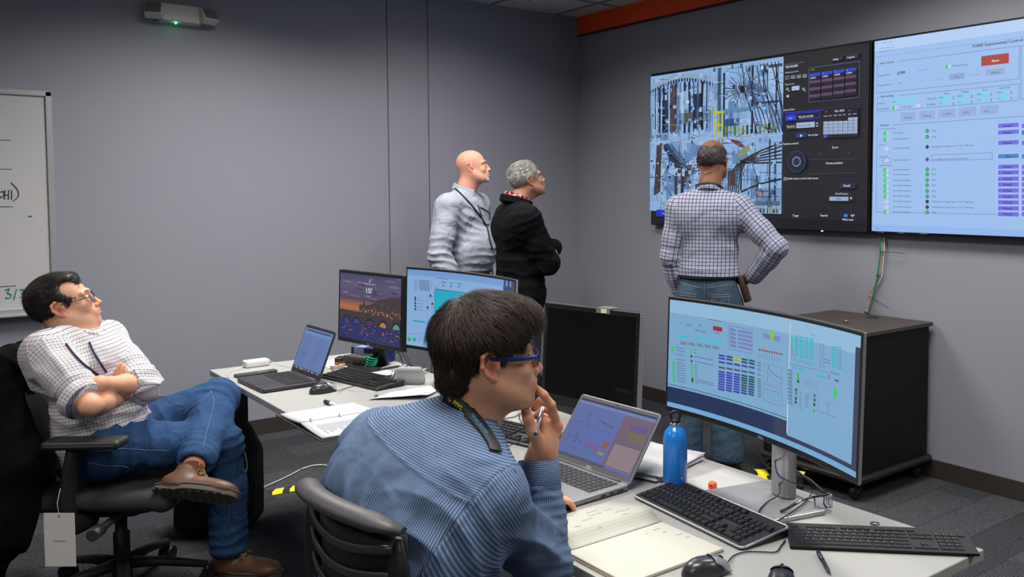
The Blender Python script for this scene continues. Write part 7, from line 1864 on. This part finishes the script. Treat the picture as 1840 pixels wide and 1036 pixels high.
def seated_near():
    SL, SR = V3((.845, 1.885, 1.00)), px(874, 892, 1.765); N = px(840, 756, 1.88); P = V3((.715, 1.70, .575))
    bnd = np.array([-.035, 0, .01]); J = dict(P=P, N=N, SL=SL, SR=SR, bend=bnd); base = V3((.85, 1.66, 0))
    r, d, u = body_frames(J)
    EL, WL = V3((1.05, 2.03, .80)), V3((1.25, 1.86, .79)); ER, WR = px(978, 1016, 1.93), px(967, 826, 1.965)
    Ho = px(876, 642, 1.88); Rh = R3(yawdir(math.radians(108))+UPZ*.02, UPZ); col = (206, 154, 126)
    hp = head_prims(Ho, Rh, 1.0, jaw=1.06, neck=N, neck_r=.060, nose=.92); v, q = sdf_mesh(hp, .0022)
    hc = head_color(v, Ho, Rh, 1., col, brow=(50, 36, 32), lip=(196, 120, 116), stub=((140, 100, 88), .3))
    HR, HL = P+V3((.04, -.10, -.015)), P+V3((.04, .10, -.015)); KR, KL = V3((1.16, 1.50, .56)), V3((1.17, 1.93, .56)); AR, AL = V3((1.22, 1.50, .10)), V3((1.24, 1.94, .10))
    tp, _ = torso_prims(J, -.014); core = tp+leg_prims(HR, KR, AR, -.008)+leg_prims(HL, KL, AL, -.008); bv, bq = sdf_mesh(core, .01)
    arms = arm_prims(SR, ER, WR, -.004, r=(.05, .044, .038, .0275))+arm_prims(SL, EL, WL, -.004)
    hl = hand_prims(WL, V3((1, .1, -.1)), UPZ, -1, .4, .95)
    H_ = [Ell(px(982, 790, 1.962), (.026, .046, .040), np.array([nrm(LAT), nrm(px(1001, 762, 1.97)-WR), nrm(np.cross(LAT, px(1001, 762, 1.97)-WR))]), .014)]
    H_ += [Cone(WR, px(972, 806, 1.965), .027, .024, .02, sq=(LAT, 1.05)), Cone(px(970, 806, 1.95), px(1000, 766, 1.965), .020, .0145, .016), Cone(px(975, 806, 1.985), px(999, 770, 2.01), .020, .013, .016)]
    idx = [px(1001, 763, 1.958), px(990, 727, 1.925), px(977, 709, 1.913), px(966, 699, 1.912)]; mid = [px(1001, 766, 1.985), px(988, 726, 1.965), px(971, 720, 1.955), px(960, 733, 1.947)]
    rng_ = [px(1000, 772, 2.005), px(990, 738, 1.998), px(974, 733, 1.985), px(964, 747, 1.975)]; pnk = [px(997, 782, 2.022), px(988, 752, 2.02), px(976, 748, 2.01), px(968, 758, 2.0)]
    thb = [px(972, 806, 1.935), px(958, 776, 1.905), px(949, 752, 1.90), px(944, 735, 1.908)]
    finger(H_, idx, .0105, .0080, .005); finger(H_, mid, .0100, .0078, .004); finger(H_, rng_, .0095, .0075, .004); finger(H_, pnk, .0085, .0068, .004); finger(H_, thb, .0145, .0095, .008)
    H_ += [Ell(px(946, 741, 1.905), (.0098, .0098, .0115), None, .004), Ell(px(1000, 764, 1.955), (.012, .012, .012), None, .008)]
    av, aq = sdf_mesh(arms[4:]+hl, .005); fv, fq = sdf_mesh(arms[:4]+H_, .0022)
    fc = skin_cols(fv, (208, 152, 122)); 
    for p_, k_ in ((idx[1], .016), (idx[0], .018), (thb[3], .012), (idx[3], .010), (mid[1], .014)):
        w_ = np.clip(1-np.linalg.norm(fv-p_, axis=1)/k_, 0, 1)[:, None]*.45; fc = fc*(1-w_)+np.array(lin((.80, .46, .38)))*w_
    nail = np.linalg.norm(fv-(thb[3]+nrm(thb[3]-thb[2])*.001-DEP*.009), axis=1) < .0062; fc[nail] = lin((.92, .76, .70))
    P_ = person('seated person in striped blue shirt in the foreground, pen in hand at the chin', base, *islands([(v, q, hc), (bv, bq, skin_cols(bv, col)), (av, aq, skin_cols(av, col)), (fv, fq, fc)]))
    BASE_OF[P_.name] = base
    def stripes(name, ax):
        t = NT(name); b = t.bsdf(Roughness=.85); b.inputs['Specular IOR Level'].default_value = .12; x, y = uvxy(t); co = t.coord()
        c = t.mix(band_(t, (x, y)[ax], .0046, .40, .35), rgb(60, 78, 108), rgb(124, 141, 168)); nz = t.n('ShaderNodeTexNoise', i_Scale=9., i_Detail=4.); t.l(co, nz.inputs[0])
        c = t.mix(t.math('MULTIPLY', nz.outputs[0], .5), c, rgb(92, 114, 148)); t.l(c, b.inputs[0]); fold_bump(t, b, .6); return t.m
    SV, SH = stripes('stripes_along', 0), stripes('stripes_across', 1); SEA = mat('shirt_seam', (104, 128, 164), .85)
    tp, fr = torso_prims(J, .024, belly=.02, wide=1.06); Pv, u, rr, f, T = fr
    ap = [Cone(SR, SR*.35+ER*.65, .062, .062, .045, 'Ru'), Cone(SR*.4+ER*.6, ER, .062, .056, .02, 'Ru'), Cone(ER, ER*.5+WR*.5, .056, .048, .02, 'Rf'), Cone(ER*.6+WR*.4, ER*.24+WR*.76, .050, .044, .02, 'Rf'),
          Cone(SL, SL*.35+EL*.65, .074, .066, .04, 'Lu'), Cone(SL*.4+EL*.6, EL, .066, .056, .02, 'Lu'), Cone(EL, WL-nrm(WL-EL)*.02, .055, .042, .02, 'Lf')]
    bulk = [Ell(P+u*T*.62-f*.05+r*-.10, (.13, .10, .17), np.array([r, f, u]), .06, 'T'), Ell(P+u*T*.55-f*.04+r*.10, (.13, .10, .17), np.array([r, f, u]), .06, 'T'), Ell(P+u*T*.9-f*.012, (.12, .08, .07), np.array([r, f, u]), .05, 'T')]
    axR = nrm(WR-ER)
    neck_up = nrm(UPZ*.78+LAT*.60+DEP*.1)
    cut = [Cone(N+neck_up*.022, N+neck_up*.15, .064, .075, .004, sub=True), Ell(ER*.17+WR*.83+axR*.035, (.05, .05, .05), None, .004, sub=True)]
    fr_ = {'T': (Pv, u, rr, .19, 0., rr), 'Ru': (SR-r*.13+u*.05, ER-SR+r*.13-u*.05, d, .135, 0.), 'Rf': (ER, WR-ER, d, .052, .3), 'Lu': (SL, EL-SL, d, .07, 0.), 'Lf': (EL, WL-EL, d, .05, .3)}
    yz = T*.80
    YA, YB_ = px(690, 765, 1.98), px(836, 912, 1.70); YN = nrm(np.cross(YB_-YA, f)); YN = YN*np.sign(YN@u)
    SN = nrm(r*.85+nrm(ER-SR)*.35); S2 = SR+r*.022
    def move(fc, which, tags):
        w = np.where((which == tags.index('T')) & ((fc-S2)@SN > 0) & ((fc-Pv)@u > T*.45), tags.index('Ru'), which); return np.where((which == tags.index('Ru')) & ((fc-S2)@SN < 0), tags.index('T'), w)
    def seamd(v, N_):
        h = (v-YA)@YN+yz-.022; back = ((v-Pv)@f < .03) & ((v-S2)@SN < 0); dd = np.abs(h-yz); s1 = np.where(back, np.clip(1-dd/.006, 0, 1)*.0025, 0)
        x = (v-Pv)@r; pl = np.where(back & (h < yz), np.exp(-((x+.0)/.012)**2)*.008*np.clip((yz-h)/.1, 0, 1)*np.clip(1-(yz-h)/.4, 0, 1), 0)
        low = np.where(h < yz-.02, np.clip((yz-h)/.2, 0, 1)*.006*np.sin(x*70+vnoise(v*7)*3), 0)
        ds = np.abs((v-S2)@SN); arm_ = np.where(((v-Pv)@u > T*.45) & (ds < .012), .0022*np.cos(np.clip(ds/.012, 0, 1)*PI/2)-.003*np.exp(-(ds/.0025)**2), 0)
        return s1+pl+low+arm_
    dn = addf(seamd, creases(ER, WR-ER, .0035, .024, .10, .9), creases(ER*.45+WR*.55, WR-ER, .003, .02, .09, .7), creases(SR*.6+ER*.4-UPZ*.04, (.6, .2, 1), .008, .06, .16, .4), creases(SR-f*.08-u*.1, (1, .3, .3), .008, .05, .15), creases(SL-f*.08-u*.08, (.2, 1, .3), .006, .05, .14))
    def pick(v, q, uv, which, tags):
        fc = v[q].mean(1); h = (fc-YA)@YN+yz-.022; isT = which == tags.index('T'); return (isT & (h > yz)).astype(int)
    shirt = cloth('shirt', tp+ap+bulk+cut, .0045, fr_, [SV, SH], P_, base, .005, 7., dents=dn, pick=pick, seed=21, move=move); BASE_OF[shirt.name] = base
    # cuff
    c = MB(); a0, a1 = ER*.28+WR*.72, ER*.04+WR*.96; a1 = a0+axR*.062; c.tube([Vector(a0-base), Vector(a0+axR*.003-base), Vector(a0*.5+a1*.5-base), Vector(a1-base), Vector(a1+axR*.002-base), Vector(a1-axR*.012-base)], [.046, .0475, .0465, .046, .044, .040], 32)
    o = c.build('cuff', SH, shirt); ul = o.data.uv_layers.new(name='UVMap'); BASE_OF[o.name] = base
    for p in o.data.polygons:
        for li in p.loop_indices: co = np.array(o.data.vertices[o.data.loops[li].vertex_index].co)+base-a0; ul.data[li].uv = (0, co@axR)
    cl = collar('collar', N-neck_up*.010, neck_up, LAT, .067, .027, SH, shirt, base, .8, .014, tip=.045, tilt=.0); BASE_OF[cl.name] = base
    dm = mat('trousers_dark', (38, 42, 54), .85)
    lp = [Ell(P-UPZ*.02, (.18, .15, .12), np.array([r, nrm(np.cross(UPZ, r)), UPZ]), .05)]+leg_prims(HR, KR, AR, .02, r=(.088, .066, .062, .054))+leg_prims(HL, KL, AL, .02, r=(.088, .066, .062, .054))
    cloth('trousers', lp, .009, {}, dm, P_, base, .005, 9.)
    for A_ in (AR, AL): shoe('shoe', (A_[0], A_[1], .088), (1, 0, 0), UPZ, BLK, SOLE, BLK2, P_, base)
    # yoke and armhole stitching
    bv2 = bvh_of([shirt, P_, cl]); st = MB()
    for pts in ([(905, 800), (915, 830), (928, 850)],):
        h = drape(bv2, dense(pts, 8), .0006)
        if len(h) > 1: st.tube([p-Vector(base) for p, n_ in h], .0011, 4)
    st.build('stitching', SEA, shirt)
    # lanyard ribbon with lettering
    path = dense([(771, 688), (787, 700), (805, 711), (823, 725), (842, 742), (857, 759), (873, 779), (885, 799), (889, 812)], 8)
    h = drape(bv2, path, .005); LB_ = mat('lanyard_black', (20, 20, 24), .6)
    pc = [p for p, n_ in h]; pn = [n_ for p, n_ in h]
    for _ in range(6): pc = [pc[0]]+[(pc[i-1]+pc[i]*2+pc[i+1])/4 for i in range(1, len(pc)-1)]+[pc[-1]]
    for _ in range(12): pn = [pn[0]]+[((pn[i-1]+pn[i]*2+pn[i+1])/4).normalized() for i in range(1, len(pn)-1)]+[pn[-1]]
    rb = MB(); hw = .0140; vs = []; S_ = []; acc = 0
    for i, p in enumerate(pc):
        tg_ = (pc[min(i+1, len(pc)-1)]-pc[max(i-1, 0)]).normalized(); n_ = (pn[i]-tg_*pn[i].dot(tg_)).normalized(); w = tg_.cross(n_)
        if i: acc += (pc[i]-pc[i-1]).length
        S_.append((acc, p, tg_, n_, w)); vs += [p+w*hw-Vector(base), p-w*hw-Vector(base)]
    rb.add(vs, [(2*i, 2*i+1, 2*i+3, 2*i+2) for i in range(len(pc)-1)], True); lo = rb.build('lanyard', LB_, P_, solid=.0016)
    def onrib(s, y, z=.0012):
        for a, b in zip(S_, S_[1:]):
            if s <= b[0] or b is S_[-1]:
                k = (s-a[0])/max(b[0]-a[0], 1e-6); w = a[4].lerp(b[4], min(max(k, 0), 1)); return a[1].lerp(b[1], k)+w*(y)+a[3]*z-Vector(base)
    L_ = S_[-1][0]
    def rtext(s, at, size, m, nm):
        v_, f_, w_ = text_mesh(s); q_ = MB(); sg = 1. if S_[5][4].z > 0 else -1.
        for dx in (0, .0006): q_.add([onrib(at+p[0]*size+dx, sg*(p[1]*size-size*.35)) for p in v_], f_)
        q_.build(nm, m, lo)
    rtext('PPPL', L_*.27, .0125, mat('yellow_print', (216, 206, 40), .6), 'yellow_lettering'); rtext('New Jersey', L_*.50, .0125, mat('blue_print', (20, 130, 180), .6), 'blue_lettering')
    q_ = MB(); q_.tube([onrib(L_*.225+.004*math.cos(a), .004*math.sin(a), .0014) for a in [PI*i/8*1.6 for i in range(9)]], .0013, 5); q_.build('orange_emblem', mat('orange_print', (230, 130, 60), .6), lo)
    bb = MB(); s0 = L_*.02; bb.add([onrib(s0, hw+.001, .0005), onrib(s0, -hw-.001, .0005), onrib(s0+.022, -hw-.001, .0022), onrib(s0+.022, hw+.001, .0022), onrib(s0, hw+.001, .003), onrib(s0, -hw-.001, .003), onrib(s0+.022, -hw-.001, .004), onrib(s0+.022, hw+.001, .004)], [(0, 1, 2, 3), (4, 7, 6, 5), (0, 4, 5, 1), (1, 5, 6, 2), (2, 6, 7, 3), (3, 7, 4, 0)]); bb.build('breakaway_clasp', mat('clasp_grey', (58, 56, 62), .5), lo)
    # hair
    hm = hair_mat('hair_brown_black', (50, 38, 32), .5)
    cfg = dict(vol=[((0, -.014, .042), (.086, .103, .094)), ((0, .035, .088), (.066, .072, .044)), ((0, -.070, -.030), (.060, .040, .058))],
               cut=[((0, .125, -.005), (.12, .062, .066)), ((.09, .046, -.035), (.052, .034, .060)), ((-.09, .046, -.035), (.052, .034, .060)), ((.09, -.013, -.014), (.034, .031, .043)), ((-.09, -.013, -.014), (.034, .031, .043)), ((0, .06, -.10), (.14, .10, .075)), ((0, .0, -.120), (.1, .06, .068)), ((0, -.07, -.130), (.12, .08, .080))])
    cap, (cv, cn, cl_) = hair_cap('hair', Ho, Rh, 1., cfg, hm, P_, base, .0028)
    def flow(l):
        c_ = np.array([.015, -.055, .125]); w = l-c_; w[:, 0] *= 1.3; w[:, 2] -= .03; return w+.25*np.stack([vnoise(l*22), vnoise(l*22+9), vnoise(l*22+17)], 1)*.22
    strands('hair_strands', cv, cn, cl_, Ho, Rh, 1., flow, lambda l: np.where(l[:, 2] > .07, .050, np.where((l[:, 2] < .03) & (l[:, 1] > -.05), .010, .026)), 24000, .00062, hm, cap, base, lift=.36, curl=.24, segs=5, seed=8)
    gl = glasses(P_, base, Ho, Rh, 1., mat('frame_blue', (22, 50, 110), .25), r=.0015, w=.025, h=.016, rect=True, armr=.0024, z0=.0)
    # pen held between thumb and fingers
    a, b = px(962, 779, 1.885), px(979, 722, 2.0); b = a+nrm(b-a)*.125
    t = thing('pen', 'silver pen held in the near seated person\'s raised hand', 'pen', a, 0); q_ = MB(); D_ = b-a
    q_.tube([Vector(D_*k) for k in (0, .03, .35, .36, .85, .95, 1.)], [.003, .0046, .0046, .0048, .0048, .003, .001], 14); q_.build('barrel', mat('pen_silver', (176, 180, 192), .25, .6), t)
    q_ = MB(); q_.tube([Vector(D_*k) for k in (-.012, .0, .012)], [.0035, .0040, .0044], 12); q_.build('end_cap', mat('pen_blue_end', (60, 78, 120), .35), t)
    # ---------- his chair
    tl, tr = V3(atz(512, 848, 1.0)), V3(atz(688, 944, 1.0)); c_ = (tl+tr)/2; yaw = math.atan2(tl[1]-tr[1], tl[0]-tr[0])   # along the top bar, right->left
    t = thing('office_chair', 'black slat-back chair with grey top rail in the foreground', 'chair', (c_[0]+.30, c_[1], 0), yaw-PI/2-PI/2+PI/2-PI/2+0)
    t.rotation_euler.z = -PI/2+(yaw-PI/2)          # local +y faces the desk (+x world), local x to his right
    M = wframe(t); inv = M.inverted(); W2 = np.linalg.norm(tl-tr)/2-.015
    GRT = mat('top_rail_grey', (60, 59, 62), .5); CBK = mat('chair_back_black', (12, 12, 13), .5)
    def arc(x, z, k=1.): return -.30+.055*(x/W2)**2*k-(z-.62)*.05+(.035 if z < .7 else 0)*0
    pts = [(x, arc(x, 1.0), 1.0-.018*(x/W2)**2) for x in np.linspace(-W2, W2, 15)]
    MB().tube(pts, [.012]+[.020]*1+[.026]*11+[.020, .012], 14, flat=.62).build('top_rail', GRT, t)
    for s_ in (-1, 1):
        MB().tube(spline([(s_*W2*.90, arc(W2, .96), .965), (s_*W2*.90, arc(W2*.95, .8)-.005, .80), (s_*W2*.80, arc(W2*.9, .62), .60), (s_*W2*.62, -.24, .46)], 8), [.005, .010, .014]+[.017]*22, 10, flat=1.7).build('side_frame', CBK, t)
    for k in range(8):
        z = .945-.05*k; w = W2*(.90-.018*k)
        MB().tube([(x, arc(x, z)+.012*math.cos(x/w*PI/2), z-.022*math.cos(x/w*PI/2)) for x in np.linspace(-w, w, 15)], .0042, 8, flat=2.2).build('back_slat', mat('slat_grey', (46, 46, 49), .4), t)
    MB().grid(lambda u_, v_: ((u_-.5)*2*W2*(.80+.10*v_), arc((u_-.5)*2*W2, .6+.36*v_)+.016, .60+.365*v_), 12, 8).build('back_mesh', CBK, t, solid=.006)
    v, q = sdf_mesh([RBox((0, .0, .445), (.24, .24, .035), .03, k=.02)], .007); to_obj('seat', v, q, _MC['seat_fabric'], t)
    MB().tube(spline([(0, -.02, .40), (0, -.2, .39), (0, -.27, .48), (0, -.29, .62)], 6), .025, 10, flat=1.6).build('back_support', CBK, t)
    MB().lathe([(.0001, .05), (.034, .05), (.034, .13), (.028, .24), (.022, .245), (.022, .41)], seg=20).build('gas_lift', CBK, t)
    for k in range(5):
        a = 2*PI*k/5+.3; ca, sa = math.cos(a), math.sin(a); b = MB()
        b.tube([(ca*.03, sa*.03, .115), (ca*.15, sa*.15, .108), (ca*.30, sa*.30, .078)], [.03, .024, .017], 8, flat=.8); lg = b.build('base_leg', CBK, t); w_ = MB()
        for s_ in (-1, 1): w_.cyl((ca*.30-sa*s_*.012, sa*.30+ca*s_*.012, .03), (ca*.30-sa*s_*.026, sa*.30+ca*s_*.026, .03), .029, 18)
        w_.cyl((ca*.30, sa*.30, .03), (ca*.30, sa*.30, .075), .009, 8); w_.build('caster', BLK, lg)
seated_near()
